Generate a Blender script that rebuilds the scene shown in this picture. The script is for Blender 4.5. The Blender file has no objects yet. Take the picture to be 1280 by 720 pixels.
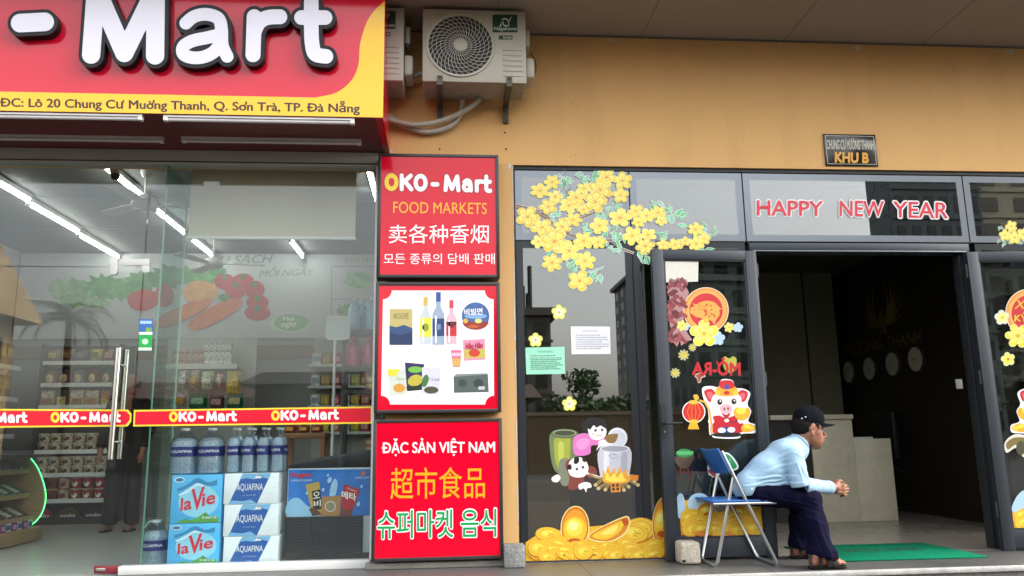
import bpy, bmesh, math, random
import numpy as np
from mathutils import Vector, Matrix
rnd = random.Random(7)
R = math.radians
sc = bpy.context.scene
COL = sc.collection

# ---------------------------------------------------------------- camera
F_PX = 996.0
CAM = np.array([0.0, -6.0, 0.868])
_p, _r, _y = R(10.89), R(-0.89), R(4.86)
_Ry = np.array([[math.cos(_y), -math.sin(_y), 0], [math.sin(_y), math.cos(_y), 0], [0, 0, 1]])
_M0 = np.array([[1, 0, 0], [0, -math.sin(_p), math.cos(_p)], [0, math.cos(_p), math.sin(_p)]]) @ _Ry
CM = np.array([[math.cos(_r), math.sin(_r), 0], [-math.sin(_r), math.cos(_r), 0], [0, 0, 1]]) @ _M0
cd = bpy.data.cameras.new('camera')
cd.sensor_width = 36.0
cd.lens = F_PX * 36.0 / 1280.0
cd.clip_start = 0.05
cd.clip_end = 2000
cam = bpy.data.objects.new('camera', cd)
COL.objects.link(cam)
mw = Matrix.Identity(4)
for i in range(3):
    mw[i][0], mw[i][1], mw[i][2], mw[i][3] = CM[0][i], CM[1][i], -CM[2][i], CAM[i]
cam.matrix_world = mw
sc.camera = cam

# ---------------------------------------------------------------- sky, sun, exposure
SUN_EL, SUN_AZ = R(42), R(96)       # azimuth clockwise from +y (the facade looks towards -y)
w = bpy.data.worlds.new('World')
sc.world = w
w.use_nodes = True
nt = w.node_tree
bg = nt.nodes['Background']
sky = nt.nodes.new('ShaderNodeTexSky')
sky.sky_type = 'NISHITA'
sky.sun_disc = False
sky.sun_elevation = SUN_EL
sky.sun_rotation = SUN_AZ
sky.air_density = 1.6
sky.dust_density = 5.0
sky.ozone_density = 1.0
hs = nt.nodes.new('ShaderNodeHueSaturation')
hs.inputs['Saturation'].default_value = 0.28
hs.inputs['Value'].default_value = 1.0
nt.links.new(sky.outputs[0], hs.inputs['Color'])
nt.links.new(hs.outputs[0], bg.inputs['Color'])
bg.inputs['Strength'].default_value = 0.15
sl = bpy.data.lights.new('sun', 'SUN')
sl.energy = 0.6
sl.angle = R(14)
sl.color = (1.0, 0.95, 0.88)
sun = bpy.data.objects.new('sun', sl)
COL.objects.link(sun)
_d = Vector((math.sin(SUN_AZ) * math.cos(SUN_EL), math.cos(SUN_AZ) * math.cos(SUN_EL), math.sin(SUN_EL)))
sun.rotation_euler = _d.to_track_quat('Z', 'Y').to_euler()
sun.location = (0, -20, 30)
vs = sc.view_settings
vs.view_transform = 'Standard'
vs.look = 'None'
vs.exposure = 2.38
vs.gamma = 1.0
vs.use_curve_mapping = False
sc.cycles.use_denoising = True
sc.cycles.max_bounces = 10
sc.cycles.transparent_max_bounces = 24
sc.cycles.caustics_reflective = False
sc.cycles.caustics_refractive = False
sc.cycles.sample_clamp_indirect = 6.0

# ---------------------------------------------------------------- pixel <-> place
def ray(px, py):
    return CM.T @ np.array([(px - 640) / F_PX, -(py - 360) / F_PX, 1.0])
def at(px, py, Y=0.0):
    d = ray(px, py)
    return CAM + d * ((Y - CAM[1]) / d[1])
def atz(px, py, Z=0.0):
    d = ray(px, py)
    return CAM + d * ((Z - CAM[2]) / d[2])

class PL:
    """A flat place (wall, pane, sign face): origin o, u along it, v up, n towards the street."""
    def __init__(s, o, u=(1, 0, 0), v=(0, 0, 1)):
        s.o = np.array(o, float); s.u = np.array(u, float); s.v = np.array(v, float)
        s.u /= np.linalg.norm(s.u); s.v /= np.linalg.norm(s.v); s.n = np.cross(s.u, s.v)
    def w(s, u, v, d=0.0):
        return s.o + s.u * u + s.v * v + s.n * d
    def px(s, x, y):
        d = ray(x, y)
        q = CAM + d * (np.dot(s.o - CAM, s.n) / np.dot(d, s.n)) - s.o
        return float(q @ s.u), float(q @ s.v)
    def pw(s, x, y, d=0.0):
        return s.w(*s.px(x, y), d)
def YP(Y):
    return PL((0, Y, 0))

# ---------------------------------------------------------------- materials
def lin(h):
    if isinstance(h, str):
        h = h.lstrip('#')
        c = [int(h[i:i + 2], 16) / 255 for i in (0, 2, 4)]
        return tuple(x / 12.92 if x <= .04045 else ((x + .055) / 1.055) ** 2.4 for x in c)
    return tuple(h)
_mc = {}
def M(h, rough=.55, var=.08, scale=6.0, metal=0.0, bump=0.0, bscale=60.0, coat=0.0, emit=0.0, k=1.0, spec=.5, fine=0.0, fscale=90.0, stretch=None):
    key = (h, rough, var, scale, metal, bump, bscale, coat, emit, k, spec, fine, fscale, stretch)
    if key in _mc: return _mc[key]
    c = tuple(x * k for x in lin(h))
    m = bpy.data.materials.new('surface_' + str(len(_mc)))
    m.use_nodes = True
    n = m.node_tree; b = n.nodes['Principled BSDF']; L = n.links.new
    b.inputs['Roughness'].default_value = rough
    b.inputs['Metallic'].default_value = metal
    b.inputs['Specular IOR Level'].default_value = spec
    b.inputs['Coat Weight'].default_value = coat
    b.inputs['Coat Roughness'].default_value = 0.03
    tc = n.nodes.new('ShaderNodeTexCoord')
    src = tc.outputs['Object']
    if stretch:
        mp = n.nodes.new('ShaderNodeMapping'); mp.inputs['Scale'].default_value = stretch
        L(src, mp.inputs['Vector']); src = mp.outputs[0]
    out = None
    def layer(prev, sc_, amt, det):
        no = n.nodes.new('ShaderNodeTexNoise'); no.inputs['Scale'].default_value = sc_; no.inputs['Detail'].default_value = det
        no.inputs['Roughness'].default_value = .6
        L(src, no.inputs['Vector'])
        mr = n.nodes.new('ShaderNodeMapRange'); mr.inputs['From Min'].default_value = .3; mr.inputs['From Max'].default_value = .7
        mr.inputs['To Min'].default_value = 1 - amt; mr.inputs['To Max'].default_value = 1 + amt
        L(no.outputs['Fac'], mr.inputs['Value'])
        mx = n.nodes.new('ShaderNodeVectorMath'); mx.operation = 'SCALE'
        if prev is None: mx.inputs[0].default_value = c
        else: L(prev, mx.inputs[0])
        L(mr.outputs[0], mx.inputs['Scale'])
        return mx.outputs[0]
    if var > 0: out = layer(None, scale, var, 4)
    if fine > 0: out = layer(out, fscale, fine, 2)
    if out is not None: L(out, b.inputs['Base Color'])
    else: b.inputs['Base Color'].default_value = (*c, 1)
    if bump > 0:
        no = n.nodes.new('ShaderNodeTexNoise'); no.inputs['Scale'].default_value = bscale; no.inputs['Detail'].default_value = 4
        L(src, no.inputs['Vector'])
        bp = n.nodes.new('ShaderNodeBump'); bp.inputs['Strength'].default_value = bump; bp.inputs['Distance'].default_value = .01
        L(no.outputs['Fac'], bp.inputs['Height']); L(bp.outputs[0], b.inputs['Normal'])
    if emit > 0:
        b.inputs['Emission Color'].default_value = (*c, 1); b.inputs['Emission Strength'].default_value = emit
    _mc[key] = m
    return m
def wall_paint(h, k):
    """Painted render: broad patches, rain streaks and roller grain, all as base colour."""
    m = bpy.data.materials.new('wall_paint'); m.use_nodes = True; n = m.node_tree; b = n.nodes['Principled BSDF']; L = n.links.new
    b.inputs['Roughness'].default_value = .82; tc = n.nodes.new('ShaderNodeTexCoord'); prev = None
    for sx, sz, sc_, lo, hi, f0, f1, det in ((1, 1, 1.1, .95, 1.04, .3, .7, 4), (3.2, .3, 1.3, .94, 1.01, .30, .52, 6), (3, 3, 14, .97, 1.02, .3, .7, 3), (40, 40, 3, .985, 1.015, .3, .7, 2)):
        mp = n.nodes.new('ShaderNodeMapping'); mp.inputs['Scale'].default_value = (sx, 1, sz); L(tc.outputs['Object'], mp.inputs['Vector'])
        no = n.nodes.new('ShaderNodeTexNoise'); no.inputs['Scale'].default_value = sc_; no.inputs['Detail'].default_value = det; L(mp.outputs[0], no.inputs['Vector'])
        mr = n.nodes.new('ShaderNodeMapRange'); mr.inputs['From Min'].default_value = f0; mr.inputs['From Max'].default_value = f1; mr.inputs['To Min'].default_value = lo; mr.inputs['To Max'].default_value = hi; L(no.outputs['Fac'], mr.inputs['Value'])
        v = n.nodes.new('ShaderNodeVectorMath'); v.operation = 'SCALE'
        if prev is None: v.inputs[0].default_value = tuple(x * k for x in lin(h))
        else: L(prev, v.inputs[0])
        L(mr.outputs[0], v.inputs['Scale']); prev = v.outputs[0]
    L(prev, b.inputs['Base Color'])
    no = n.nodes.new('ShaderNodeTexNoise'); no.inputs['Scale'].default_value = 70; no.inputs['Detail'].default_value = 5; L(tc.outputs['Object'], no.inputs['Vector'])
    bp = n.nodes.new('ShaderNodeBump'); bp.inputs['Strength'].default_value = .18; bp.inputs['Distance'].default_value = .01; L(no.outputs['Fac'], bp.inputs['Height']); L(bp.outputs[0], b.inputs['Normal'])
    return m
def packaging(h):
    """Printed packaging whose tint differs a little from item to item."""
    if ('pk', h) in _mc: return _mc[('pk', h)]
    m = bpy.data.materials.new('packaging'); m.use_nodes = True; n = m.node_tree; b = n.nodes['Principled BSDF']; L = n.links.new
    b.inputs['Roughness'].default_value = .4
    oi = n.nodes.new('ShaderNodeObjectInfo'); tc = n.nodes.new('ShaderNodeTexCoord')
    no = n.nodes.new('ShaderNodeTexNoise'); no.inputs['Scale'].default_value = 38; no.inputs['Detail'].default_value = 4; L(tc.outputs['Object'], no.inputs['Vector'])
    mr = n.nodes.new('ShaderNodeMapRange'); mr.inputs['From Min'].default_value = .35; mr.inputs['From Max'].default_value = .65; mr.inputs['To Min'].default_value = .55; mr.inputs['To Max'].default_value = 1.35; L(no.outputs['Fac'], mr.inputs['Value'])
    m2 = n.nodes.new('ShaderNodeMapRange'); m2.inputs['To Min'].default_value = .465; m2.inputs['To Max'].default_value = .535; L(oi.outputs['Random'], m2.inputs['Value'])
    hs_ = n.nodes.new('ShaderNodeHueSaturation'); hs_.inputs['Color'].default_value = (*lin(h), 1); hs_.inputs['Saturation'].default_value = 1.25; L(m2.outputs[0], hs_.inputs['Hue']); L(mr.outputs[0], hs_.inputs['Value'])
    L(hs_.outputs[0], b.inputs['Base Color'])
    _mc[('pk', h)] = m
    return m
def glass(name, add=.04, tint=(.93, .96, .95), rough=0.0):
    m = bpy.data.materials.new(name); m.use_nodes = True
    n = m.node_tree; n.nodes.clear(); L = n.links.new
    o = n.nodes.new('ShaderNodeOutputMaterial'); mx = n.nodes.new('ShaderNodeMixShader')
    t = n.nodes.new('ShaderNodeBsdfTransparent'); t.inputs[0].default_value = (*tint, 1)
    g = n.nodes.new('ShaderNodeBsdfGlossy'); g.inputs['Roughness'].default_value = rough
    lw = n.nodes.new('ShaderNodeLayerWeight'); lw.inputs['Blend'].default_value = .5
    pw = n.nodes.new('ShaderNodeMath'); pw.operation = 'POWER'; pw.inputs[1].default_value = 5.0; L(lw.outputs['Facing'], pw.inputs[0])
    fr = n.nodes.new('ShaderNodeMath'); fr.operation = 'MULTIPLY'; fr.inputs[1].default_value = .9; L(pw.outputs[0], fr.inputs[0])
    ad = n.nodes.new('ShaderNodeMath'); ad.operation = 'ADD'; ad.use_clamp = True; ad.inputs[1].default_value = add
    L(fr.outputs[0], ad.inputs[0]); L(ad.outputs[0], mx.inputs[0]); L(t.outputs[0], mx.inputs[1]); L(g.outputs[0], mx.inputs[2]); L(mx.outputs[0], o.inputs[0])
    return m
def lamp(name, col, strength):
    m = bpy.data.materials.new(name); m.use_nodes = True
    b = m.node_tree.nodes['Principled BSDF']
    b.inputs['Base Color'].default_value = (.8, .8, .8, 1)
    b.inputs['Emission Color'].default_value = (*col, 1); b.inputs['Emission Strength'].default_value = strength
    return m

# ---------------------------------------------------------------- things, parts
def empty(name, loc, rz=0):
    o = bpy.data.objects.new(name, None); COL.objects.link(o)
    o.location = tuple(loc); o.rotation_euler = (0, 0, rz); o.empty_display_size = .1
    return o
def tag(o, label=None, cat=None, group=None, kind=None):
    for k_, v_ in (('label', label), ('category', cat), ('group', group), ('kind', kind)):
        if v_ is not None: o[k_] = v_
    return o
def thing(name, label, cat, loc=(0, 0, 0), group=None, rz=0):
    return tag(empty(name, loc, rz), label, cat, group)
def dup(root, loc, rz=0, label=None, group=None):
    r = root.copy(); COL.objects.link(r); r.location = tuple(loc); r.rotation_euler = (0, 0, rz)
    if label: r['label'] = label
    if group: r['group'] = group
    for ch in list(root.children):
        c = ch.copy(); COL.objects.link(c); c.parent = r
        for g in list(ch.children):
            d = g.copy(); COL.objects.link(d); d.parent = c
    return r

def catmull(P, n=6, closed=True):
    P = [np.array(p, float) for p in P]; N = len(P); out = []
    for i in range(N if closed else N - 1):
        g = (lambda j: P[j % N]) if closed else (lambda j: P[min(max(j, 0), N - 1)])
        a, b, c, d = g(i - 1), g(i), g(i + 1), g(i + 2)
        for k in range(n):
            t = k / n
            out.append(.5 * (2 * b + (c - a) * t + (2 * a - 5 * b + 4 * c - d) * t * t + (3 * b - a - 3 * c + d) * t ** 3))
    if not closed: out.append(P[-1])
    return out
def ell(cx, cy, rx, ry=None, n=24, rot=0, a0=0, a1=360):
    ry = rx if ry is None else ry; rot = R(rot); out = []
    full = abs(a1 - a0) >= 360
    for i in range(n if full else n + 1):
        a = R(a0 + (a1 - a0) * i / n); x, y = rx * math.cos(a), ry * math.sin(a)
        out.append((cx + x * math.cos(rot) - y * math.sin(rot), cy + x * math.sin(rot) + y * math.cos(rot)))
    return out
def flower(cx, cy, r, n=5, rot=0, depth=.35, sx=1.0, sy=1.0, k=8):
    out = []
    for i in range(n * k):
        a = 2 * math.pi * i / (n * k)
        rr = r * (1 - depth * (0.5 - 0.5 * math.cos(n * a + math.pi)) ** 1.6) if False else r * (1 - depth * (1 - abs(math.sin(n * a / 2)) ** .7))
        out.append((cx + rr * sx * math.cos(a + rot), cy + rr * sy * math.sin(a + rot)))
    return out

_tc = {}
def text_tris(body, off=0.0, shear=0.0):
    key = (body, off, shear)
    if key in _tc: return _tc[key]
    c = bpy.data.curves.new('t', 'FONT'); c.body = body; c.offset = off; c.shear = shear; c.resolution_u = 4; c.fill_mode = 'FRONT'
    o = bpy.data.objects.new('t', c); COL.objects.link(o)
    m = bpy.data.meshes.new_from_object(o.evaluated_get(bpy.context.evaluated_depsgraph_get()))
    V = np.array([v.co[:2] for v in m.vertices]); F = [tuple(p.vertices) for p in m.polygons]
    bpy.data.objects.remove(o); bpy.data.curves.remove(c); bpy.data.meshes.remove(m)
    # each outline's patch on a level of its own, a hair apart, so that crossing accents never share a plane
    par = list(range(len(V)))
    def fd(i):
        while par[i] != i: par[i] = par[par[i]]; i = par[i]
        return i
    for f in F:
        for j in f[1:]: par[fd(j)] = fd(f[0])
    lev = {}; L_ = np.zeros(len(V))
    for i in range(len(V)): L_[i] = lev.setdefault(fd(i), len(lev)) % 5
    V = np.column_stack([V, L_ * .00004])
    _tc[key] = (V, F)
    return _tc[key]

def bold_offsets(off):
    if off <= 0: return [(0, 0)]
    if off < .03: return [(-off, 0), (off, 0), (0, off * .6), (0, -off * .6)]
    return [(0, 0)] + [(off * math.cos(k * math.pi / 5), off * math.sin(k * math.pi / 5)) for k in range(10)]
# thick round-ended strokes -> outline -> filled shape (rounded shop lettering)
def stroke_tris(strokes, res):
    """strokes: list of (radius, [(x,y)...]); returns filled outline as (verts, faces)."""
    P = np.array([p for r_, s in strokes for p in s], float); mr = max(r_ for r_, s in strokes)
    x0, y0 = P.min(0) - mr * 1.4; x1, y1 = P.max(0) + mr * 1.4
    nx, ny = int((x1 - x0) / res) + 2, int((y1 - y0) / res) + 2
    X, Y = np.meshgrid(x0 + np.arange(nx) * res, y0 + np.arange(ny) * res, indexing='ij')
    D = np.full(X.shape, 1e9)
    for r_, s in strokes:
        s = [np.array(q, float) for q in s]
        for a, b in zip(s[:-1], s[1:]):
            d = b - a; L = max(d @ d, 1e-9)
            t = np.clip(((X - a[0]) * d[0] + (Y - a[1]) * d[1]) / L, 0, 1)
            D = np.minimum(D, np.hypot(X - a[0] - t * d[0], Y - a[1] - t * d[1]) - r_)
    nxt = {}
    def ip(i, j, k, l):
        a, b = D[i, j], D[k, l]; t = a / (a - b)
        return (X[i, j] + t * (X[k, l] - X[i, j]), Y[i, j] + t * (Y[k, l] - Y[i, j]))
    ins = D < 0
    cnt = ins[:-1, :-1] * 1 + ins[1:, :-1] + ins[:-1, 1:] + ins[1:, 1:]
    pts = {}
    for i, j in zip(*np.nonzero((cnt > 0) & (cnt < 4))):
        cs = [(i, j), (i + 1, j), (i + 1, j + 1), (i, j + 1)]
        ent = []; ext = []
        for q in range(4):
            a, b = cs[q], cs[(q + 1) % 4]
            if ins[a] != ins[b]:
                e = (min(a, b), max(a, b))
                if e not in pts: pts[e] = ip(*a, *b)
                (ext if ins[a] else ent).append(e)
        for a_, b_ in zip(ext, ent): nxt[a_] = b_
    loops = []
    while nxt:
        k0 = next(iter(nxt)); loop = []; k = k0
        while k in nxt:
            n_ = nxt.pop(k); loop.append(pts[k]); k = n_
        if len(loop) > 3: loops.append(loop)
    c = bpy.data.curves.new('t', 'CURVE'); c.dimensions = '2D'; c.fill_mode = 'FRONT'
    for lp in loops:
        sp = c.splines.new('POLY'); sp.points.add(len(lp) - 1); sp.use_cyclic_u = True
        for q, p in zip(sp.points, lp): q.co = (p[0], p[1], 0, 1)
    o = bpy.data.objects.new('t', c); COL.objects.link(o)
    m = bpy.data.meshes.new_from_object(o.evaluated_get(bpy.context.evaluated_depsgraph_get()))
    V = np.array([v.co[:2] for v in m.vertices]); F = [tuple(p.vertices) for p in m.polygons]
    bpy.data.objects.remove(o); bpy.data.curves.remove(c); bpy.data.meshes.remove(m)
    return V, F, loops

class MB:
    def __init__(s): s.v = []; s.f = []; s.mi = []; s.m = []
    def add(s, V, F, m):
        if m not in s.m: s.m.append(m)
        i = s.m.index(m); b = len(s.v)
        s.v.extend([tuple(map(float, q)) for q in V])
        s.f.extend([tuple(b + k for k in f) for f in F]); s.mi.extend([i] * len(F))
        return s
    def box(s, x0, x1, y0, y1, z0, z1, m):
        V = [(x, y, z) for x in (x0, x1) for y in (y0, y1) for z in (z0, z1)]
        return s.add(V, [(0, 1, 3, 2), (4, 6, 7, 5), (0, 4, 5, 1), (2, 3, 7, 6), (0, 2, 6, 4), (1, 5, 7, 3)], m)
    def pbox(s, P, u0, u1, v0, v1, d0, d1, m):
        V = [P.w(u, v, d) for u in (u0, u1) for d in (-d1, -d0) for v in (v0, v1)]
        V = [P.w(u, v, d) for u in (u0, u1) for d in (d1, d0) for v in (v0, v1)]
        return s.add(V, [(0, 1, 3, 2), (4, 6, 7, 5), (0, 4, 5, 1), (2, 3, 7, 6), (0, 2, 6, 4), (1, 5, 7, 3)], m)
    def quad(s, P4, m):
        return s.add(P4, [(0, 1, 2, 3)], m)
    def hexa(s, A, B, m):
        """A, B: matching rings of points; closed solid between them."""
        n = len(A)
        F = [tuple(range(n))[::-1], tuple(range(n, 2 * n))] + [(i, (i + 1) % n, n + (i + 1) % n, n + i) for i in range(n)]
        return s.add(list(A) + list(B), F, m)
    def prism(s, P, poly, d0, d1, m):
        return s.hexa([P.w(u, v, d0) for u, v in poly], [P.w(u, v, d1) for u, v in poly], m)
    def pxprism(s, P, poly, d0, d1, m):
        return s.prism(P, [P.px(*q) for q in poly], d0, d1, m)
    def pxpoly(s, P, poly, d, m):
        return s.add([P.pw(x, y, d) for x, y in poly], [tuple(range(len(poly)))], m)
    def poly(s, P, poly, d, m):
        return s.add([P.w(u, v, d) for u, v in poly], [tuple(range(len(poly)))], m)
    def tube(s, path, r, m, n=10, caps=True):
        path = [np.array(p, float) for p in path]; N = len(path)
        rs = r if hasattr(r, '__len__') else [r] * N
        V = []; F = []; up = None
        for i, p in enumerate(path):
            t = path[min(i + 1, N - 1)] - path[max(i - 1, 0)]; t /= max(np.linalg.norm(t), 1e-9)
            if up is None:
                a = np.array([0, 0, 1.0]) if abs(t[2]) < .9 else np.array([1.0, 0, 0])
                up = np.cross(t, a)
            up = up - t * (up @ t); up /= max(np.linalg.norm(up), 1e-9); sd = np.cross(t, up)
            for k in range(n):
                a = 2 * math.pi * k / n
                V.append(p + rs[i] * (math.cos(a) * up + math.sin(a) * sd))
        for i in range(N - 1):
            for k in range(n):
                F.append((i * n + k, i * n + (k + 1) % n, (i + 1) * n + (k + 1) % n, (i + 1) * n + k))
        if caps: F += [tuple(range(n))[::-1], tuple(range((N - 1) * n, N * n))]
        return s.add(V, F, m)
    def lathe(s, prof, c, m, n=20, axis=None):
        """prof: (radius, height) list, from bottom to top; c the base point."""
        ax = np.array(axis if axis is not None else (0, 0, 1.0), float); ax /= np.linalg.norm(ax)
        a = np.array([1.0, 0, 0]) if abs(ax[0]) < .9 else np.array([0, 1.0, 0])
        e1 = np.cross(ax, a); e1 /= np.linalg.norm(e1); e2 = np.cross(ax, e1); c = np.array(c, float)
        V = []; F = []
        for r_, h in prof:
            for k in range(n):
                t = 2 * math.pi * k / n
                V.append(c + ax * h + max(r_, 1e-4) * (math.cos(t) * e1 + math.sin(t) * e2))
        for i in range(len(prof) - 1):
            for k in range(n):
                F.append((i * n + k, i * n + (k + 1) % n, (i + 1) * n + (k + 1) % n, (i + 1) * n + k))
        F += [tuple(range(n))[::-1], tuple(range((len(prof) - 1) * n, len(prof) * n))]
        return s.add(V, F, m)
    def text(s, P, body, bl, br, h, d, m, off=0.0, shear=0.0, flip=False, h2=None):
        """Lettering whose ink box stands on the line bl-br (pixels of the photo on plane P) and is h pixels tall."""
        V, F = text_tris(body, 0.0, shear); lo, hi = V.min(0), V.max(0)
        bl = np.array(bl, float); br = np.array(br, float); h2 = h if h2 is None else h2
        for i, (dx, dy) in enumerate(bold_offsets(off)):
            out = []
            for q in V:
                a = (q[0] + dx - lo[0]) / (hi[0] - lo[0]); b_ = (q[1] + dy - lo[1]) / (hi[1] - lo[1])
                if flip: a = 1 - a
                p = bl + (br - bl) * a
                out.append(P.pw(p[0], p[1] - b_ * (h + (h2 - h) * a), d + i * .0002 + q[2]))
            s.add(out, F, m)
        return s
    def utext(s, P, body, u0, u1, v0, v1, d, m, off=0.0, shear=0.0):
        V, F = text_tris(body, 0.0, shear); lo, hi = V.min(0), V.max(0)
        for i, (dx, dy) in enumerate(bold_offsets(off)):
            s.add([P.w(u0 + (u1 - u0) * (q[0] + dx - lo[0]) / (hi[0] - lo[0]), v0 + (v1 - v0) * (q[1] + dy - lo[1]) / (hi[1] - lo[1]), d + i * .0002 + q[2]) for q in V], F, m)
        return s
    def strokes(s, fn, strokes, res, m, d0=0.0, d1=None, side=None):
        """fn(x, y, d) -> place. Filled rounded lettering, extruded from d0 to d1 when d1 is given."""
        V, F, loops = stroke_tris(strokes, res)
        if d1 is None: return s.add([fn(x, y, d0) for x, y in V], F, m)
        s.add([fn(x, y, d1) for x, y in V], F, m)
        for lp in loops:
            n = len(lp)
            s.add([fn(x, y, d0) for x, y in lp] + [fn(x, y, d1) for x, y in lp], [(i, (i + 1) % n, n + (i + 1) % n, n + i) for i in range(n)], side or m)
        return s
    def build(s, name, parent=None, bevel=0.0, smooth=None, seg=2, local=False, loc=None):
        me = bpy.data.meshes.new(name)
        V = np.array(s.v, float)
        root = parent
        while root is not None and root.parent is not None: root = root.parent
        if local: off = np.zeros(3)
        elif root is not None: off = np.array(root.location)
        elif loc is not None: off = np.array(loc, float)
        else:
            lo, hi = V.min(0), V.max(0); off = np.array([(lo[0] + hi[0]) / 2, (lo[1] + hi[1]) / 2, lo[2]])
        V = V - off
        me.from_pydata([tuple(q) for q in V], [], s.f)
        for m in s.m: me.materials.append(m)
        me.polygons.foreach_set('material_index', s.mi)
        bm = bmesh.new(); bm.from_mesh(me)
        bmesh.ops.recalc_face_normals(bm, faces=bm.faces)
        if bevel > 0:
            es = [e for e in bm.edges if len(e.link_faces) == 2 and e.calc_face_angle(0) > .5]
            bmesh.ops.bevel(bm, geom=es, offset=bevel, segments=seg, affect='EDGES', profile=.5, clamp_overlap=True)
        big = [f for f in bm.faces if len(f.verts) > 4]
        if big: bmesh.ops.triangulate(bm, faces=big, ngon_method='EAR_CLIP')
        bm.to_mesh(me); bm.free()
        if smooth is not None or bevel > 0:
            me.polygons.foreach_set('use_smooth', [True] * len(me.polygons))
            me.set_sharp_from_angle(angle=R(smooth if smooth is not None else 40))
        o = bpy.data.objects.new(name, me); COL.objects.link(o)
        if parent is not None: o.parent = parent
        elif not local: o.location = tuple(off)
        return o

# ---------------------------------------------------------------- smooth bodies (people): capsules blended into one surface
def blend_mesh(prims, res, k=.02, disp=None, cut=None):
    """prims: (a, b, ra, rb[, kk]) tapered capsules in metres, blended; one closed surface."""
    P = np.array([q for p in prims for q in (p[0], p[1])], float); mr = max(max(p[2], p[3]) for p in prims) + 2 * res + .03
    lo = P.min(0) - mr; hi = P.max(0) + mr
    n = np.ceil((hi - lo) / res).astype(int) + 1
    D = np.full(n, 1.0, np.float32)
    ax = [lo[i] + np.arange(n[i]) * res for i in range(3)]
    for p in prims:
        a, b = np.array(p[0], float), np.array(p[1], float); ra, rb = p[2], p[3]; kk = p[4] if len(p) > 4 else k
        m = max(ra, rb) + abs(kk) * 1.5 + 3 * res
        i0 = np.maximum(((np.minimum(a, b) - m - lo) / res).astype(int), 0); i1 = np.minimum(((np.maximum(a, b) + m - lo) / res).astype(int) + 2, n)
        X, Y, Z = np.meshgrid(ax[0][i0[0]:i1[0]], ax[1][i0[1]:i1[1]], ax[2][i0[2]:i1[2]], indexing='ij')
        d = b - a; L = max(d @ d, 1e-12)
        t = np.clip(((X - a[0]) * d[0] + (Y - a[1]) * d[1] + (Z - a[2]) * d[2]) / L, 0, 1)
        q = np.sqrt((X - a[0] - t * d[0]) ** 2 + (Y - a[1] - t * d[1]) ** 2 + (Z - a[2] - t * d[2]) ** 2) - (ra + (rb - ra) * t)
        S = D[i0[0]:i1[0], i0[1]:i1[1], i0[2]:i1[2]]
        if kk < 0:       # carve
            kk = -kk; h = np.maximum(kk - np.abs(S + q), 0) / kk
            S[...] = np.maximum(S, -q) + h * h * kk * .25
        else:
            h = np.maximum(kk - np.abs(S - q), 0) / kk if kk > 0 else 0
            S[...] = np.minimum(S, q) - h * h * kk * .25
    if disp is not None or cut is not None:
        X, Y, Z = np.meshgrid(*ax, indexing='ij', sparse=True)
        if disp is not None: D += disp(X, Y, Z)
        if cut is not None: D = np.maximum(D, cut(X, Y, Z))
    ins = D < 0
    c = np.zeros(n - 1, np.int8)
    for dx in (0, 1):
        for dy in (0, 1):
            for dz in (0, 1): c += ins[dx:n[0] - 1 + dx, dy:n[1] - 1 + dy, dz:n[2] - 1 + dz]
    act = (c > 0) & (c < 8)
    idx = np.full(act.shape, -1, np.int64); I = np.argwhere(act); idx[act] = np.arange(len(I))
    acc = np.zeros((len(I), 3)); cnt = np.zeros(len(I))
    cor = [(dx, dy, dz) for dx in (0, 1) for dy in (0, 1) for dz in (0, 1)]
    for a in cor:
        for q in range(3):
            if a[q] == 0:
                b = list(a); b[q] = 1
                va = D[I[:, 0] + a[0], I[:, 1] + a[1], I[:, 2] + a[2]]; vb = D[I[:, 0] + b[0], I[:, 1] + b[1], I[:, 2] + b[2]]
                s_ = (va < 0) != (vb < 0)
                t = np.where(s_, va / np.where(s_, va - vb, 1), 0)
                p = np.array(a, float)[None, :].repeat(len(I), 0); p[:, q] += t
                acc += p * s_[:, None]; cnt += s_
    V = lo + (I + acc / cnt[:, None]) * res
    F = []
    for q in range(3):
        sl0 = [slice(None)] * 3; sl1 = [slice(None)] * 3; sl0[q] = slice(0, n[q] - 1); sl1[q] = slice(1, n[q])
        A, B = ins[tuple(sl0)], ins[tuple(sl1)]
        E_ = np.argwhere(A != B)
        u, v_ = [(1, 2), (2, 0), (0, 1)][q]
        ok = (E_[:, u] > 0) & (E_[:, v_] > 0) & (E_[:, u] < n[u] - 1) & (E_[:, v_] < n[v_] - 1); E_ = E_[ok]
        def cell(du, dv):
            G = E_.copy(); G[:, u] += du; G[:, v_] += dv
            return idx[G[:, 0], G[:, 1], G[:, 2]]
        Q = np.stack([cell(-1, -1), cell(0, -1), cell(0, 0), cell(-1, 0)], 1)
        fl = A[E_[:, 0], E_[:, 1], E_[:, 2]]
        Q = np.where(fl[:, None], Q, Q[:, ::-1])
        F.append(Q)
    F = np.concatenate(F)
    return V, F
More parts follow.
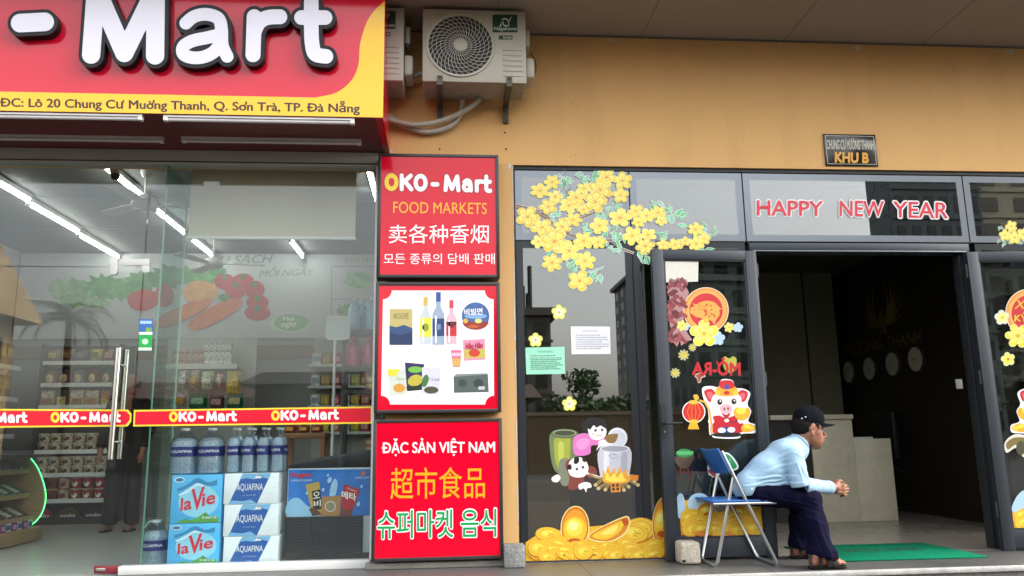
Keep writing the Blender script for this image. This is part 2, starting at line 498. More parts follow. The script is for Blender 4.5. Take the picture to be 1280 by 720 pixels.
def blend_obj(name, prims, res, mat, parent, k=.02, disp=None, cut=None, mats=None, pick=None, relax=1):
    V, F = blend_mesh(prims, res, k, disp, cut)
    root = parent
    while root is not None and root.parent is not None: root = root.parent
    off = np.array(root.location) if root is not None else np.zeros(3)
    me = bpy.data.meshes.new(name); me.from_pydata((V - off).tolist(), [], F.tolist())
    for m in (mats or [mat]): me.materials.append(m)
    if pick is not None:
        C = V[F].mean(1); me.polygons.foreach_set('material_index', pick(C[:, 0], C[:, 1], C[:, 2]).astype(np.int32))
    bm = bmesh.new(); bm.from_mesh(me)
    for _ in range(relax): bmesh.ops.smooth_vert(bm, verts=bm.verts, factor=.5, use_axis_x=True, use_axis_y=True, use_axis_z=True)
    bmesh.ops.recalc_face_normals(bm, faces=bm.faces)
    bm.to_mesh(me); bm.free()
    me.polygons.foreach_set('use_smooth', [True] * len(me.polygons))
    o = bpy.data.objects.new(name, me); COL.objects.link(o)
    if parent is not None: o.parent = parent
    return o
# ================================================================ setting
m_tan = wall_paint('#daab6f', .95)
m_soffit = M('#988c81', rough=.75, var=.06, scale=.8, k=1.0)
m_alu = M('#31363d', rough=.42, var=.04, metal=.25, scale=3)
m_alu_dk = M('#23262a', rough=.5, var=.05)
m_black = M('#0c0d0f', rough=.5, var=.05)
m_gasket = M('#0a0b0c', rough=.8, var=0)
m_granite = M('#6f6e6c', rough=.38, var=.16, scale=1.6, fine=.22, fscale=160, bump=.05, bscale=120, k=.5)
m_granite_edge = M('#9d9c98', rough=.55, var=.2, scale=9, fine=.3, fscale=120)
m_concrete = M('#8f8b84', rough=.85, var=.2, scale=7, fine=.15, fscale=70, bump=.5, bscale=40)
m_asphalt = M('#4b4a48', rough=.9, var=.12, scale=.6, fine=.3, fscale=60, bump=.3, bscale=90, k=.4)
m_white_alu = M('#d6d6d2', rough=.35, var=.03)
m_chrome = M('#c9cac6', rough=.18, metal=1.0, var=.03)

def struct(name, mb, **k):
    return tag(mb.build(name, **k), kind='structure')
# street far out to the horizon, the raised podium of granite, inside floors
struct('street', MB().box(-400, 400, -700, 40, -.75, -.45, m_asphalt))
kerb = MB(); kerb.box(-40, 40, -.70, 0.0, -.5, 0.0, m_granite)
jn = M('#55534f', rough=.9, k=.6)
for i in range(-14, 15): kerb.box(i * 1.2 + .95, i * 1.2 + .9525, -.70, -.01, .0006, .0014, jn)
struct('podium', kerb)
nose = MB(); nose.box(-40, 40, -.735, -.702, -.032, .003, m_granite_edge)
struct('podium_edge', nose, bevel=.006)
riser = MB().box(-40, 40, -.718, -.702, -.45, -.034, M('#5a5854', rough=.8, var=.25, scale=20, fine=.3, fscale=90))
struct('podium_riser', riser)
struct('pavement', MB().box(-40, 40, -4.2, -.72, -.5, -.32, M('#6d6a66', rough=.85, var=.15, scale=3, fine=.2, fscale=80, k=.35)))
lobby_tile = M('#b5ab9d', rough=.22, var=.07, scale=1.2, k=.62)
struct('lobby_floor', MB().box(.3, 9.0, .0, 9.0, -.2, .001, lobby_tile))
store_tile = M('#b9bab3', rough=.25, var=.05, scale=1.2, k=.9)
struct('store_floor', MB().box(-9.0, -.3, .0, 6.0, -.2, .002, store_tile))

# ---------------------------------------------------------------- the apartment building
ZS = 4.15      # soffit
WX0 = float(at(645, 440)[0])            # left reveal of the lobby glazing
WZ1 = float(at(900, 209.5)[2])          # head of the lobby glazing
SX1 = -.44                              # right end of the shop opening
bld = thing('apartment_building', 'apartment block with tan painted street wall, grey soffit and dark framed lobby glazing', 'building', (WX0, 0, 0))
wall = MB()
wall.box(-9.5, 9.5, 0, .22, WZ1, ZS, m_tan)
wall.box(SX1, WX0, 0.001, .22, .04, WZ1 - .001, m_tan)
wall.box(-9.5, -8.6, 0.001, .22, 0, WZ1 - .001, m_tan)
wall.box(8.6, 9.5, 0.001, .22, 0, WZ1 - .001, m_tan)
# fixing holes and old plaster patches left on the wall face
FP = YP(0)
m_hole = M('#3a2c1c', rough=.9); m_plast = M('#cdbfae', rough=.9, var=.1)
for (x, y, r_) in ((632.5, 186.5, 1.3), (550, 166, 1.2), (631, 166, 1.2), (631.5, 155, .9), (800, 57, .6), (715, 130, .7), (719, 194, .6), (549.5, 186.5, 1.2)):
    wall.pxpoly(FP, ell(x, y, r_, n=8), .0015, m_hole)
for pts in ([(486.5, 187), (491, 187.5), (493, 191.5), (487, 191)], [(974, 53), (976, 53), (976, 62), (975, 62)], [(1066, 60), (1072, 56.5), (1076, 57), (1074, 64), (1070, 62)], [(758, 48), (768, 48.5), (766, 52), (760, 52)], [(1258, 63), (1268, 63), (1267, 68), (1259, 67)], [(635.5, 205), (639, 204.5), (638.5, 210), (636, 213), (635, 208)], [(491, 182.5), (492.5, 182), (493, 184), (491.5, 184.5)]):
    wall.pxpoly(FP, pts, .0015, m_plast)
# crumbling white sealant along the lobby reveal
zz = [WZ1 - .002 - i * .07 for i in range(40)]
ed = [(WX0 - .004 - rnd.random() * .010, z) for z in zz]
for i in range(39):
    if rnd.random() < .82:
        wall.poly(FP, [(ed[i][0], ed[i][1]), (WX0, ed[i][1]), (WX0, ed[i + 1][1]), (ed[i + 1][0], ed[i + 1][1])], .0012, m_plast)
wall.build('street_wall', bld)
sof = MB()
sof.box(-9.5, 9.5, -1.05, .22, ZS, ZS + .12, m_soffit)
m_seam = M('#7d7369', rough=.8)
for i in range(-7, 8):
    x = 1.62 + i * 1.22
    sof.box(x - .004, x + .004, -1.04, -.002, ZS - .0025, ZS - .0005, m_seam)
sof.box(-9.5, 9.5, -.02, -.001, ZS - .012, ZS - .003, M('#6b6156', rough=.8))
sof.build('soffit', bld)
up = MB(); up.box(-9.5, 9.5, -1.05, 9.2, ZS + .121, 14, m_tan)  # unseen plain storeys above, added to keep light from leaking into the rooms
up.build('unseen_upper_mass', bld)
pb = MB(); pb.box(SX1 - .12, WX0 - .002, -.10, .0, 0, .042, m_concrete)
pb.build('pillar_base', bld, bevel=.008)

# shells of the two ground floor rooms (their inside faces)
m_lob_wall = M('#8f8a74', rough=.7, var=.05, k=.95)
m_lob_wood = M('#4a2c18', rough=.45, var=.25, scale=3, stretch=(1, 1, .12), k=.5)
m_lob_dark = M('#2e251c', rough=.5, var=.1, k=.8)
lob = MB()
lob.box(WX0 - .25, WX0 - .06, .221, 9, 0, 3.05, m_lob_wall)
lob.box(WX0 - .06, 5.32, 8.6, 8.8, 0, 3.05, m_lob_wall)
lob.box(3.62, 3.75, 5.2, 8.59, 0, 3.05, m_lob_dark)
lob.box(5.32, 5.5, 1.25, 8.8, 0, 3.05, m_lob_dark)
lob.box(5.30, 5.5, .9, 1.249, 0, 3.05, m_lob_wood)
lob.box(5.32, 9.2, .9, 1.0, 0, 3.05, m_lob_dark)
lob.box(WX0 - .05, float(at(1046, 420, 4.2)[0]), 4.2, 4.32, 0, 3.05, m_lob_wall)
lob.box(float(at(1008, 420, 4.2)[0]) - .01, float(at(1008, 420, 4.2)[0]) + .01, 4.185, 4.199, 0, 3.05, m_lob_dark)
lob.build('lobby_walls', bld)
lc = MB(); lc.box(WX0 - .25, 9.2, .221, 8.8, 3.05, 3.15, M('#6b675e', rough=.8, k=.5))
lc.build('lobby_ceiling', bld)
m_store_wall = M('#cfd2d4', rough=.6, var=.03, k=.42)
stw = MB()
stw.box(-5.6, -.32, 4.75, 4.95, 0, 3.42, m_store_wall)
stw.box(-5.78, -5.6, .25, 4.95, 0, 3.42, m_store_wall)
stw.box(-.32, -.2, .221, 4.95, 0, 3.42, m_store_wall)
stw.box(-5.59, -.33, 4.735, 4.748, 2.0, 2.17, M('#8a6f62', rough=.6, k=.7))
stw.build('store_walls', bld)
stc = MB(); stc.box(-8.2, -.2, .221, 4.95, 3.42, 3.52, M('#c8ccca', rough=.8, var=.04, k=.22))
for y_ in (1.1, 2.3, 3.5): stc.box(-8, -.33, y_ - .004, y_ + .004, 3.417, 3.419, M('#8a8d8c'))
stc.build('store_ceiling', bld)

# ---------------------------------------------------------------- lobby glazing
g_lobby = glass('lobby_glass', add=.135, tint=(.72, .74, .73))
g_leaf = glass('leaf_glass', add=.075, tint=(.75, .78, .77))
GY = .03
def X(px, py, Y=GY): return float(at(px, py, Y)[0])
def Z(px, py, Y=GY): return float(at(px, py, Y)[2])
xA, xB, xC = X(786, 225), X(927.5, 225), X(1204, 235)
zT = Z(790, 301.5)
xE = 7.4
m_ring2 = M('#23262b', rough=.35, metal=.3, var=.03)
m_ring = M('#767b82', rough=.3, metal=.55, var=.03)
def window(x0, x1, z0, z1, rw=.055):
    f = MB()
    ya, yb = GY + .0003, GY + .11
    x0 += .006; x1 -= .006; z0 += .006; z1 -= .006
    m_r = m_ring if z0 > 1 else m_ring2
    f.box(x0, x0 + rw, ya, yb, z0, z1, m_r); f.box(x1 - rw, x1, ya, yb, z0, z1, m_r)
    f.box(x0 + rw, x1 - rw, ya, yb, z0, z0 + rw, m_r); f.box(x0 + rw, x1 - rw, ya, yb, z1 - rw, z1, m_r)
    fr = f.build('window', bld)
    MB().box(x0 + rw - .002, x1 - rw + .002, GY, GY + .006, z0 + rw - .002, z1 - rw + .002, g_lobby).build('pane', fr)
    return fr
window(WX0 + .01, xA, zT, WZ1 - .03)
window(xA, xB, zT, WZ1 - .03)
window(xB, xC, zT, WZ1 - .03)
window(xC, xE, zT, WZ1 - .03)
window(WX0 + .01, xA, .012, zT)
window(xA, xB - .01, .012, zT)
window(xC + .03, xE, .012, zT)
gk = MB()
gk.box(WX0, xE, .02, .21, WZ1 - .03, WZ1, m_black)
gk.box(WX0, WX0 + .012, .02, .21, 0, WZ1 - .031, m_black)
for x in (xA, xB, xC): gk.box(x - .007, x + .007, GY + .002, .16, zT - .007, WZ1 - .031, m_gasket)
gk.box(xA - .007, xA + .007, GY + .002, .16, .012, zT - .008, m_gasket)
gk.box(WX0 + .013, xB + .02, GY + .002, .16, zT - .006, zT + .006, m_gasket)
gk.box(WX0 + .013, xB, .02, .16, 0, .012, m_alu_dk)
gk.build('glazing_bars', bld)
# door frame: jambs and head
zH = Z(1080, 311.5)
dj = MB()
xJ = X(1204, 330)
dj.box(xB + .01, xJ + .05, .005, .16, zH - .022, zT - .012, m_alu)
dj.box(xB + .035, xJ + .02, -.004, .004, zH - .03, zH - .018, M('#777c82', rough=.4, metal=.4))
dj.box(xB + .01, xB + .06, .006, .16, 0, zH - .023, m_alu)
dj.box(xJ, xJ + .05, .006, .16, 0, zH - .023, m_alu_dk)
dj.box(xJ - .02, xJ - .001, .05, .14, 0, zH - .031, m_alu_dk)
dj.build('door_frame', bld, bevel=.002)

# ---------------------------------------------------------------- the two door leaves, both swung right open against the glazing
def leaf_plane(xh, yh, xf, yf):
    """hinge point, free point on the ground, seen from the street."""
    a, b = (np.array([xf, yf, 0]), np.array([xh, yh, 0])) if xf < xh else (np.array([xh, yh, 0]), np.array([xf, yf, 0]))
    return PL(a, b - a), float(np.linalg.norm(b - a))
LP, LW = leaf_plane(2.432, -.078, 1.588, -.122)
zL = float(LP.px(880, 312.5)[1])
def make_leaf(P, W, hinge_right, label_part=None):
    f = MB(); st, rt, rb = .088, .075, .155
    f.pbox(P, 0, st, .004, zL, -.05, 0, m_alu); f.pbox(P, W - st, W, .004, zL, -.05, 0, m_alu)
    f.pbox(P, st, W - st, zL - rt, zL, -.05, -.0015, m_alu); f.pbox(P, st, W - st, .02, rb, -.05, -.0015, m_alu)
    # glazing beads and the dark seal inside them
    f.pbox(P, st, st + .012, rb + .013, zL - rt - .013, -.03, -.008, m_alu_dk); f.pbox(P, W - st - .012, W - st, rb + .013, zL - rt - .013, -.03, -.008, m_alu_dk)
    f.pbox(P, st, W - st, zL - rt - .012, zL - rt, -.03, -.008, m_black); f.pbox(P, st, W - st, rb, rb + .012, -.03, -.008, m_alu_dk)
    # profile groove
    for u in (st * .3, W - st * .3): f.pbox(P, u - .0015, u + .0015, .01, zL - .02, .0002, .0012, m_alu_dk)
    d = f.build('door', bld, bevel=.003)
    MB().pbox(P, st + .004, W - st - .004, rb + .004, zL - rt - .004, -.024, -.018, g_leaf).build('pane', d)
    for z in (.25, 1.25, 2.1):
        u = W + .008 if hinge_right else -.008
        h = MB(); h.tube([P.w(u, z, -.02), P.w(u, z + .11, -.02)], .012, m_alu_dk, n=10); h.build('hinge', d, smooth=40)
    return d
dL = make_leaf(LP, LW, True)
hp = MB(); u, v = LP.px(829.5, 526)
hp.pbox(LP, u - .018, u + .018, v - .12, v + .12, .0005, .012, m_black)
hp.tube([LP.w(u, v - .02, .012), LP.w(u, v - .02, .055)], .009, m_black)
hp.tube([LP.w(u, v - .02, .055), LP.w(u + .125, v - .02, .055)], .009, m_black)
hp.tube([LP.w(u, v - .08, .012), LP.w(u, v - .08, .018)], .009, m_chrome)
hp.build('handle', dL, smooth=40)
RP, RW = leaf_plane(4.182, -.078, 5.02, -.135)
dR = make_leaf(RP, RW, False)
hp = MB(); u = RW - .045; v = 1.0
hp.pbox(RP, u - .018, u + .018, v - .12, v + .12, .0005, .012, m_black)
hp.tube([RP.w(u, v, .012), RP.w(u, v, .055)], .009, m_black); hp.tube([RP.w(u, v, .055), RP.w(u - .125, v, .055)], .009, m_black)
hp.build('handle', dR, smooth=40)

# ================================================================ the shop: glass front
g_shop = glass('shop_glass', add=.048, tint=(.93, .96, .95))
g_edge = M('#6fae9c', rough=.15, k=.6)
SY = .02
shop = thing('shop_front', 'frameless glass shop front with white sill under the red awning', 'shop front', (SX1, SY, 0))
zHead = Z(240, 207, SY)
hf = MB(); hf.box(-8.6, SX1 - .02, -.02, .09, zHead, 3.098, M('#b5b5b0', rough=.45, metal=.2, var=.05))
hf.box(-8.6, SX1 - .02, -.026, -.021, zHead + .012, zHead + .02, m_alu_dk)
hf.build('head_frame', shop)
xD = X(166, 520, SY)                     # edge between door and fixed pane
xP1 = X(464.5, 520, SY)
sill = MB(); sill.box(xD - .01, xP1 + .01, -.02, .07, .0, .058, m_white_alu)
sill.build('sill', shop, bevel=.004)
jb = MB(); jb.box(xP1 + .004, xP1 + .022, -.02, .06, .059, zHead, m_white_alu)
jb.build('side_frame', shop)
MB().box(xD + .004, xP1 + .003, SY, SY + .012, .059, zHead - .002, g_shop).build('window_pane', shop)
zD = Z(90, 333, SY)
tp = MB(); tp.box(-8.5, xD - .003, SY, SY + .012, zD + .004, zHead - .002, g_shop); tp.build('transom_pane', shop)
fin = MB(); xf = X(210, 205, SY)
fin.box(xf - .006, xf + .006, SY + .014, SY + .5, .06, zHead, glass('fin_glass', add=.02, tint=(.78, .9, .86)))
fin.box(xf - .006, xf + .006, SY + .0125, SY + .0138, .06, zHead, g_edge)
fin.box(xf - .006, xf + .006, SY + .5005, SY + .503, .06, zHead, M('#dfe8e4', rough=.2))
fin.build('glass_fin', shop)
dr = MB(); xd0 = -3.62
dr.box(xd0, xD - .004, SY, SY + .012, .012, zD - .004, g_shop)
door = dr.build('glass_door', shop)
hb = MB()
for dy in (-.055, .065):
    a = at(151.5, 436, SY); b = at(143.0, 574, SY); x = (a[0] + b[0]) / 2
    x = x + (0.015 if dy > 0 else 0)
    hb.tube([(x, SY + dy, b[2]), (x, SY + dy, a[2])], .019, m_chrome, n=14)
    for z in (b[2] + .12, a[2] - .12): hb.tube([(x, SY + dy, z), (x, SY + .006, z)], .008, m_chrome, n=8)
hb.build('handle', door, smooth=40)
SP = YP(SY - .001)
pf = MB()
def pxrect(x0, y0, x1, y1): return [(x0, y0), (x1, y0), (x1, y1), (x0, y1)]
pf.pxprism(SP, pxrect(149, 324, 187.5, 332), .001, .012, m_white_alu); pf.pxprism(SP, [(178, 332.3), (187.5, 332.3), (187.5, 341), (178, 341)], .001, .012, m_white_alu)
pf.pxprism(SP, catmull([(139.5, 326), (143, 323), (147.5, 326), (147.5, 341), (143.5, 344), (139.5, 341)], 5), .001, .024, m_white_alu)
pf.build('patch_fitting', door, bevel=.003)
lk = MB(); lk.pxprism(SP, pxrect(118.5, 707, 150, 716.5), .001, .018, M('#7e2a33', rough=.4, metal=.3, var=.1))
lk.pxprism(SP, pxrect(121, 709.5, 133.5, 713.5), .0185, .021, m_chrome)
lk.build('floor_lock', door, bevel=.002)

# ---------------------------------------------------------------- rounded lettering of the shop's name
def ring(cx, cy, rx, ry, n=28): return [(cx + rx * math.cos(2 * math.pi * i / n), cy + ry * math.sin(2 * math.pi * i / n)) for i in range(n + 1)]
def name_strokes(r_):
    O1 = [(r_, ring(.43, .5, .30, .37))]
    rest = [(r_, [(1.05, .13), (1.05, .87)]), (r_, [(1.60, .87), (1.10, .46)]), (r_, [(1.22, .58), (1.64, .13)]),
            (r_, ring(2.2, .5, .30, .37)), (r_, [(2.93, .42), (3.22, .42)]),
            (r_, [(3.72, .13), (3.79, .87), (4.11, .2), (4.43, .87), (4.5, .13)]),
            (r_ * .9, ring(5.02, .31, .19, .19)), (r_ * .9, catmull([(4.86, .58), (5.05, .68), (5.23, .55), (5.27, .12)], 6, False)),
            (r_ * .95, [(5.62, .12), (5.62, .62)]), (r_ * .95, catmull([(5.62, .45), (5.74, .62), (5.93, .62)], 5, False)),
            (r_ * .95, catmull([(6.2, .9), (6.2, .5), (6.2, .22), (6.3, .12), (6.44, .12)], 5, False)), (r_ * .9, [(6.02, .62), (6.42, .62)])]
    return O1, rest
def shop_name(mb, P, bl, br, h, d, mY, mW, mO=None, only_mart=False):
    bl = np.array(bl, float); br = np.array(br, float); W_ = 6.57; x_0 = 3.6 if only_mart else 0.0
    def fn(x, y, dd):
        p = bl + (br - bl) * ((x - x_0) / (W_ - x_0)); return P.pw(p[0], p[1] - y * h, dd)
    res = .035
    if mO:
        a, b = name_strokes(.165)
        if only_mart: b = b[5:]
        mb.strokes(fn, (a if not only_mart else []) + b, res, mO, d)
    a, b = name_strokes(.125)
    if only_mart: b = b[5:]
    else: mb.strokes(fn, a, res, mY, d + .0008)
    mb.strokes(fn, b, res, mW, d + .0008)

# ================================================================ awning sign of the shop
m_red = M('#c8102d', rough=.14, var=.03, scale=1.0, k=1.0, coat=.15, spec=.45)
m_yel = M('#f2bb1f', rough=.16, var=.03, k=.92)
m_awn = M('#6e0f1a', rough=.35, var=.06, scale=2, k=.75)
m_ltr_side = M('#0c0d10', rough=.45, spec=.3)
m_ltr = M('#e6e2ee', rough=.16, var=.02, k=.8)
AY = -.70; AZ = 3.1042; AX = -.4355
sign = thing('awning_sign', 'large red awning sign with white rounded letters and yellow address strip', 'shop sign', (AX, AY, AZ))
bx = MB(); bx.box(-5.2, AX, AY, -.004, AZ, 4.12, m_red)
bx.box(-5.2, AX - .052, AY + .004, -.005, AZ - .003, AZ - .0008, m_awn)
bx.box(AX - .05, AX - .001, AY + .004, -.005, AZ - .004, AZ - .0008, M('#a80c1e', rough=.25))
bx.build('box', sign)
AP = YP(AY)
ys = MB()
sw = [AP.px(*q) for q in catmull([(394, 122), (420, 116), (439, 101), (448, 81), (450, 56), (456, 34), (465, 17), (480, 2)], 6, False)]
t0 = AP.px(0, 116); t1 = AP.px(394, 122)
zt = (t0[1] + t1[1]) / 2
poly = [(-5.2, AZ + .001), (AX - .0005, AZ + .001), (AX - .0005, sw[-1][1])] + [q for q in sw[::-1]][1:] + [(-5.2, zt)]
ys.poly(AP, poly, .0012, m_yel)
ys.build('yellow_band', sign)
ad = MB()
m_adt = M('#3a2415', rough=.4)
ADT = 'ÐC: Lô 20 Chung Cư Muòng Thanh, Q. Son Trà, TP. Ðà Nẵng'
ad.text(AP, ADT, (0.5, 136.5), (449.5, 144), 17, .002, m_adt, off=.028)
_V = text_tris(ADT)[0]; _lo, _hi = _V.min(0), _V.max(0)
for pre in ('ÐC: Lô 20 Chung Cư Muò', 'ÐC: Lô 20 Chung Cư Muòng Thanh, Q. So'):      # the horned vowels' hooks
    a_ = (text_tris(pre)[0].max(0)[0] - _lo[0]) / (_hi[0] - _lo[0]); x_ = .5 + 449 * a_; y_ = 136.5 + 7.5 * a_ - 17 * (.66 - _lo[1]) / (_hi[1] - _lo[1])
    ad.pxpoly(AP, [(x_ - 2.2, y_ + 3.4), (x_ - 1.0, y_ + 2.0), (x_ - .4, y_ - 1.2), (x_ + 1.6, y_ - 1.2), (x_ + 1.0, y_ + 2.2), (x_ - 1.0, y_ + 4.6)], .0034, m_adt)
ad.build('address_lettering', sign)
def big_letter(strokes):
    b = MB()
    rr = 4.6
    fn = lambda x, y, d: AP.pw(x, y, d)
    b.strokes(fn, [(r_ + rr, s) for r_, s in strokes], 1.0, m_ltr_side, .003, .062)
    o = b.build('letter', sign, smooth=35)
    f = MB(); f.strokes(fn, strokes, 1.0, m_ltr, .062, .066); f.build('letter_face', o, smooth=35)
big_letter([(11.5, [(31.5, 35), (61.5, 33.5)])])
big_letter([(11.2, [(119, 74), (125, -8)]), (11.2, [(125, -8), (160, 72)]), (11.2, [(160, 72), (199, -8)]), (11.2, [(199, -8), (198, 75)])])
big_letter([(7.8, catmull([(236, 35), (246, 27), (261, 24), (276, 29), (280, 42), (281, 62), (287, 76)], 6, False)), (7.8, catmull([(279, 49), (262, 53), (244, 57), (233, 64), (233, 73), (243, 77.5), (257, 77), (270, 71), (279, 60)], 6, False))])
big_letter([(9.2, [(320.5, 27), (319, 74)]), (9.2, catmull([(320, 46), (326, 34), (337, 28), (352, 27)], 6, False))])
big_letter([(9.0, catmull([(391, 9), (391, 40), (392, 60), (396, 73), (409, 76)], 6, False)), (9.0, [(379, 28), (408, 28)])])
for cx in (-60, -160): big_letter([(11, ring(cx, 30, 30, 38))])
big_letter([(11, [(-132, -8), (-132, 70)]), (11, [(-92, -8), (-125, 32)]), (11, [(-116, 22), (-90, 70)])])

# four unlit battens under the awning
UP = PL((0, 0, AZ - .004), (1, 0, 0), (0, 1, 0)); UP.n = np.array([0, 0, -1.0])
m_tube = M('#c9c5c6', rough=.3, var=.02); m_batten = M('#d6d1d0', rough=.4)
for i, (xa, xb, yc, nm) in enumerate(((-150, 176, 146, 'unlit tube light under the awning edge, left of the front pair'), (205, 442, 149.5, 'unlit tube light under the awning edge, right of the front pair'), (-150, 202, 173.5, 'unlit tube light deeper under the awning, left of the back pair'), (229, 451, 177.5, 'unlit tube light deeper under the awning, right of the back pair'))):
    a = atz(xa, yc, AZ - .03); b = atz(xb, yc, AZ - .03); yy = max((a[1] + b[1]) / 2, AY + .03)
    t = thing('tube_light', nm, 'light fitting', ((a[0] + b[0]) / 2, yy, AZ - .03), 'unlit tube lights under the awning')
    MB().box(a[0], b[0], yy - .02, yy + .02, AZ - .018, AZ - .0035, m_batten).build('batten', t)
    MB().tube([(a[0] + .03, yy, AZ - .03), (b[0] - .03, yy, AZ - .03)], .0135, m_tube, n=12).build('tube', t, smooth=40)
    for x in (a[0], b[0] - .03): MB().box(x, x + .03, yy - .021, yy + .021, AZ - .044, AZ - .0182, m_white_alu).build('end_cap', t, bevel=.004)

# ================================================================ air conditioners
m_ac = M('#cbc5b4', rough=.42, var=.05, scale=4, bump=.03, k=.68)
m_ac2 = M('#a9a498', rough=.5, var=.12, scale=9, k=.7)
m_acdk = M('#1b1c1b', rough=.6)
m_wire = M('#b5b1a6', rough=.4)
m_green = M('#0b3a22', rough=.35, k=.8)
m_bkt = M('#575349', rough=.55, metal=.5, var=.2, scale=20)
zb = float(at(592, 124, -.10)[2]); yfr = float(atz(592, 102.5, zb)[1])
ACP = YP(yfr)
def swoosh(mb, P, d, m):
    for s_ in (1, -1):
        A_ = [(0 + 3.2 * s_ * math.cos(t), 0 + 3.2 * math.sin(t)) for t in np.linspace(-1.3, 2.3, 12)]
    cx, cy = 632, 28
    for s_ in (1, -1):
        o_ = [(cx + s_ * 5.2 * math.cos(t) - s_ * .8, cy - s_ * 5.4 * math.sin(t)) for t in np.linspace(-.35, 2.5, 14)]
        i_ = [(cx + s_ * 4.2 * math.cos(t) - s_ * 1.2, cy - s_ * 3.8 * math.sin(t) + s_ * .2) for t in np.linspace(2.5, -.35, 14)]
        mb.pxpoly(P, o_ + i_, d, m)
    mb.pxpoly(P, [(632 + 5, 24), (640, 19.5), (637, 28)], d, m); mb.pxpoly(P, [(632 - 5, 32), (623.5, 36.5), (626, 28)], d, m)
def make_ac(label):
    a, b = ACP.px(528, 101.5), ACP.px(656.5, 14.5)
    x0, x1, z0, z1 = a[0], b[0], zb, b[1]
    t = thing('air_conditioner', label, 'air conditioner', ((x0 + x1) / 2, -.25, z0), 'air conditioner units on the wall')
    c = MB(); c.box(x0, x1, yfr, -.10, z0, z1, m_ac)
    cx, cz = ACP.px(575.5, 57); r0 = .245
    for i in range(6):     # raised ridges of the service panel
        z = z0 + .05 + i * .042
        c.box(x1 - .175, x1 - .03, yfr - .006, yfr + .001, z, z + .02, m_ac)
    casing = c.build('casing', t, bevel=.012)
    gr = MB(); gr.prism(ACP, ell(cx, cz, r0 + .012, n=56), -.002, .001, m_acdk)
    n = 56
    V = []; F = []
    for i in range(n):
        for rr, d in ((r0 + .012, .001), (r0 + .012, .012), (r0 - .004, .012), (r0 - .004, .001)):
            V.append(ACP.w(cx + rr * math.cos(2 * math.pi * i / n), cz + rr * math.sin(2 * math.pi * i / n), d))
    for i in range(n):
        for q in range(4):
            F.append((i * 4 + q, i * 4 + (q + 1) % 4, ((i + 1) % n) * 4 + (q + 1) % 4, ((i + 1) % n) * 4 + q))
    gr.add(V, F, m_ac)
    for k in range(34):     # swept wires
        a0 = 2 * math.pi * k / 34
        gr.tube([ACP.w(cx + rr * math.cos(a0 + .95 * (rr / r0) ** 1.1), cz + rr * math.sin(a0 + .95 * (rr / r0) ** 1.1), .010) for rr in np.linspace(.05, r0, 7)], .0024, m_wire, n=5, caps=False)
    for rr in np.linspace(.085, r0 - .03, 5):
        gr.tube([ACP.w(cx + rr * math.cos(q), cz + rr * math.sin(q), .008) for q in np.linspace(0, 2 * math.pi, 41)], .0019, m_wire, n=5, caps=False)
    gr.build('fan_grille', t, smooth=40)
    hb_ = MB(); hb_.prism(ACP, ell(cx, cz, .052, n=28), .006, .016, m_ac); hb_.build('hub', t, bevel=.003)
    lb = MB(); lb.pxprism(ACP, [(615.5, 18.5), (646.5, 18.5), (646.8, 40.5), (615.8, 40.5)], .0008, .0016, m_green)
    wt = M('#cfd6cf', rough=.4)
    swoosh(lb, ACP, .0022, wt)
    lb.text(ACP, 'Nagakawa', (617.5, 39.3), (645.8, 39.3), 5.6, .0022, wt, off=.01)
    lb.pxprism(ACP, [(623.5, 44.5), (640.5, 44.5), (640.5, 49.5), (623.5, 49.5)], .0008, .0014, m_green)
    lb.text(ACP, 'R410A', (629, 48.6), (639.5, 48.6), 3.0, .002, wt, off=.01)
    lb.build('label', t)
    sd = MB()
    sd.box(x1 + .001, x1 + .045, -.30, -.16, z1 - .235, z1 - .09, m_ac)
    s1 = sd.build('terminal_cover', t, bevel=.014)
    sd = MB(); sd.box(x1 + .001, x1 + .07, -.36, -.14, z0 + .07, z0 + .235, m_ac)
    sd.build('valve_cover', t, bevel=.02)
    un = MB(); un.box(x0 + .012, x1 - .012, yfr + .02, -.112, z0 - .004, z0 - .0005, m_ac2)
    un.build('base_pan', t)
    return t, (x0, x1, z0, z1)
ac, (ax0, ax1, az0, az1) = make_ac('whole white air conditioner with round swept grille on the tan wall')
ac2 = dup(ac, (ac.location.x - (ax1 - float(ACP.px(504.5, 60)[0])), ac.location.y, ac.location.z), 0, 'white air conditioner half hidden behind the red awning sign')
def bracket(px_, label):
    x = float(at(px_, 110, -.2)[0])
    t = thing('wall_bracket', label, 'bracket', (x, -.05, az0), 'steel brackets under the air conditioners')
    b = MB()
    b.box(x - .022, x + .022, yfr + .0, -.006, az0 - .030, az0 - .0055, m_bkt)
    b.build('arm', t, bevel=.003)
    b = MB(); b.box(x - .022, x + .022, -.028, -.001, az0 - .16, az0 - .031, m_bkt)
    for z in (.06, .10, .14): b.box(x - .006, x + .006, -.0295, -.0285, az0 - z - .012, az0 - z, m_acdk)
    b.build('upright', t, bevel=.003)
    b = MB(); b.pbox(YP(yfr), x - .022, x + .022, az0 - .03, az0 + .045, .001, .006, m_bkt); b.tube([(x, yfr - .006, az0 + .03), (x, yfr - .014, az0 + .03)], .008, m_acdk, n=8)
    b.build('clip', t)
    return t
bk = bracket(550, 'steel wall bracket below the left end of the whole air conditioner')
bracket(634, 'steel wall bracket below the right end of the whole air conditioner')
bracket(482, 'steel wall bracket below the half hidden air conditioner')
m_pipe = M('#a9a598', rough=.7, var=.12, scale=14, bump=.35, bscale=45)
def pipe(pts, r_, label, nm='insulated_pipe'):
    P_ = [at(x, y, Y) for x, y, Y in pts]
    mb = MB(); mb.tube(catmull(P_, 8, False), r_, m_pipe, n=10)
    return tag(mb.build(nm, smooth=60), label, 'pipe', 'insulated pipes of the air conditioners')
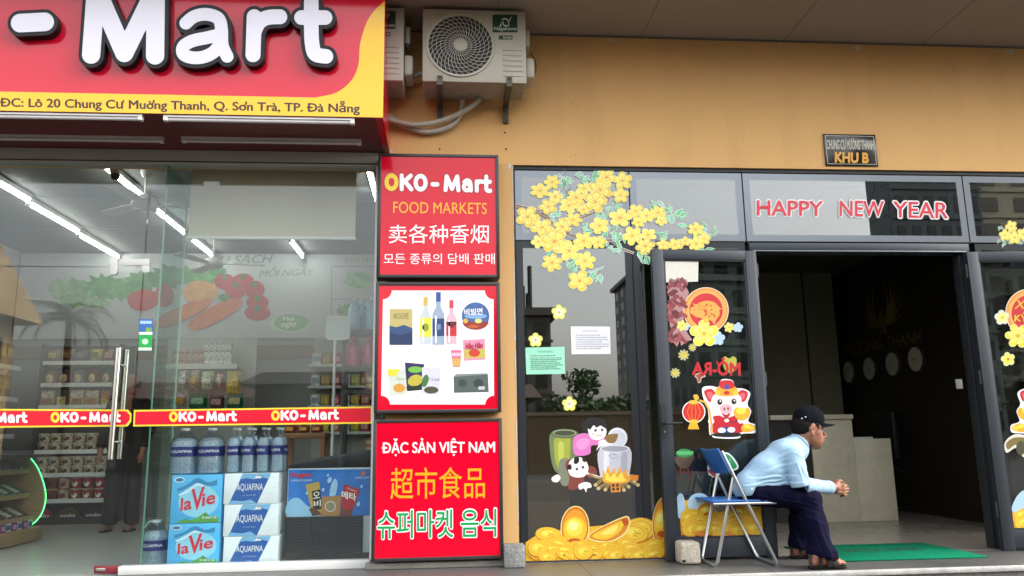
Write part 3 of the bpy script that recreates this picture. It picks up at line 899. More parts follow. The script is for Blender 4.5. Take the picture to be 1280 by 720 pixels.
pipe([(600, 123, -.14), (592, 131, -.12), (572, 143, -.10), (548, 152, -.09), (520, 156, -.09), (496, 152, -.09), (474, 144, -.09), (440, 120, -.12)], .021, 'pale insulated pipe crossing in front of its twin under the air conditioner')
pipe([(578, 123, -.12), (577, 133, -.08), (571, 150, -.05), (558, 160, -.045), (535, 165, -.04), (512, 160, -.04), (488, 146, -.05), (470, 132, -.08), (450, 110, -.12)], .021, 'grey taped insulated pipe looping lowest down the wall')
pipe([(479, 118, -.12), (483, 121, -.1), (484, 129, -.08), (480, 138, -.06), (474, 140, -.06)], .016, 'short bent pipe beside the awning sign corner')
pipe([(505, 102, -.12), (513, 97, -.12), (521, 94, -.11), (530, 92, -.10)], .02, 'silver foil wrapped pipe between the two air conditioners')
wr = MB(); wr.tube(catmull([at(663, 66, -.08), at(668, 74, -.05), at(670, 82, -.03), at(669, 90, -.05), at(664, 93, -.08)], 6, False), .0035, m_black, n=6)
tag(wr.build('cable', smooth=60), 'thin black cable looping beside the whole air conditioner', 'cable')

# ================================================================ three light box signs on the pillar
m_sfr = M('#2a2728', rough=.35, var=.04)
BY = -.15
BP = YP(BY)
def light_box(label, tl, tr, br, bl, face_m):
    q = [BP.px(*p) for p in (tl, tr, br, bl)]
    u0, u1 = (q[0][0] + q[3][0]) / 2, (q[1][0] + q[2][0]) / 2; v1, v0 = (q[0][1] + q[1][1]) / 2, (q[2][1] + q[3][1]) / 2
    t = thing('light_box_sign', label, 'sign', ((u0 + u1) / 2, BY, v0), 'light box signs on the pillar')
    f = MB(); fw = .024
    f.pbox(BP, u0, u0 + fw, v0, v1, -.143, 0, m_sfr); f.pbox(BP, u1 - fw, u1, v0, v1, -.143, 0, m_sfr)
    f.pbox(BP, u0 + fw, u1 - fw, v1 - fw, v1, -.143, -.0006, m_sfr); f.pbox(BP, u0 + fw, u1 - fw, v0, v0 + fw, -.143, -.0006, m_sfr)
    f.build('frame', t, bevel=.002)
    MB().pbox(BP, u0 + fw + .0005, u1 - fw - .0005, v0 + fw + .0005, v1 - fw - .0005, -.14, -.006, face_m).build('face', t)
    return t, (u0 + fw, u1 - fw, v0 + fw, v1 - fw)
m_face1 = M('#d80a2c', rough=.10, var=.02, k=.9, spec=.35)
m_face3 = M('#df0026', rough=.14, var=.02, k=1.0, spec=.25)
W_ = M('#f3eef0', rough=.25, var=0); Y_ = M('#f0c81c', rough=.25, var=0); YO = M('#f0a818', rough=.25, var=0)
t, _ = light_box('red light box sign with the shop name and pale foreign writing, top of three', (472.5, 191), (623.7, 194), (624.3, 346.5), (470.7, 347.5), m_face1)
l = MB(); LD = -.0052
shop_name(l, BP, (480.5, 238.5), (615.5, 241), 22.5, LD, Y_, W_, M('#8e1a30', rough=.3))
l.text(BP, 'FOOD MARKETS', (491.5, 266), (608.5, 267.5), 14.2, LD, YO, off=-.004)
l.text(BP, '卖各种香烟', (486, 304), (611, 304), 23.5, LD, W_, off=-.004)
l.text(BP, '모든 종류의 담배 판매', (479.5, 330), (618.5, 330), 13.5, LD, W_, off=-.002)
l.build('lettering', t)

t, (u0, u1, v0, v1) = light_box('light box sign with pictures of groceries on white inside a red border', (470, 352.5), (625, 353), (626.5, 515), (467, 517), m_face1)
l = MB()
wp = []
for (cx, cy, sx, sy) in ((478.7, 363, 1, 1), (617, 363, -1, 1), (617.5, 505.5, -1, -1), (476.5, 505.5, 1, -1)):
    arc = [(cx + sx * 11 * math.cos(a), cy + sy * 11 * math.sin(a)) for a in np.linspace(0, math.pi / 2, 7)]
    if (sx, sy) in ((1, 1), (-1, -1)): arc = arc[::-1]
    wp += arc
l.pxpoly(BP, wp, LD, M('#eef0f2', rough=.12, var=0))
D2 = LD + .0006; D3 = LD + .0012; D4 = LD + .0018
C = lambda h: M(h, rough=.3, var=.05, scale=40)
l.pxpoly(BP, pxrect(486.8, 386, 515.6, 431), D2, C('#b7a86a')); l.pxpoly(BP, [(486.8, 407), (495, 409), (505, 406), (515.6, 410), (515.6, 431), (486.8, 431)], D3, C('#2a4672'))
l.pxpoly(BP, [(486.8, 415), (500, 419), (515.6, 414), (515.6, 431), (486.8, 431)], D4, C('#1d2f55')); l.text(BP, 'ARCHCAFÉ', (491.5, 398.5), (510.5, 398.5), 9, D3, C('#6d6238'))
def bottle_px(cx, y0, y1, w, neck, body, lab, cap, yl0, yl1):
    h = y1 - y0
    pts = [(cx - w, y1), (cx - w, y0 + h * .42), (cx - neck, y0 + h * .28), (cx - neck, y0 + h * .1), (cx + neck, y0 + h * .1), (cx + neck, y0 + h * .28), (cx + w, y0 + h * .42), (cx + w, y1)]
    l.pxpoly(BP, pts, D2, C(body)); l.pxpoly(BP, pxrect(cx - neck, y0, cx + neck, y0 + h * .18), D3, C(cap)); l.pxpoly(BP, pxrect(cx - w, yl0, cx + w, yl1), D3, C(lab))
    l.pxpoly(BP, pxrect(cx - w * .55, y0 + h * .45, cx - w * .3, y1 - 2), D4, C('#f5f7fa'))
bottle_px(532, 371, 430, 7, 2.8, '#b9c2c6', '#d8d23a', '#c9a94a', 397, 421); l.pxpoly(BP, ell(532, 409, 4, 5), D4, C('#7d8f2a'))
bottle_px(548, 365, 431, 7.5, 3, '#93a3b8', '#263a6a', '#2d4a94', 398, 420); l.pxpoly(BP, pxrect(545, 405, 551, 412), D4, C('#6b7fa8'))
bottle_px(564.3, 375, 430, 6.5, 2.6, '#cfaab8', '#c21f33', '#c63a52', 402, 420); l.pxpoly(BP, [(558, 402), (570.7, 402), (570.7, 405), (564.5, 410), (558, 405)], D4, C('#5a1420'))
l.pxpoly(BP, ell(594.5, 395, 17.3, 17.3, 32), D2, C('#3e5d96')); l.pxpoly(BP, ell(594.5, 402, 16.3, 10.2, 28, a0=0, a1=180), D3, C('#8e2c22')); l.pxpoly(BP, ell(594.5, 395, 14, 3.5), D4, C('#7aa0c8'))
l.text(BP, '비빔면', (580.5, 394), (603, 393), 8, D4 + .0006, W_, off=.02); l.pxpoly(BP, ell(598, 401, 4.5, 3), D4, C('#c8d27a')); l.pxpoly(BP, ell(582, 401, 3, 3), D4, C('#d9a23a')); l.pxpoly(BP, ell(592, 408, 7, 2.2), D4, C('#b5532e'))
l.pxpoly(BP, [(578.5, 425), (606, 423.5), (607, 449.5), (580, 451)], D2, C('#d98aa6')); l.pxpoly(BP, [(580, 437), (606, 436), (606.3, 447), (581, 448)], D3, C('#b8b04a')); l.pxpoly(BP, ell(593, 441, 7, 5), D4, C('#c03a2e'))
l.text(BP, 'Hảo Hảo', (582.5, 436.5), (603.5, 435), 8, D4, C('#b01226'), off=.03)
l.pxpoly(BP, [(563.5, 437.5), (577, 437.5), (575, 459), (566, 459)], D2, C('#d46a86')); l.pxpoly(BP, [(564.5, 448), (576.2, 448), (575.2, 458), (566, 458)], D3, C('#c9a05a')); l.pxpoly(BP, pxrect(564.8, 441, 575.8, 445), D3, C('#e8b8c8'))
l.pxpoly(BP, [(484.5, 461), (508, 461.5), (508.5, 492.5), (487.5, 496)], D2, C('#c3c9bd')); l.pxpoly(BP, [(484.5, 461), (500, 461.3), (494, 471), (485, 469)], D3, C('#d8c93a')); l.pxpoly(BP, ell(499, 485, 7.5, 5.5), D3, C('#c9913a')); l.text(BP, 'Taro', (495, 475.5), (505, 475.5), 4, D3, C('#6a8a4a'))
l.pxpoly(BP, [(506, 453), (530, 455), (531, 487), (509, 489)], D2, C('#2b2350')); l.pxpoly(BP, ell(519, 462, 9, 4), D3, C('#6fae3e')); l.pxpoly(BP, ell(519, 475.5, 9.5, 7, rot=-20), D3, C('#b6a93a')); l.pxpoly(BP, [(508, 483), (531, 481), (531, 487), (509, 489)], D3, C('#1a2a1c'))
l.pxpoly(BP, [(527.5, 459), (551.5, 459), (549, 494), (527.5, 491)], D4, C('#c9c6d8')); l.pxpoly(BP, ell(531.5, 476, 4, 8, rot=15), D4 + .0006, C('#3f7038')); l.pxpoly(BP, ell(539, 487.5, 9, 4.5), D4 + .0006, C('#4a4a30')); l.text(BP, 'Trà xanh', (536, 476), (549.5, 476), 4, D4 + .0006, C('#7a4a6a'))
l.pxpoly(BP, [(567, 471), (610, 468), (611, 490), (567.5, 491)], D2, C('#4f5a58')); l.pxpoly(BP, [(567, 471), (610, 468), (608, 466.5), (570, 467.5)], D2, C('#7a8582')); l.pxpoly(BP, ell(578, 479, 5.5, 5), D3, C('#39423f')); l.pxpoly(BP, ell(598, 479, 6, 5.5), D3, C('#343c3a')); l.pxpoly(BP, pxrect(598, 483, 606, 487), D4, C('#b9beb9'))
l.build('printed_pictures', t)

t, _ = light_box('bright red light box sign with orange and green lettering, bottom of three', (468, 524), (627.8, 523.2), (629.2, 698.5), (462.5, 703), m_face3)
l = MB()
l.text(BP, 'ÐẶC SẢN VIỆT NAM', (477.5, 570.2), (618.5, 569.2), 21.8, LD, W_, off=.022)
l.text(BP, '超市食品', (488, 624), (606, 622.5), 39, LD, M('#f0a01a', rough=.25, var=0), off=.004)
l.text(BP, '슈퍼마켓 음식', (472, 673.5), (620.3, 671), 35, LD, W_, off=.048)
l.text(BP, '슈퍼마켓 음식', (472, 673.5), (620.3, 671), 35, LD + .0028, M('#12924a', rough=.3, var=0), off=.010)
l.build('lettering', t)

# name plate of the block
NP = YP(-.012)
t = thing('name_plate', 'small dark plate with gold block name fixed on the tan wall above the doorway', 'sign', at(1063, 207, 0))
q = [NP.px(*p) for p in ((1028.5, 167), (1094, 168.5), (1098.3, 208), (1032.8, 207))]
u0, u1, v0, v1 = (q[0][0] + q[3][0]) / 2, (q[1][0] + q[2][0]) / 2, (q[2][1] + q[3][1]) / 2, (q[0][1] + q[1][1]) / 2
b = MB(); b.pbox(NP, u0, u1, v0, v1, -.011, 0, M('#15130f', rough=.18)); b.build('plate', t, bevel=.002)
b = MB(); ln = M('#b9b2a4', rough=.3, metal=.5)
for (a_, b_, c_, d_) in ((u0 + .015, u1 - .015, v1 - .018, v1 - .015), (u0 + .015, u1 - .015, v0 + .015, v0 + .018), (u0 + .015, u0 + .018, v0 + .0182, v1 - .0182), (u1 - .018, u1 - .015, v0 + .0182, v1 - .0182)): b.poly(NP, [(a_, c_), (b_, c_), (b_, d_), (a_, d_)], .0008, ln)
PT = 'CHUNG CƯ MƯÒNG THANH'; b.text(NP, PT, (1033.2, 186.5), (1091.8, 187.2), 14.5, .0014, M('#c9c3b2', rough=.3), off=.029)
_V = text_tris(PT)[0]; _lo, _hi = _V.min(0), _V.max(0); a_ = (text_tris('CHUNG CƯ MƯÒ')[0].max(0)[0] - _lo[0]) / (_hi[0] - _lo[0]); x_ = 1033.2 + 58.6 * a_
b.pxpoly(NP, [(x_ - .9, 178), (x_ - .2, 176.3), (x_ + .5, 176.3), (x_, 178.6)], .004, M('#c9c3b2', rough=.3))
b.text(NP, 'KHU B', (1044, 202.8), (1085, 203.6), 12, .0014, M('#d79a1c', rough=.3), off=.05)
b.build('lettering', t)
# ================================================================ inside the shop
C = lambda h, r_=.5, k=.9: M(h, rough=r_, var=.07, scale=18, k=k)
ZC_ = 3.42
m_lit = lamp('tube_glow', (1.0, .98, .90), 6.0)
m_fit = M('#dcdedb', rough=.4)
def ceiling_tube(a, b, label):
    A, B = atz(*a, ZC_ - .075), atz(*b, ZC_ - .075); x = (A[0] + B[0]) / 2
    t = thing('ceiling_light', label, 'tube light', (x, (A[1] + B[1]) / 2, ZC_ - .09), 'lit tube lights on the shop ceiling')
    MB().box(x - .03, x + .03, A[1], B[1], ZC_ - .05, ZC_ - .001, m_fit).build('batten', t, bevel=.005)
    MB().tube([(x, A[1] + .03, ZC_ - .075), (x, B[1] - .03, ZC_ - .075)], .016, m_lit, n=10).build('tube', t, smooth=40)
    for y in (A[1], B[1] - .03): MB().box(x - .02, x + .02, y, y + .03, ZC_ - .1, ZC_ - .0502, m_fit).build('holder', t)
ceiling_tube((0, 228), (33, 252), 'lit ceiling tube at the near end of the row over the glass door')
ceiling_tube((38, 254), (95, 291), 'lit ceiling tube in the middle of the row over the glass door')
ceiling_tube((99, 293), (146, 322), 'lit ceiling tube at the far end of the row over the glass door')
ceiling_tube((128, 207), (178, 247), 'lit ceiling tube above the white security camera')
ceiling_tube((195, 262), (229, 292), 'lit ceiling tube just left of the hanging roller blind')
ceiling_tube((237, 298), (266, 320), 'lit ceiling tube seen under the left end of the roller blind')
ceiling_tube((361, 300), (379, 321), 'lit ceiling tube seen under the middle of the roller blind')
ceiling_tube((459, 209), (471, 250), 'lit ceiling tube right of the roller blind by the sign pillar')

# roller blind just behind the pane
BLY = .24
a = at(235, 298, BLY); b = at(446, 211, BLY)
bl = thing('roller_blind', 'beige roller blind half pulled down behind the shop window', 'blind', (float(a[0] + b[0]) / 2, BLY, float(a[2])))
MB().box(a[0], b[0], BLY, BLY + .003, a[2] + .02, b[2] - .02, M('#cfc6b0', rough=.85, var=.04, scale=2, k=.9)).build('fabric', bl)
MB().tube([(a[0] - .02, BLY + .02, b[2]), (b[0] + .03, BLY + .02, b[2])], .03, m_fit, n=14).build('roll', bl, smooth=40)
MB().box(a[0] - .005, b[0] + .005, BLY - .008, BLY + .012, a[2] - .005, a[2] + .0195, m_white_alu).build('bottom_bar', bl, bevel=.004)

def fan(px_, py_, Y, zdrop, label, rot):
    c = at(px_, py_, Y); x, y = c[0], Y
    zt = ZC_ - .001; zm = zt - zdrop
    t = thing('ceiling_fan', label, 'ceiling fan', (x, y, zm), 'ceiling fans of the shop')
    m = M('#d8dad6', rough=.4)
    mb = MB(); mb.lathe([(.03, zt - .09), (.055, zt - .05), (.06, zt)], (x, y, 0), m, 16); mb.build('canopy', t, smooth=50)
    mb = MB(); mb.tube([(x, y, zm + .08), (x, y, zt - .08)], .012, m, 10); mb.build('rod', t, smooth=50)
    mb = MB(); mb.lathe([(.03, zm - .06), (.1, zm - .04), (.12, zm), (.1, zm + .05), (.03, zm + .09)], (x, y, 0), m, 20); mb.build('motor', t, smooth=50)
    for k_ in range(3):
        an = rot + k_ * 2 * math.pi / 3; d = np.array([math.cos(an), math.sin(an), 0]); q = np.array([-d[1], d[0], 0]); o = np.array([x, y, zm])
        mb = MB(); top = [o + d * r_ + q * w_ + np.array([0, 0, w_ * .15]) for r_, w_ in ((.11, -.03), (.25, -.06), (.6, -.065), (.6, .065), (.25, .06), (.11, .03))]
        mb.hexa(top, [p + np.array([0, 0, .006]) for p in top], m); mb.build('blade', t)
fan(184, 214, 1.35, .34, 'white ceiling fan behind the security camera, nearer the street', .4)
fan(268, 300, 3.55, .42, 'white ceiling fan in front of the vegetable banner', .1)

cc = at(143, 214, .45)
t = thing('security_camera', 'white security camera with dark lens hung inside above the glass door', 'camera', cc)
mb = MB(); ax_ = np.array([.35, -.55, -.75]); ax_ /= np.linalg.norm(ax_)
mb.lathe([(.03, -.075), (.034, -.07), (.036, .05), (.038, .07)], cc, M('#e4e2dc', rough=.35), 16, ax_); mb.build('body', t, smooth=50)
mb = MB(); mb.lathe([(.033, .0705), (.033, .085), (.02, .088)], cc, m_black, 16, ax_); mb.build('lens', t, smooth=50)
mb = MB(); mb.tube([cc - ax_ * .05 + np.array([0, 0, .03]), (cc[0], cc[1] + .06, 3.10)], .012, m_white_alu); mb.build('bracket', t, smooth=50)

# produce banner on the back wall
VY = 4.73
VP = YP(VY)
a = at(30, 424, VY); b = at(500, 318, VY)
t = thing('produce_banner', 'wide pale banner with printed vegetables high on the back wall of the shop', 'banner', (float(a[0] + b[0]) / 2, VY, float(a[2])))
mb = MB(); mb.box(-5.58, -.36, VY, VY + .015, a[2], 3.40, M('#e3e6ea', rough=.45, var=.02, k=.62)); mb.build('sheet', t)
v = MB()
def blob(pts, col, d): v.pxpoly(VP, catmull(pts, 5), d, M(col, rough=.5, var=.22, scale=7, k=.85))
def leafy(cx, cy, rx, ry, col, d, n=22, jag=.28):
    v.pxpoly(VP, [(cx + rx * math.cos(q) * f_, cy + ry * math.sin(q) * f_) for q, f_ in ((2 * math.pi * i / n, 1 - jag * (i % 2) - jag * .6 * rnd.random()) for i in range(n))], d, M(col, rough=.5, var=.3, scale=9, k=.85))
for i, (cx, cy, rx, ry, col) in enumerate(((95, 366, 34, 22, '#7fae72'), (130, 358, 30, 20, '#5d9a5a'), (75, 360, 18, 14, '#93bd84'), (155, 362, 26, 16, '#6aa564'), (180, 352, 28, 16, '#4c8a4a'), (208, 346, 30, 18, '#3f7e46'), (236, 344, 26, 13, '#5a9654'), (258, 346, 22, 12, '#6fa763'), (120, 378, 22, 8, '#88b67a'), (273, 340, 14, 8, '#4c8a4a'))):
    leafy(cx, cy, rx, ry, col, .001 + i * .0006)
blob([(196, 362), (206, 354), (216, 362), (216, 378), (204, 384), (194, 376)], '#b93a2a', .008)
blob([(228, 366), (240, 352), (262, 353), (273, 364), (264, 376), (242, 380)], '#d9a060', .0086)
blob([(160, 372), (176, 362), (196, 366), (200, 378), (184, 388), (166, 386)], '#c0392b', .0082)
for i, (cx, cy, rx, ry) in enumerate(((281, 352, 13, 10), (304, 351, 13, 9), (318, 362, 13, 11), (295, 362, 14, 11), (322, 378, 14, 9), (322, 391, 16, 10))):
    v.pxpoly(VP, ell(cx, cy, rx, ry), .009 + i * .0006, M('#b8322c', rough=.45, var=.18, scale=9, k=.85)); v.pxpoly(VP, flower(cx, cy - ry * .55, 4, 5), .0126 + i * .0003, M('#4d7d3a', k=.8))
blob([(194, 404), (206, 392), (238, 378), (262, 374), (262, 382), (240, 396), (214, 408), (198, 409)], '#d9804a', .0122)
blob([(236, 406), (250, 392), (282, 376), (300, 374), (302, 382), (284, 396), (256, 410), (240, 412)], '#dc7a40', .0128)
leafy(280, 372, 9, 6, '#5e8f46', .0138)
v.pxpoly(VP, ell(364, 403, 22, 10.5), .001, M('#8cb888', rough=.5, k=.85)); v.pxpoly(VP, ell(362, 405, 25, 11), .0004, M('#c9dcc8', rough=.5, k=.9))
v.text(VP, 'Mua', (354, 401.5), (368, 400.5), 5.5, .002, M('#e8efe6'), off=.02); v.text(VP, 'ngay', (352, 411.5), (371, 409), 7, .002, M('#e8efe6'), off=.02)
mg = M('#8b968f', rough=.5)
v.text(VP, 'RAU SẠCH', (250, 334), (341.5, 331), 13.5, .0012, mg, off=.02, shear=.3); v.text(VP, 'MỖI NGÀY', (324, 346), (393, 344), 12.5, .0012, mg, off=.02, shear=.3)
v.text(VP, 'Tối chọn', (430, 330), (478, 328), 8.5, .0012, M('#a9b06a'), off=.02)
for (x0, y0, x1, y1) in ((414, 332.5, 490, 333.7), (414, 373.5, 490, 374.5), (414, 333.8, 415, 420)): v.pxpoly(VP, pxrect(x0, y0, x1, y1), .0012, M('#8f979a'))
leafy(448, 350, 22, 14, '#8fc088', .0018); leafy(432, 388, 14, 10, '#7da873', .0018)
v.build('print', t)

# ---------------------------------------------------------------- packaged goods: one of each kind, then copies
m_lab = packaging
def proto_box(name, w_, d_, h_, body, bands):
    mb = MB(); mb.box(-w_ / 2, w_ / 2, -d_ / 2, d_ / 2, 0, h_, m_lab(body))
    for (u0, u1, v0, v1, col) in bands:
        mb.add([(-w_ / 2 + w_ * u0, -d_ / 2 - .0012, h_ * v0), (-w_ / 2 + w_ * u1, -d_ / 2 - .0012, h_ * v0), (-w_ / 2 + w_ * u1, -d_ / 2 - .0012, h_ * v1), (-w_ / 2 + w_ * u0, -d_ / 2 - .0012, h_ * v1)], [(0, 1, 2, 3)], m_lab(col))
    return mb
def proto_bag(w_, h_, body, bands):
    mb = MB(); V = []; ns = 8
    rows = [(0, .92, .02), (.12, 1, .05), (.5, .98, .06), (.85, .97, .035), (.93, 1, .006), (1, 1, .004)]
    for (t_, wf, dp) in rows:
        for k_ in range(ns + 1):
            u = -1 + 2 * k_ / ns; V.append((u * w_ / 2 * wf, -dp * (1 - abs(u) ** 2.2), t_ * h_))
    F = []
    for r_ in range(len(rows) - 1):
        for k_ in range(ns):
            F.append((r_ * (ns + 1) + k_, r_ * (ns + 1) + k_ + 1, (r_ + 1) * (ns + 1) + k_ + 1, (r_ + 1) * (ns + 1) + k_))
    mb.add(V, F, m_lab(body))
    mb.add([(x, -y + .002, z) for x, y, z in V], [f[::-1] for f in F], m_lab(body))
    for (u0, u1, v0, v1, col) in bands:
        mb.add([(w_ * (u0 - .5), -.062, h_ * v0), (w_ * (u1 - .5), -.062, h_ * v0), (w_ * (u1 - .5), -.060, h_ * v1), (w_ * (u0 - .5), -.060, h_ * v1)], [(0, 1, 2, 3)], m_lab(col))
    return mb
def proto_cup(r0, r1, h_, body, lidc, patch=None):
    mb = MB(); mb.lathe([(r0, 0), (r1, h_ * .9), (r1 * 1.04, h_ * .92)], (0, 0, 0), m_lab(body), 18)
    mb.lathe([(r1 * 1.05, h_ * .921), (r1 * 1.05, h_), (r1 * .9, h_ * 1.01)], (0, 0, 0), m_lab(lidc), 18)
    if patch:
        for k_ in range(1):
            rr = (r0 + r1) / 2 * 1.02
            P_ = [(rr * 1.02 * math.sin(q * .55), -rr * 1.03 * math.cos(q * .55), h_ * (.46 + .3 * s_)) for q, s_ in ((math.cos(t_), math.sin(t_)) for t_ in np.linspace(0, 2 * math.pi, 15)[:-1])]
            mb.add(P_, [tuple(range(14))], m_lab(patch))
    return mb
def place(base, spots, label, cat, group, rz=0, jit=.06):
    """base: a finished mesh object kept as the first item; the others are copies that share its mesh."""
    for i, s in enumerate(spots):
        o = base if i == 0 else base.copy()
        if i: COL.objects.link(o)
        o.location = tuple(s[:3]); o.rotation_euler = (0, 0, rz + (rnd.random() - .5) * jit * 2)
        tag(o, label if not callable(label) else label(i), cat, group)

def milky(name, fac, col):
    m = bpy.data.materials.new(name); m.use_nodes = True; n = m.node_tree; b = n.nodes['Principled BSDF']; o = n.nodes['Material Output']
    b.inputs['Base Color'].default_value = (*lin(col), 1); b.inputs['Roughness'].default_value = .15
    t_ = n.nodes.new('ShaderNodeBsdfTransparent'); t_.inputs[0].default_value = (.82, .9, .95, 1); mx = n.nodes.new('ShaderNodeMixShader')
    no = n.nodes.new('ShaderNodeTexNoise'); no.inputs['Scale'].default_value = 40; no.inputs['Detail'].default_value = 3
    mr = n.nodes.new('ShaderNodeMapRange'); mr.inputs['From Min'].default_value = .35; mr.inputs['From Max'].default_value = .65; mr.inputs['To Min'].default_value = fac * .4; mr.inputs['To Max'].default_value = min(1, fac * 1.6)
    n.links.new(no.outputs['Fac'], mr.inputs['Value']); n.links.new(mr.outputs[0], mx.inputs[0]); n.links.new(t_.outputs[0], mx.inputs[1]); n.links.new(b.outputs[0], mx.inputs[2]); n.links.new(mx.outputs[0], o.inputs[0])
    return m
# gondola shelf at the back
gY = 3.95
gx0, gx1 = float(at(42, 560, gY)[0]), float(at(129, 560, gY)[0])
m_shelf = M('#c9ccca', rough=.4, k=.9)
m_gdk = M('#2b2c2e', rough=.6)
ytop = [450, 477.5, 505, 561, 590, 622.5, 658]
zs = [float(at(85, y + 3, gY)[2]) for y in ytop]
gon = thing('display_shelf', 'tall grocery shelf with pale price rails at the back behind the glass door', 'shelf', ((gx0 + gx1) / 2, gY, 0))
mb = MB(); mb.box(gx0 + .001, gx1 + .12, gY + .4, gY + .44, 0, 2.12, m_gdk); mb.build('back_panel', gon)
for x in (gx0 - .03, gx1 + .09): MB().box(x, x + .04, gY + .02, gY + .399, 0, 2.1, m_gdk).build('side_panel', gon)
MB().box(gx0, gx1 + .05, gY + .03, gY + .39, 0, .08, m_gdk).build('base', gon)
for z in zs:
    MB().box(gx0 + .012, gx1 + .045, gY + .02, gY + .395, z - .02, z, m_shelf).build('shelf', gon)
for z in zs:
    MB().box(gx0 + .012, gx1 + .045, gY - .004, gY + .0195, z - .03, z + .018, M('#dfe1dc', rough=.4, var=.1, scale=40)).build('price_rail', gon)
def row(z, y, x0, x1, n, dz=0): return [(x0 + (x1 - x0) * (i + .5) / n, y, z + .002 + dz) for i in range(n)]
gxr = gx1 + .03
bowl = proto_cup(.055, .073, .10, '#cfc6b4', '#d9d2c2', '#5c3a24').build('noodle_bowl', local=True, smooth=40)
place(bowl, row(zs[3], gY + .11, gx0, gxr, 6) + row(zs[3], gY + .11, gx0, gxr, 6, .106), 'cream paper bowl with brown picture, stacked double row right under the red door stripe', 'noodle bowl', 'cream noodle bowls on the upper shelf')
bowl2 = proto_cup(.056, .072, .098, '#c9c0ab', '#d2cab6', '#43301f').build('noodle_bowl', local=True, smooth=40)
place(bowl2, row(zs[4], gY + .11, gx0, gxr, 6) + row(zs[4], gY + .11, gx0, gxr, 6, .104), 'cream paper bowl with dark picture, in the stacked double row one shelf lower', 'noodle bowl', 'cream noodle bowls on the lower shelf')
for cols, lab, nn, off_ in ((('#7d4a32', '#d8c6a0', '#3a2015'), 'brown and cream noodle cup in the stacked row above the big tilted bowls', 2, 0), (('#c9b8a8', '#b03030', '#7a2a22'), 'pale noodle cup with red lid beside the brown cups above the tilted bowls', 1, 2), (('#a8232c', '#e0d6cc', '#e8e0d8'), 'red noodle cup in the stacked row above the big tilted bowls', 3, 3)):
    cb = proto_cup(.05, .068, .125, *cols).build('noodle_cup', local=True, smooth=40)
    sp = [s for k_ in range(nn) for s in (row(zs[5], gY + .11, gx0, gxr, 6)[off_ + k_], row(zs[5], gY + .11, gx0, gxr, 6, .131)[off_ + k_])]
    place(cb, sp, lab, 'noodle cup', 'noodle cups above the tilted bowls')
def tilt_bowl(x, col, rim, mid, label, txt):
    mb = MB(); c_ = np.array([x, gY + .08, zs[6] + .115]); axv = np.array([.12, -1, .5])
    mb.lathe([(.075, -.09), (.115, -.005), (.122, 0)], c_, m_lab(rim), 26, axv); mb.lathe([(.118, .001), (.118, .004), (.02, .006)], c_, m_lab(col), 26, axv)
    a1 = axv / np.linalg.norm(axv); e1 = np.cross(a1, [0, 0, 1.0]); e1 /= np.linalg.norm(e1); e2 = np.cross(e1, a1)
    mb.add([c_ + a1 * .0075 + e1 * u + e2 * v_ for u, v_ in ell(0, -.05, .085, .045, 18)], [tuple(range(18))], m_lab(mid))
    V, F = text_tris(txt, .02); lo, hi = V.min(0), V.max(0)
    mb.add([c_ + a1 * .0085 + e1 * (.085 - .17 * (q[0] - lo[0]) / (hi[0] - lo[0])) + e2 * (-.01 + .06 * (q[1] - lo[1]) / (hi[1] - lo[1])) for q in V], F, M('#e9e4da'))
    tag(mb.build('noodle_bowl', smooth=40), label, 'noodle bowl')
tilt_bowl(gx0 + .12, '#a52a1c', '#7e1d14', '#c25a2a', 'big red noodle bowl tilted towards the street on the lowest shelf', 'yolo')
tilt_bowl(gx0 + .41, '#57402c', '#b8ab98', '#a98b52', 'big brown noodle bowl tilted between the red and the black one', 'yolo')
tilt_bowl(gx0 + .70, '#17150f', '#100e0b', '#b49a4c', 'big black noodle bowl with yellow noodles tilted on the lowest shelf', 'yolo')
i = 0
for (x0f, wf, col, bands, lab) in ((.0, .2, '#b9ae8c', [(.05, .95, .62, .92, '#d5cfb8'), (.1, .9, .05, .5, '#9c7a4e')], 'cream carton of fried snack at the left of the shelf above the red stripe'), (.42, .2, '#bdb391', [(.05, .95, .62, .92, '#d5cfb8'), (.1, .9, .05, .5, '#8e6a3e')], 'cream carton with brown dish picture in the middle above the red stripe'), (.63, .2, '#b8ad8a', [(.05, .95, .62, .92, '#d5cfb8'), (.1, .9, .05, .5, '#a58350')], 'cream carton right of the two dish cartons above the red stripe'), (.855, .13, '#a4573a', [(.1, .9, .1, .5, '#caa45c')], 'narrow orange carton at the right end above the red stripe'), (.22, .15, '#38302a', [(.1, .9, .1, .6, '#c9b28a')], 'dark carton with round dish picture between the cream cartons')):
    W_g = gxr - gx0
    o = proto_box('carton', W_g * wf * .96, .12, .19, col, bands).build('carton', local=True)
    place(o, [(gx0 + W_g * (x0f + wf / 2), gY + .1, zs[2] + .002)], lab, 'carton', 'cartons above the red door stripe')
for (cols, n0, lab) in ((('#9a6a32', '#6e4a22'), 0, 'orange tin on the second shelf from the top'), (('#5b3550', '#3a2a34'), 1, 'purple tin on the second shelf from the top'), (('#7d8088', '#55585e'), 2, 'grey tin in the middle of the second shelf from the top'), (('#7d2b22', '#591c16'), 3, 'red tin on the second shelf from the top'), (('#2a5238', '#1d3a28'), 4, 'green tin at the right end of the second shelf from the top')):
    o = proto_cup(.07, .07, .17, cols[0], cols[1], '#c9b896').build('tin', local=True, smooth=40)
    place(o, [row(zs[1], gY + .11, gx0, gxr, 5)[n0]], lab, 'tin', 'tins on the second shelf')
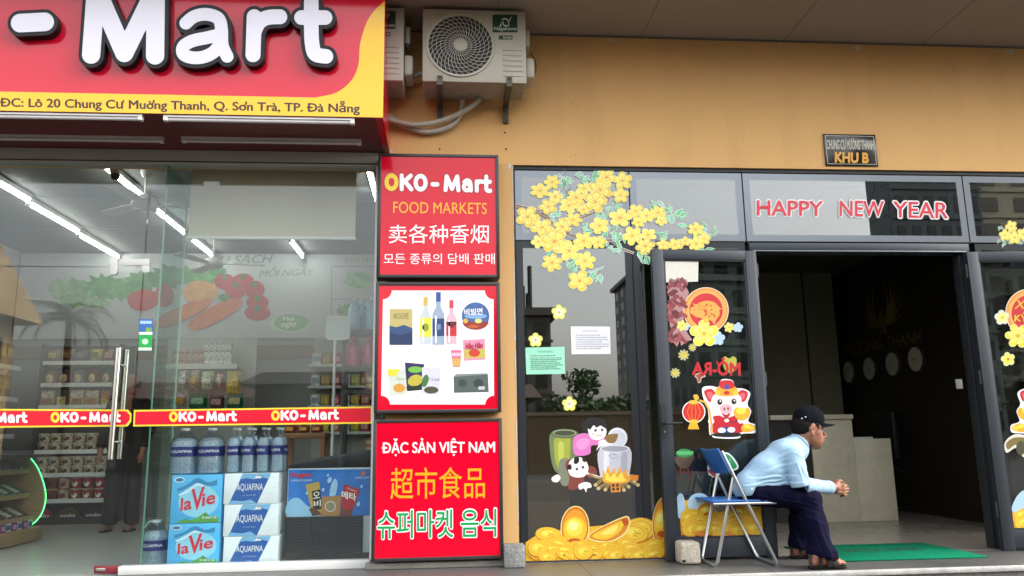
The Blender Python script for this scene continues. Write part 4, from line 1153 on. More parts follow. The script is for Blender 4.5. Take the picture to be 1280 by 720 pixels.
for (cols, n0, lab) in ((('#6b5334', '#b8a06a'), 0, 'tan bag of snacks on the top shelf'), (('#5c3a33', '#8f6c54'), 1, 'brown bag of snacks on the top shelf'), (('#2b2b2c', '#6f6a60'), 2, 'black bag of snacks on the top shelf'), (('#a48f3c', '#6e5f2a'), 3, 'yellow bag of snacks on the top shelf'), (('#6d3a40', '#b08c86'), 4, 'dull red bag of snacks on the top shelf')):
    o = proto_bag(.15, .17, cols[0], [(.2, .8, .35, .75, cols[1])]).build('snack_bag', local=True, smooth=60)
    place(o, [row(zs[0], gY + .12, gx0, gxr, 5)[n0]], lab, 'snack bag', 'snack bags on the top shelf')

# second shelf unit running along the left wall towards the street
lx = -5.0
lef = thing('display_shelf', 'oblique grocery shelf along the left wall of the shop', 'shelf', (lx - .2, 2.9, 0))
MB().box(lx - .42, lx - .38, 1.6, 3.85, 0, 2.1, m_gdk).build('back_panel', lef)
lz = []
for (px_, py_) in ((20, 460), (20, 499.5), (20, 545), (20, 590)):
    d = ray(px_, py_); q = CAM + d * ((lx - CAM[0]) / d[0]); lz.append(float(q[2]))
for z in lz: MB().box(lx - .379, lx - .002, 1.6, 3.85, z - .02, z, m_shelf).build('shelf', lef)
for z in lz: MB().box(lx, lx + .012, 1.6, 3.85, z - .03, z + .02, m_shelf).build('price_rail', lef)
kinds = [('#6f4a34', '#a8825a', 'brown'), ('#7d3b2e', '#c2a07c', 'rust red'), ('#8a8a5a', '#c7c39a', 'olive'), ('#39302c', '#7e6b58', 'dark')]
for zi, z in enumerate(lz[:3]):
    for ki, kd in enumerate(kinds):
        o = proto_box('pack', .15, .2, .20 + .02 * ki, kd[0], [(.1, .9, .4, .8, kd[1])]).build('carton', local=True)
        place(o, [(lx - .1 - .0, 1.75 + .17 * (ki * 3 + j_), z + .003) for j_ in range(3)], '%s carton on the %s shelf of the left wall unit' % (kd[2], ('highest', 'second', 'third')[zi]), 'carton', 'cartons on the left wall shelf', rz=R(90))

# wooden candy rack along the left side, its end panel with a green light strip towards the back
wd = M('#a98d63', rough=.5, var=.12, scale=5, stretch=(1, 1, 6), k=.9)
PYR = 2.33
RPN = YP(PYR)
crv = [(38.5, 573), (47, 585), (54, 603), (57, 620), (54, 637), (47, 649), (39, 656)]
cuv = [RPN.px(*q) for q in catmull(crv, 4, False)]
rk = thing('candy_rack', 'pale wooden candy rack with a green light strip on its curved end', 'rack', (cuv[0][0] - .3, 1.7, 0))
pz0, pz1 = cuv[-1][1], cuv[0][1]
MB().prism(RPN, [(-4.75, pz0 - .02)] + [(-3.95, pz0 - .02)] + cuv[::-1] + [(cuv[0][0] - .04, pz1 + .012), (-4.75, pz1 + .012)], -.02, 0, wd).build('side_panel', rk)
RPF = YP(.95); MB().prism(RPF, [(-4.75, pz0 - .02)] + [(-3.95, pz0 - .02)] + cuv[::-1] + [(-4.75, pz1 + .012)], -.02, 0, wd).build('side_panel', rk)
MB().box(-4.75, float(at(50, 680, PYR)[0]), .95, PYR + .02, .012, .13, wd).build('base', rk, bevel=.006)
MB().box(-4.79, -4.755, .96, PYR, pz0, pz1 + .2, M('#cfc6b0', rough=.6)).build('back_panel', rk)
MB().box(-4.75, -3.86, .96, PYR, pz1 + .013, pz1 + .04, M('#1d1d1c', rough=.5)).build('top', rk, bevel=.004)
tiers = []
for (px_, py_) in ((38, 590), (38, 620), (42, 648)):
    q = RPN.px(px_, py_); tiers.append((q[0] - .01, q[1]))
for xx, z in tiers:
    MB().box(-4.75, xx - .02, .972, PYR - .001, z - .012, z, wd).build('shelf', rk)
    MB().box(xx - .0195, xx, .972, PYR - .001, z - .012, z + .03, wd).build('lip', rk)
mb = MB(); mb.tube([RPN.w(u + .004, v_, .004) for u, v_ in cuv], .0055, lamp('green_glow', (.05, 1.0, .25), .55), n=8)
mb.build('light_strip', rk, smooth=60)
gum = [('#2f6e56', '#8fbfa0', 'green'), ('#7a3a6a', '#c9a0c2', 'purple'), ('#5a4634', '#a88c6a', 'brown'), ('#b04a3a', '#e0c0a0', 'red'), ('#c9c9c6', '#5a6a9a', 'white')]
for ti, (xx, z) in enumerate(tiers + [(float(at(46, 680, PYR)[0]), .128)]):
    for si, g_ in enumerate(((gum[0], gum[1]), (gum[0], gum[4]), (gum[2], gum[4]), (gum[4], gum[1]))[ti]):
        o = proto_box('pack', .085, .15, .04 if ti < 3 else .07, g_[0], [(.1, .9, .2, .8, g_[1])]).build('candy_pack', local=True)
        o.data.transform(Matrix.Rotation(R(28 if ti < 3 else 0), 4, 'X'))
        spots = [(xx - .11 - .13 * (k_ % 2), 2.24 - .095 * (2 * (k_ // 2) + si), z + (.05 if ti < 3 else .003)) for k_ in range(8)]
        place(o, spots, '%s candy pack %s' % (g_[2], ('on the top tier of the wooden rack', 'on the middle tier of the wooden rack', 'on the lowest tier of the wooden rack', 'standing on the base of the wooden rack')[ti]), 'candy pack', 'candy packs in the wooden rack', rz=R(90), jit=.14)

# back right: wall shelf with white boxes and hanging bags, more shelves
wY = 3.7
wx0, wx1 = float(at(208, 458, wY)[0]), float(at(296, 458, wY)[0]); wz = float(at(250, 456, wY)[2])
ws = thing('wall_shelf', 'pale shelf holding small white cartons above rows of hanging snack bags', 'shelf', ((wx0 + wx1) / 2, wY, 0))
MB().box(wx0, wx1, wY, wY + .3, wz - .03, wz, m_shelf).build('shelf', ws)
MB().box(wx0, wx1, wY - .012, wY - .001, wz - .05, wz + .012, M('#dfe1dc', rough=.4)).build('price_rail', ws)
MB().box(wx0 - .1, wx1 + .15, wY + .301, wY + .34, 0, wz + .35, M('#b9bab5', rough=.6)).build('back_panel', ws)
for z in (float(at(250, 505, wY)[2]) - .1,): MB().box(wx0, wx1 + .1, wY, wY + .3, z - .03, z, m_shelf).build('shelf', ws)
o = proto_box('c', .062, .08, .085, '#dfe4e0', [(.1, .9, .75, .95, '#a9b8b2'), (.2, .8, .2, .5, '#c9d3cd')]).build('carton', local=True)
xc0 = float(at(254, 440, wY)[0])
place(o, [(xc0 + .035 + .064 * i_, wY + .05, wz + .09 + .088 * j_) for j_ in range(2) for i_ in range(5)], 'small white carton in the ten stacked in two rows on the wall shelf', 'carton', 'small white cartons', jit=.0)
o = proto_box('c', .16, .1, .085, '#d9dedb', [(.05, .95, .1, .5, '#eef0ee')]).build('carton', local=True)
place(o, [(xc0 + .085 + .163 * i_, wY + .06, wz + .002) for i_ in range(2)], 'flat white carton under the ten small white cartons', 'carton', 'flat white cartons', jit=0)
o = proto_box('c', .07, .09, .09, '#c9b4ac', [(.1, .9, .3, .7, '#a88a84')]).build('carton', local=True)
place(o, [(xc0 - .04 - .073 * i_, wY + .06, wz + .002 + .093 * j_) for j_ in range(2) for i_ in range(5)], 'pinkish carton stacked beside the white cartons on the wall shelf', 'carton', 'pinkish cartons', jit=0)
hy = wY - .03
for (px0, px1, py0, py1, col, col2, nm) in ((223, 236, 463, 488, '#b9bab6', '#d5d6d2', 'grey'), (237, 250, 463, 488, '#b3b09a', '#c9bd5a', 'grey and yellow'), (251, 268, 464, 487, '#c3cbaa', '#e0e4d0', 'pale green'), (270, 280, 467, 485, '#bfa79a', '#d8c8c0', 'pinkish'), (282, 302, 464, 492, '#c09a4a', '#d8b870', 'golden'), (219, 234, 491, 511, '#a8a49c', '#c08a5a', 'grey and orange'), (236, 260, 492, 511, '#2f6a4a', '#9fb89a', 'green and orange'), (262, 281, 494, 511, '#4a3a40', '#b9909a', 'dark pink'), (283, 305, 492, 511, '#2f6a4a', '#c0b090', 'dark green')):
    p0, p1 = at(px0, py1, hy), at(px1, py0, hy)
    o = proto_bag(float(p1[0] - p0[0]) * .97, float(p1[2] - p0[2]), col, [(.15, .85, .3, .7, col2)]).build('snack_bag', local=True, smooth=60)
    place(o, [(float(p0[0] + p1[0]) / 2, hy, float(p0[2]))], '%s snack bag %s' % (nm, 'hanging under the wall shelf' if py0 < 480 else 'standing just above the red window stripe'), 'snack bag', 'snack bags under the wall shelf', jit=0)
rY = 3.4
rx0, rx1 = float(at(386, 445, rY)[0]), float(at(480, 445, rY)[0])
rs = thing('display_shelf', 'grocery shelf behind the rounded white board on the right of the shop', 'shelf', ((rx0 + rx1) / 2, rY, 0))
rzs = [float(at(400, y, rY)[2]) for y in (455, 482, 507, 540, 575)]
MB().box(rx0, rx1, rY + .36, rY + .4, 0, rzs[0] + .35, M('#9b9c98', rough=.6)).build('back_panel', rs)
for z in rzs: MB().box(rx0, rx1, rY - .002, rY + .355, z - .03, z, m_shelf).build('shelf', rs)
for zi, z in enumerate(rzs[:4]):
    for ci, (c1, c2, nm) in enumerate((('#c9c9c4', '#8fa0b0', 'white'), ('#8a8a3a', '#c0b060', 'olive'), ('#9a2f34', '#d9b0a0', 'red'))):
        o = proto_box('c', .10, .14, .13, c1, [(.1, .9, .2, .7, c2)]).build('carton', local=True)
        place(o, [(rx0 + .08 + .115 * (3 * j_ + ci), rY + .1, z + .002) for j_ in range(3)], '%s pack on %s of the right hand shelf' % (nm, ('the highest level', 'the second level', 'the third level', 'the fourth level')[zi]), 'pack', 'packs on the right hand shelf')

# dark stand with detergent bottles, pink bags, a rounded white board
sY = 1.45
sx0, sx1 = float(at(427, 450, sY)[0]), float(at(480, 450, sY)[0]); sz = float(at(440, 412, sY)[2])
sd = thing('display_stand', 'dark open stand carrying blue bottles and pink bags by the sign pillar', 'stand', ((sx0 + sx1) / 2, sY, 0))
m_std = M('#3a393b', rough=.5)
for z in (sz, float(at(440, 456, sY)[2]), float(at(440, 487, sY)[2]), .6): MB().box(sx0, sx1, sY, sY + .3, z - .035, z, m_std).build('shelf', sd)
for (x, y) in ((sx0, sY), (sx1 - .03, sY), (sx0, sY + .27), (sx1 - .03, sY + .27)): MB().box(x, x + .03, y - .001, y + .029, 0, sz - .036, m_std).build('leg', sd)
def detergent(px_, y, label):
    c_ = at(px_, 411, y); c_ = np.array([c_[0], y, sz + .002])
    t = thing('detergent_bottle', label, 'bottle', c_, 'pale blue detergent bottles')
    m = M('#8fb9d4', rough=.35, var=.04); mb = MB()
    rows_ = [(.055, .0), (.062, .02), (.06, .16), (.05, .22), (.024, .27), (.022, .285)]
    mb.lathe(rows_, c_, m, 18); mb.build('body', t, smooth=50)
    mb = MB(); mb.lathe([(.026, .286), (.026, .318), (.02, .322)], c_, M('#c5dbe6', rough=.4), 14); mb.build('cap', t, smooth=50)
    mb = MB(); mb.tube(catmull([c_ + np.array([.02, -.03, .26]), c_ + np.array([.062, -.03, .22]), c_ + np.array([.06, -.03, .14])], 5, False), .012, m, 8); mb.build('handle', t, smooth=60)
detergent(443, sY + .09, 'pale blue detergent bottle at the left end of the dark stand')
detergent(452, sY + .2, 'pale blue detergent bottle behind its two neighbours on the dark stand')
detergent(465, sY + .08, 'pale blue detergent bottle nearest the sign pillar on the dark stand')
pk = M('#c9547e', rough=.35, var=.25, scale=14, k=.9)
for (a_, b_, lab) in ((431, 452, 'pink plastic pack on the dark stand, away from the pillar'), (453, 470, 'pink plastic pack on the dark stand, nearest the pillar')):
    p0, p1 = at(a_, 455, sY + .06), at(b_, 425, sY + .06)
    w_ = float(p1[0] - p0[0]); x = float(p0[0] + p1[0]) / 2; z0 = float(at(440, 456, sY)[2]) + .001; h_ = float(p1[2]) - z0
    mb = MB()
    rows_ = [(.46, 0), (.5, .1), (.5, .6), (.4, .85), (.15, 1.0), (.3, 1.18)]
    V = [(x + w_ * f_ * math.cos(q) * (1 + .06 * math.sin(3 * q + i_)), sY + .12 + .09 * math.sin(q) * (1.0 if i_ < 4 else .3), z0 + h_ * t_) for i_, (f_, t_) in enumerate(rows_) for q in np.linspace(0, 2 * math.pi, 19)[:-1]]
    F = [(r_ * 18 + k_, r_ * 18 + (k_ + 1) % 18, (r_ + 1) * 18 + (k_ + 1) % 18, (r_ + 1) * 18 + k_) for r_ in range(5) for k_ in range(18)] + [tuple(range(18))]
    mb.add(V, F, pk); tag(mb.build('pink_bag', smooth=50), lab, 'bag', 'pink packs on the stand')
o = proto_box('c', .07, .2, .06, '#8f7a5c', [(.1, .9, .2, .8, '#c2b08c')]).build('carton', local=True)
z0 = float(at(440, 487, sY)[2]) + .002
place(o, [(sx1 - .05 - .075 * i_, sY + .11, z0 + .063 * j_) for i_ in range(2) for j_ in range(2)] + [(sx1 - .05 - .075 * i_, sY + .11, .602 + .063 * j_) for i_ in range(2) for j_ in range(5)], 'small brown carton stacked in the lower bays of the dark stand', 'carton', 'brown cartons in the dark stand', jit=0)
bd = thing('counter_board', 'blank white board with rounded corners on a white pole behind the window', 'board', at(420, 515, 1.3))
mb = MB(); P13 = YP(1.3)
q = [P13.px(*p) for p in ((408, 395), (437, 424.5))]
u0, v1 = q[0]; u1, v0 = q[1]; rr = .035
rc = [(cx + rr * math.cos(a_), cy + rr * math.sin(a_)) for cx, cy, s_ in ((u1 - rr, v1 - rr, 0), (u0 + rr, v1 - rr, 1), (u0 + rr, v0 + rr, 2), (u1 - rr, v0 + rr, 3)) for a_ in np.linspace(s_ * math.pi / 2, (s_ + 1) * math.pi / 2, 6)]
mb.prism(P13, rc, -.02, 0, m_white_alu); mb.prism(P13, [(u0 + (u - u0) * .92 + (u1 - u0) * .04, v0 + (v_ - v0) * .9 + (v1 - v0) * .05) for u, v_ in rc], .0005, .002, M('#bfc5c6', rough=.4)); mb.build('board', bd)
mb = MB(); pz = at(419, 425, 1.31); mb.tube([(pz[0], 1.31, .02), (pz[0], 1.31, pz[2])], .014, m_white_alu); mb.build('pole', bd, smooth=50)
MB().lathe([(.14, 0.003), (.14, .015), (.02, .03)], (pz[0], 1.31, 0), m_white_alu, 20).build('foot', bd, smooth=50)

# wooden side table with packs behind the freezer
tx0, tx1 = float(at(352, 545, 1.6)[0]), float(at(407, 545, 1.6)[0]); tz = float(at(380, 541, 1.6)[2])
tb = thing('wooden_table', 'small wooden table with packs behind the ice cream freezer', 'table', ((tx0 + tx1) / 2, 1.7, 0))
w2 = M('#8f5d35', rough=.5, var=.15, scale=6, stretch=(1, 6, 1))
MB().box(tx0, tx1, 1.6, 1.95, tz - .05, tz, w2).build('top', tb, bevel=.004)
for x in (tx0 + .01, tx1 - .05):
    for y in (1.61, 1.9): MB().box(x, x + .04, y, y + .04, 0, tz - .051, w2).build('leg', tb)
o = proto_bag(.11, .07, '#8a4a30', [(.2, .8, .3, .7, '#c9a060')]).build('snack_bag', local=True, smooth=60)
place(o, [(tx0 + .06 + .12 * i_, 1.72, tz + .002) for i_ in range(3)], 'small reddish snack bag lying on the wooden table', 'snack bag', 'snack bags on the wooden table')

# ---------------------------------------------------------------- drinks stacked against the window
m_pet = glass('clear_plastic', add=.06, tint=(.86, .92, .97), rough=.12)
m_water = milky('water', .46, '#dfeaf3')
m_blab = M('#16246e', rough=.35, var=.06)
m_bcap = M('#e3e6ea', rough=.4)
def bottle_parts(t, c_, r_, h_, n=20, handle=False, label_txt=True):
    mb = MB()
    pr_ = [(r_ * .8, 0), (r_, h_ * .03)]
    for i_ in range(5): pr_ += [(r_, h_ * (.05 + .06 * i_)), (r_ * .95, h_ * (.08 + .06 * i_))]
    pr_ += [(r_, h_ * .37), (r_ * .97, h_ * .38), (r_ * .97, h_ * .6), (r_, h_ * .62), (r_ * .98, h_ * .68), (r_ * .8, h_ * .78), (r_ * .5, h_ * .87), (r_ * .3, h_ * .91), (r_ * .3, h_ * .95)]
    mb.lathe(pr_, c_, m_pet, n); b_ = mb.build('body', t, smooth=60)
    mb = MB(); mb.lathe([(r_ * .72, h_ * .02), (r_ * .86, h_ * .05), (r_ * .86, h_ * .70), (r_ * .6, h_ * .78)], c_, m_water, n); mb.build('water', b_, smooth=60)
    mb = MB(); mb.lathe([(r_ * .985, h_ * .385), (r_ * .985, h_ * .595)], c_, m_blab, n)
    V, F = text_tris('AQUAFINA', .01); lo, hi = V.min(0), V.max(0); out = []
    for q in V:
        a_ = -.85 + 1.7 * (q[0] - lo[0]) / (hi[0] - lo[0]); z_ = h_ * (.455 + .07 * (q[1] - lo[1]) / (hi[1] - lo[1]))
        out.append((c_[0] + r_ * 1.0 * math.sin(a_), c_[1] - r_ * 1.0 * math.cos(a_), c_[2] + z_))
    mb.add(out, F, M('#e4e8f2', rough=.4))
    mb.build('label', t, smooth=60)
    mb = MB(); mb.lathe([(r_ * .33, h_ * .945), (r_ * .33, h_ * .995), (r_ * .28, h_)], c_, m_bcap, 14); mb.build('cap', t, smooth=50)
    if handle:
        mb = MB(); mb.tube(catmull([np.array(c_) + np.array([-r_ * .9, 0, h_ * .84]), np.array(c_) + np.array([-r_ * .5, 0, h_ * .97]), np.array(c_) + np.array([r_ * .2, 0, h_ * .97])], 5, False), .006, m_bcap, 8); mb.build('handle', t, smooth=60)
cy_ = .10
CP = YP(cy_)
def carton_face(tlx, tly, brx, bry):
    a_ = CP.px(tlx, bry); b_ = CP.px(brx, tly); return a_[0], b_[0], a_[1], b_[1]
m_lv = M('#4db4ea', rough=.35, var=.15, scale=4, k=1.0)
sk = M('#8fd0ea', rough=.4); skd = M('#2f86b8', rough=.4); grn = M('#4f9a45', rough=.4, var=.2, scale=20); redt = M('#d3213c', rough=.4)
def lavie(y0, y1, z0, z1, xl, xr, label):
    t = thing('water_carton', label, 'carton', ((xl + xr) / 2, cy_ + .15, z0), 'printed light blue water cartons')
    MB().box(xl, xr, cy_, cy_ + .3, z0, z1, m_lv).build('box', t, bevel=.004)
    p = MB(); W2, H2 = xr - xl, z1 - z0
    f = lambda u, v_: (xl + u * W2, z0 + v_ * H2)
    p.poly(CP, [f(*q) for q in ell(.55, .45, .40, .34, 24)], .0012, sk)
    p.poly(CP, [f(*q) for q in ell(.15, .9, .1, .055, 16)], .0016, M('#e8f2f8')); p.poly(CP, [f(*q) for q in ell(.15, .9, .085, .042, 16)], .0022, M('#2d6d94'))
    wv = catmull([(.12, .72), (.3, .80), (.5, .93), (.72, .84), (.9, .90)], 8, False); wv2 = catmull([(.12, .66), (.3, .72), (.5, .84), (.72, .77), (.9, .78)], 8, False)
    p.poly(CP, [f(*q) for q in wv + wv2[::-1]], .0022, skd)
    wv = catmull([(.15, .60), (.32, .68), (.5, .82), (.66, .76)], 8, False); wv2 = catmull([(.15, .57), (.32, .63), (.5, .77), (.66, .73)], 8, False)
    p.poly(CP, [f(*q) for q in wv + wv2[::-1]], .0026, M('#d5eef8'))
    p.poly(CP, [f(*q) for q in ((.15, 0.005), (.15, .03), (.3, .09), (.42, .06), (.55, .12), (.7, .22), (.8, .12), (.9, .15), (.97, .08), (.97, 0.005))], .0022, grn)
    def tt(body, u0, v0_, u1, v1_, h_, m, off):
        V, F = text_tris(body, off); lo, hi = V.min(0), V.max(0)
        p.add([CP.w(*f(u0 + (u1 - u0) * (q[0] - lo[0]) / (hi[0] - lo[0]), v0_ + (v1_ - v0_) * (q[0] - lo[0]) / (hi[0] - lo[0]) + h_ * (q[1] - lo[1]) / (hi[1] - lo[1])), .0032) for q in V], F, m)
    tt('la', .2, .25, .42, .29, .27, redt, .02); tt('V', .40, .24, .66, .30, .46, redt, .02); tt('ie', .62, .34, .88, .40, .26, redt, .02)
    tt('12 chai x 1.5L', .64, .085, .93, .085, .055, M('#eef4f4'), .015)
    p.build('print', t)
xl, xr, z0a, z1a = carton_face(208, 653, 275.5, 707)
lavie(0, 0, max(z0a, .004), z1a - .002, xl, xr, 'light blue water carton standing on the shop floor, lower of the two')
zt_ = carton_face(209, 593, 275, 652)[3]
lavie(0, 0, z1a, zt_, xl + .002, xr - .001, 'light blue water carton with red script, upper of the two under the big bottles')
m_aw = M('#eef4f8', rough=.4, var=.05); m_ab = M('#1f5aa8', rough=.4, var=.05); m_asky = M('#7db6e0', rough=.4)
zprev = max(carton_face(279, 669, 348, 706)[2], .004)
for (y0, y1, lab) in ((669, 706, 'white and blue bottled water carton at the bottom of the stack of three'), (629, 669, 'white and blue bottled water carton in the middle of the stack of three'), (590.5, 629, 'white and blue bottled water carton on top of the stack of three')):
    xl2, xr2, _, z1_ = carton_face(279 - (y1 - 629) * .012, y0, 348.5, y1)
    t = thing('water_carton', lab, 'carton', ((xl2 + xr2) / 2, cy_ + .15, zprev), 'white and blue water cartons')
    MB().box(xl2, xr2, cy_, cy_ + .3, zprev, z1_ - .002, m_aw).build('box', t, bevel=.004)
    p = MB(); W2, H2 = xr2 - xl2, z1_ - .002 - zprev; f = lambda u, v_: (xl2 + u * W2, zprev + v_ * H2)
    p.poly(CP, [f(*q) for q in ((.1, .004), (.62, .004), (.86, .99), (.34, .99))], .0012, m_ab)
    p.poly(CP, [f(*q) for q in ((.28, .8), (.4, .84), (.55, .8), (.70, .86), (.82, .8), (.86, .99), (.34, .99))], .0018, m_asky)
    p.poly(CP, [f(*q) for q in ((.55, .83), (.62, .96), (.69, .83))], .0022, M('#eef2f4')); p.poly(CP, [f(*q) for q in ((.6, .9), (.62, .95), (.65, .9))], .0026, redt)
    p.poly(CP, [f(*q) for q in ((.1, .004), (.14, .12), (.35, .09), (.5, .14), (.62, .004))], .0018, m_asky)
    p.utext(CP, 'AQUAFINA', *[f(.235, 0)[0], f(.72, 0)[0], f(0, .40)[1], f(0, .66)[1]], .0024, M('#eef2f6'), off=.004)
    p.utext(CP, 'SỰ TINH KHIẾT', *[f(.36, 0)[0], f(.60, 0)[0], f(0, .26)[1], f(0, .31)[1]], .0024, M('#c9d9ec'))
    for k_ in range(5):
        a_ = (.80 + .03 * (k_ % 3), .15 + .17 * k_); p.poly(CP, [f(*q) for q in (a_, (a_[0] + .10, a_[1] + .03), (a_[0] + .10, a_[1] + .036), (a_[0], a_[1] + .006))], .0012, M('#a9bccb'))
    p.build('print', t)
    zprev = z1_
bz = zt_ + .002
def big_bottle(px_, y, z, r_, h_, label, group, py_=588, handle=False):
    x = float(at(px_, py_, y)[0]); c_ = (x, y, z)
    t = thing('water_bottle', label, 'water bottle', c_, group)
    bottle_parts(t, c_, r_, h_, handle=handle)
    return t
hb_ = .335
t1 = big_bottle(229, cy_ + .11, bz, .100, hb_, 'large blue labelled water bottle on the light blue cartons, nearer the glass door', 'large water bottles on the cartons')
dup(t1, (float(at(263, 588, cy_ + .11)[0]), cy_ + .11, bz), 0, 'large blue labelled water bottle on the light blue cartons, nearer the freezer')
bz2 = zprev + .002
s1 = big_bottle(291, cy_ + .055, bz2, .049, .325, 'slim blue labelled water bottle in the two rows on top of the white cartons', 'slim water bottles on the white cartons')
for (p_, yy) in ((309.5, .055), (328, .055), (346.5, .055), (297, .17), (316, .17), (334, .17), (351, .17)):
    dup(s1, (float(at(p_, 588, cy_ + yy)[0]), cy_ + yy, bz2), rnd.uniform(-.6, .6))
big_bottle(193, .24, .004, .095, .34, 'single large water bottle with white handle standing on the shop floor', None, 700, True)

# ---------------------------------------------------------------- ice cream freezer
fy = .16
FZ = YP(fy)
q = FZ.px(356, 704); q2 = FZ.px(463.5, 585)
fx0, fx1, fz0, fzf = q[0], q2[0] + .02, .03, float(at(357, 586, fy)[2])
fr = thing('ice_cream_freezer', 'chest freezer with a blue ice cream picture and black grille', 'freezer', ((fx0 + fx1) / 2, fy + .3, 0))
m_fz = M('#c3ccd2', rough=.35); m_fdk = M('#1c2127', rough=.4)
MB().box(fx0, fx1, fy, fy + .62, .085, fzf, m_fz).build('body', fr, bevel=.006)
MB().box(fx0 + .01, fx1 - .01, fy + .02, fy + .6, .004, .0845, m_fdk).build('plinth', fr)
mb = MB()
zl0 = float(at(362, 577, fy)[2]); zl1 = float(at(463, 561, fy)[2])
ringA = [(fx0, fy + .005, fzf + .001), (fx1, fy + .005, fzf + .001), (fx1, fy + .005, zl1), (fx0 + .06, fy + .005, zl0), (fx0, fy + .005, fzf + .03)]
mb.hexa(ringA, [(x, fy + .61, z) for x, y, z in ringA], m_fdk); mb.build('lid', fr, bevel=.01)
pn = MB()
pn.pxpoly(FZ, [(361, 587), (463, 586.5), (463, 644.5), (359.5, 645.5)], .0015, M('#2272c4', rough=.3, var=.3, scale=5))
pn.pxpoly(FZ, catmull([(360, 645), (360, 628), (372, 622), (384, 632), (398, 640), (400, 645)], 5), .0022, M('#8fbfe0', rough=.4))
for (cx, cy, r_) in ((412, 600, 2.5), (416, 606, 1.6), (438, 618, 2), (404, 612, 1.5), (452, 608, 1.4), (448, 630, 2), (384, 616, 1.6), (410, 594, 1.2)): pn.pxpoly(FZ, ell(cx, cy, r_, r_ * 1.6, 10, rot=20), .0028, M('#a9cfe8', rough=.4))
pn.pxpoly(FZ, catmull([(412, 620), (414, 606), (419, 598), (422, 606), (418, 622)], 5), .0022, M('#9cc8e6', rough=.4))
pn.pxpoly(FZ, [(382, 606), (399, 602), (404, 643), (391, 645)], .0034, M('#b89a4a', rough=.35)); pn.pxpoly(FZ, [(390, 614), (400.5, 611.5), (403, 636), (392, 638)], .004, M('#16130f')); pn.pxpoly(FZ, [(386, 636), (392, 634), (404, 643), (391, 645)], .0046, M('#5a3a22'))
pn.text(FZ, '오', (391.5, 623.5), (400, 622), 8, .0052, M('#f0ece0'), off=.02); pn.text(FZ, '비', (392.5, 634), (401, 632.5), 8, .0052, M('#f0ece0'), off=.02)
pn.pxpoly(FZ, [(403, 621), (427, 619), (424, 645), (401, 645)], .0058, M('#a97c44', rough=.35)); pn.pxpoly(FZ, ell(413, 633, 7, 7), .0064, M('#c9c3b0')); pn.pxpoly(FZ, ell(413, 633, 5.4, 5.4), .007, M('#8e8468'))
pn.pxpoly(FZ, [(430, 605), (450.5, 612), (438, 645), (425, 645)], .0058, M('#b01f2a', rough=.35)); pn.pxpoly(FZ, [(427, 635), (441, 638), (438, 645), (425, 645)], .0064, M('#6b3a22'))
pn.text(FZ, '메타', (427.5, 622.5), (445, 626), 9, .007, M('#f4efea'), off=.03); pn.text(FZ, 'Binggrae', (434, 611.5), (446, 615.5), 2.6, .0064, M('#f4d0c8'))
pn.text(FZ, 'Binggrae', (364, 597.5), (389.5, 597), 6.5, .0026, M('#c8202c'), off=.03); pn.text(FZ, 'KOREA ICE CREAM', (364, 601.8), (390, 601.3), 2.2, .0026, M('#d8e6f2'))
pn.pxpoly(FZ, flower(454, 591.5, 3.2, 8, depth=.4), .0026, M('#d8642a')); pn.text(FZ, 'ĐÔNG LẠNH'.replace('Đ', 'Ð'), (444, 599), (462, 598.6), 3.6, .0026, M('#d8e6f2'))
pn.build('picture_panel', fr)
gq = [FZ.px(*p) for p in ((357, 646.5), (453, 703))]
gx_0, gz_1 = gq[0]; gx_1, gz_0 = gq[1]; gz_0 = max(gz_0, .09)
gr = MB(); gr.pbox(FZ, gx_0, gx_1, gz_0, gz_1, .001, .006, m_fdk)
for i_ in range(13):
    z = gz_0 + (gz_1 - gz_0) * (i_ + .3) / 13
    gr.pbox(FZ, gx_0 + .015, gx_1 - .015, z, z + (gz_1 - gz_0) / 13 * .55, .0065, .016, M('#2c3035', rough=.4))
for u in (.0, .33, .66, .97): gr.pbox(FZ, gx_0 + (gx_1 - gx_0) * u, gx_0 + (gx_1 - gx_0) * u + .014, gz_0, gz_1, .0062, .019, m_fdk)
gr.build('grille', fr)

# ---------------------------------------------------------------- stickers on the shop glass
GLP = YP(SY)
m_str = M('#d8102e', rough=.2, var=.02); m_sy = M('#f3cf3a', rough=.25, var=0)
def stripe(pts, inset, label, names):
    mb = MB(); mb.pxprism(GLP, pts, .0006, .0014, m_sy)
    cx = sum(p[0] for p in pts) / len(pts); cy = sum(p[1] for p in pts) / len(pts)
    mb.pxpoly(GLP, [(p[0] + (inset if p[0] < cx else -inset), p[1] + (inset if p[1] < cy else -inset)) for p in pts], .0022, m_str)
    for (bl_, br_, h_, only) in names: shop_name(mb, GLP, bl_, br_, h_, .003, m_sy, W_, None, only)
    tag(mb.build('glass_stripe'), label, 'sticker', 'red name stripes on the shop glass')
stripe([(-300, 509.5), (160, 512), (164.5, 517), (164, 527), (159.5, 533), (-300, 537.5)], 2.0, 'red name stripe with yellow edge across the glass door', [((-54, 529.5), (35, 528.5), 13.5, False), ((63.5, 528.5), (151.5, 528), 13.5, False)])
stripe([(167.5, 512.5), (465.5, 508), (465.5, 529.5), (166.5, 533)], 2.0, 'red name stripe with yellow edge across the fixed shop window', [((211.5, 527.5), (296.5, 526.5), 13, False), ((339, 526), (424, 524.5), 13, False)])
mb = MB(); mb.pxprism(GLP, pxrect(173.8, 399, 191, 418.5), .0006, .0012, M('#2a66b0', rough=.3)); mb.pxpoly(GLP, pxrect(175, 401, 190, 405), .0018, M('#8fb9e6')); mb.pxpoly(GLP, [(182, 413), (184, 408), (187, 411), (189, 408), (190, 414), (183, 416)], .0018, M('#7fae4a')); mb.pxpoly(GLP, pxrect(174, 415, 190.8, 418.4), .0022, M('#e4ece4'))
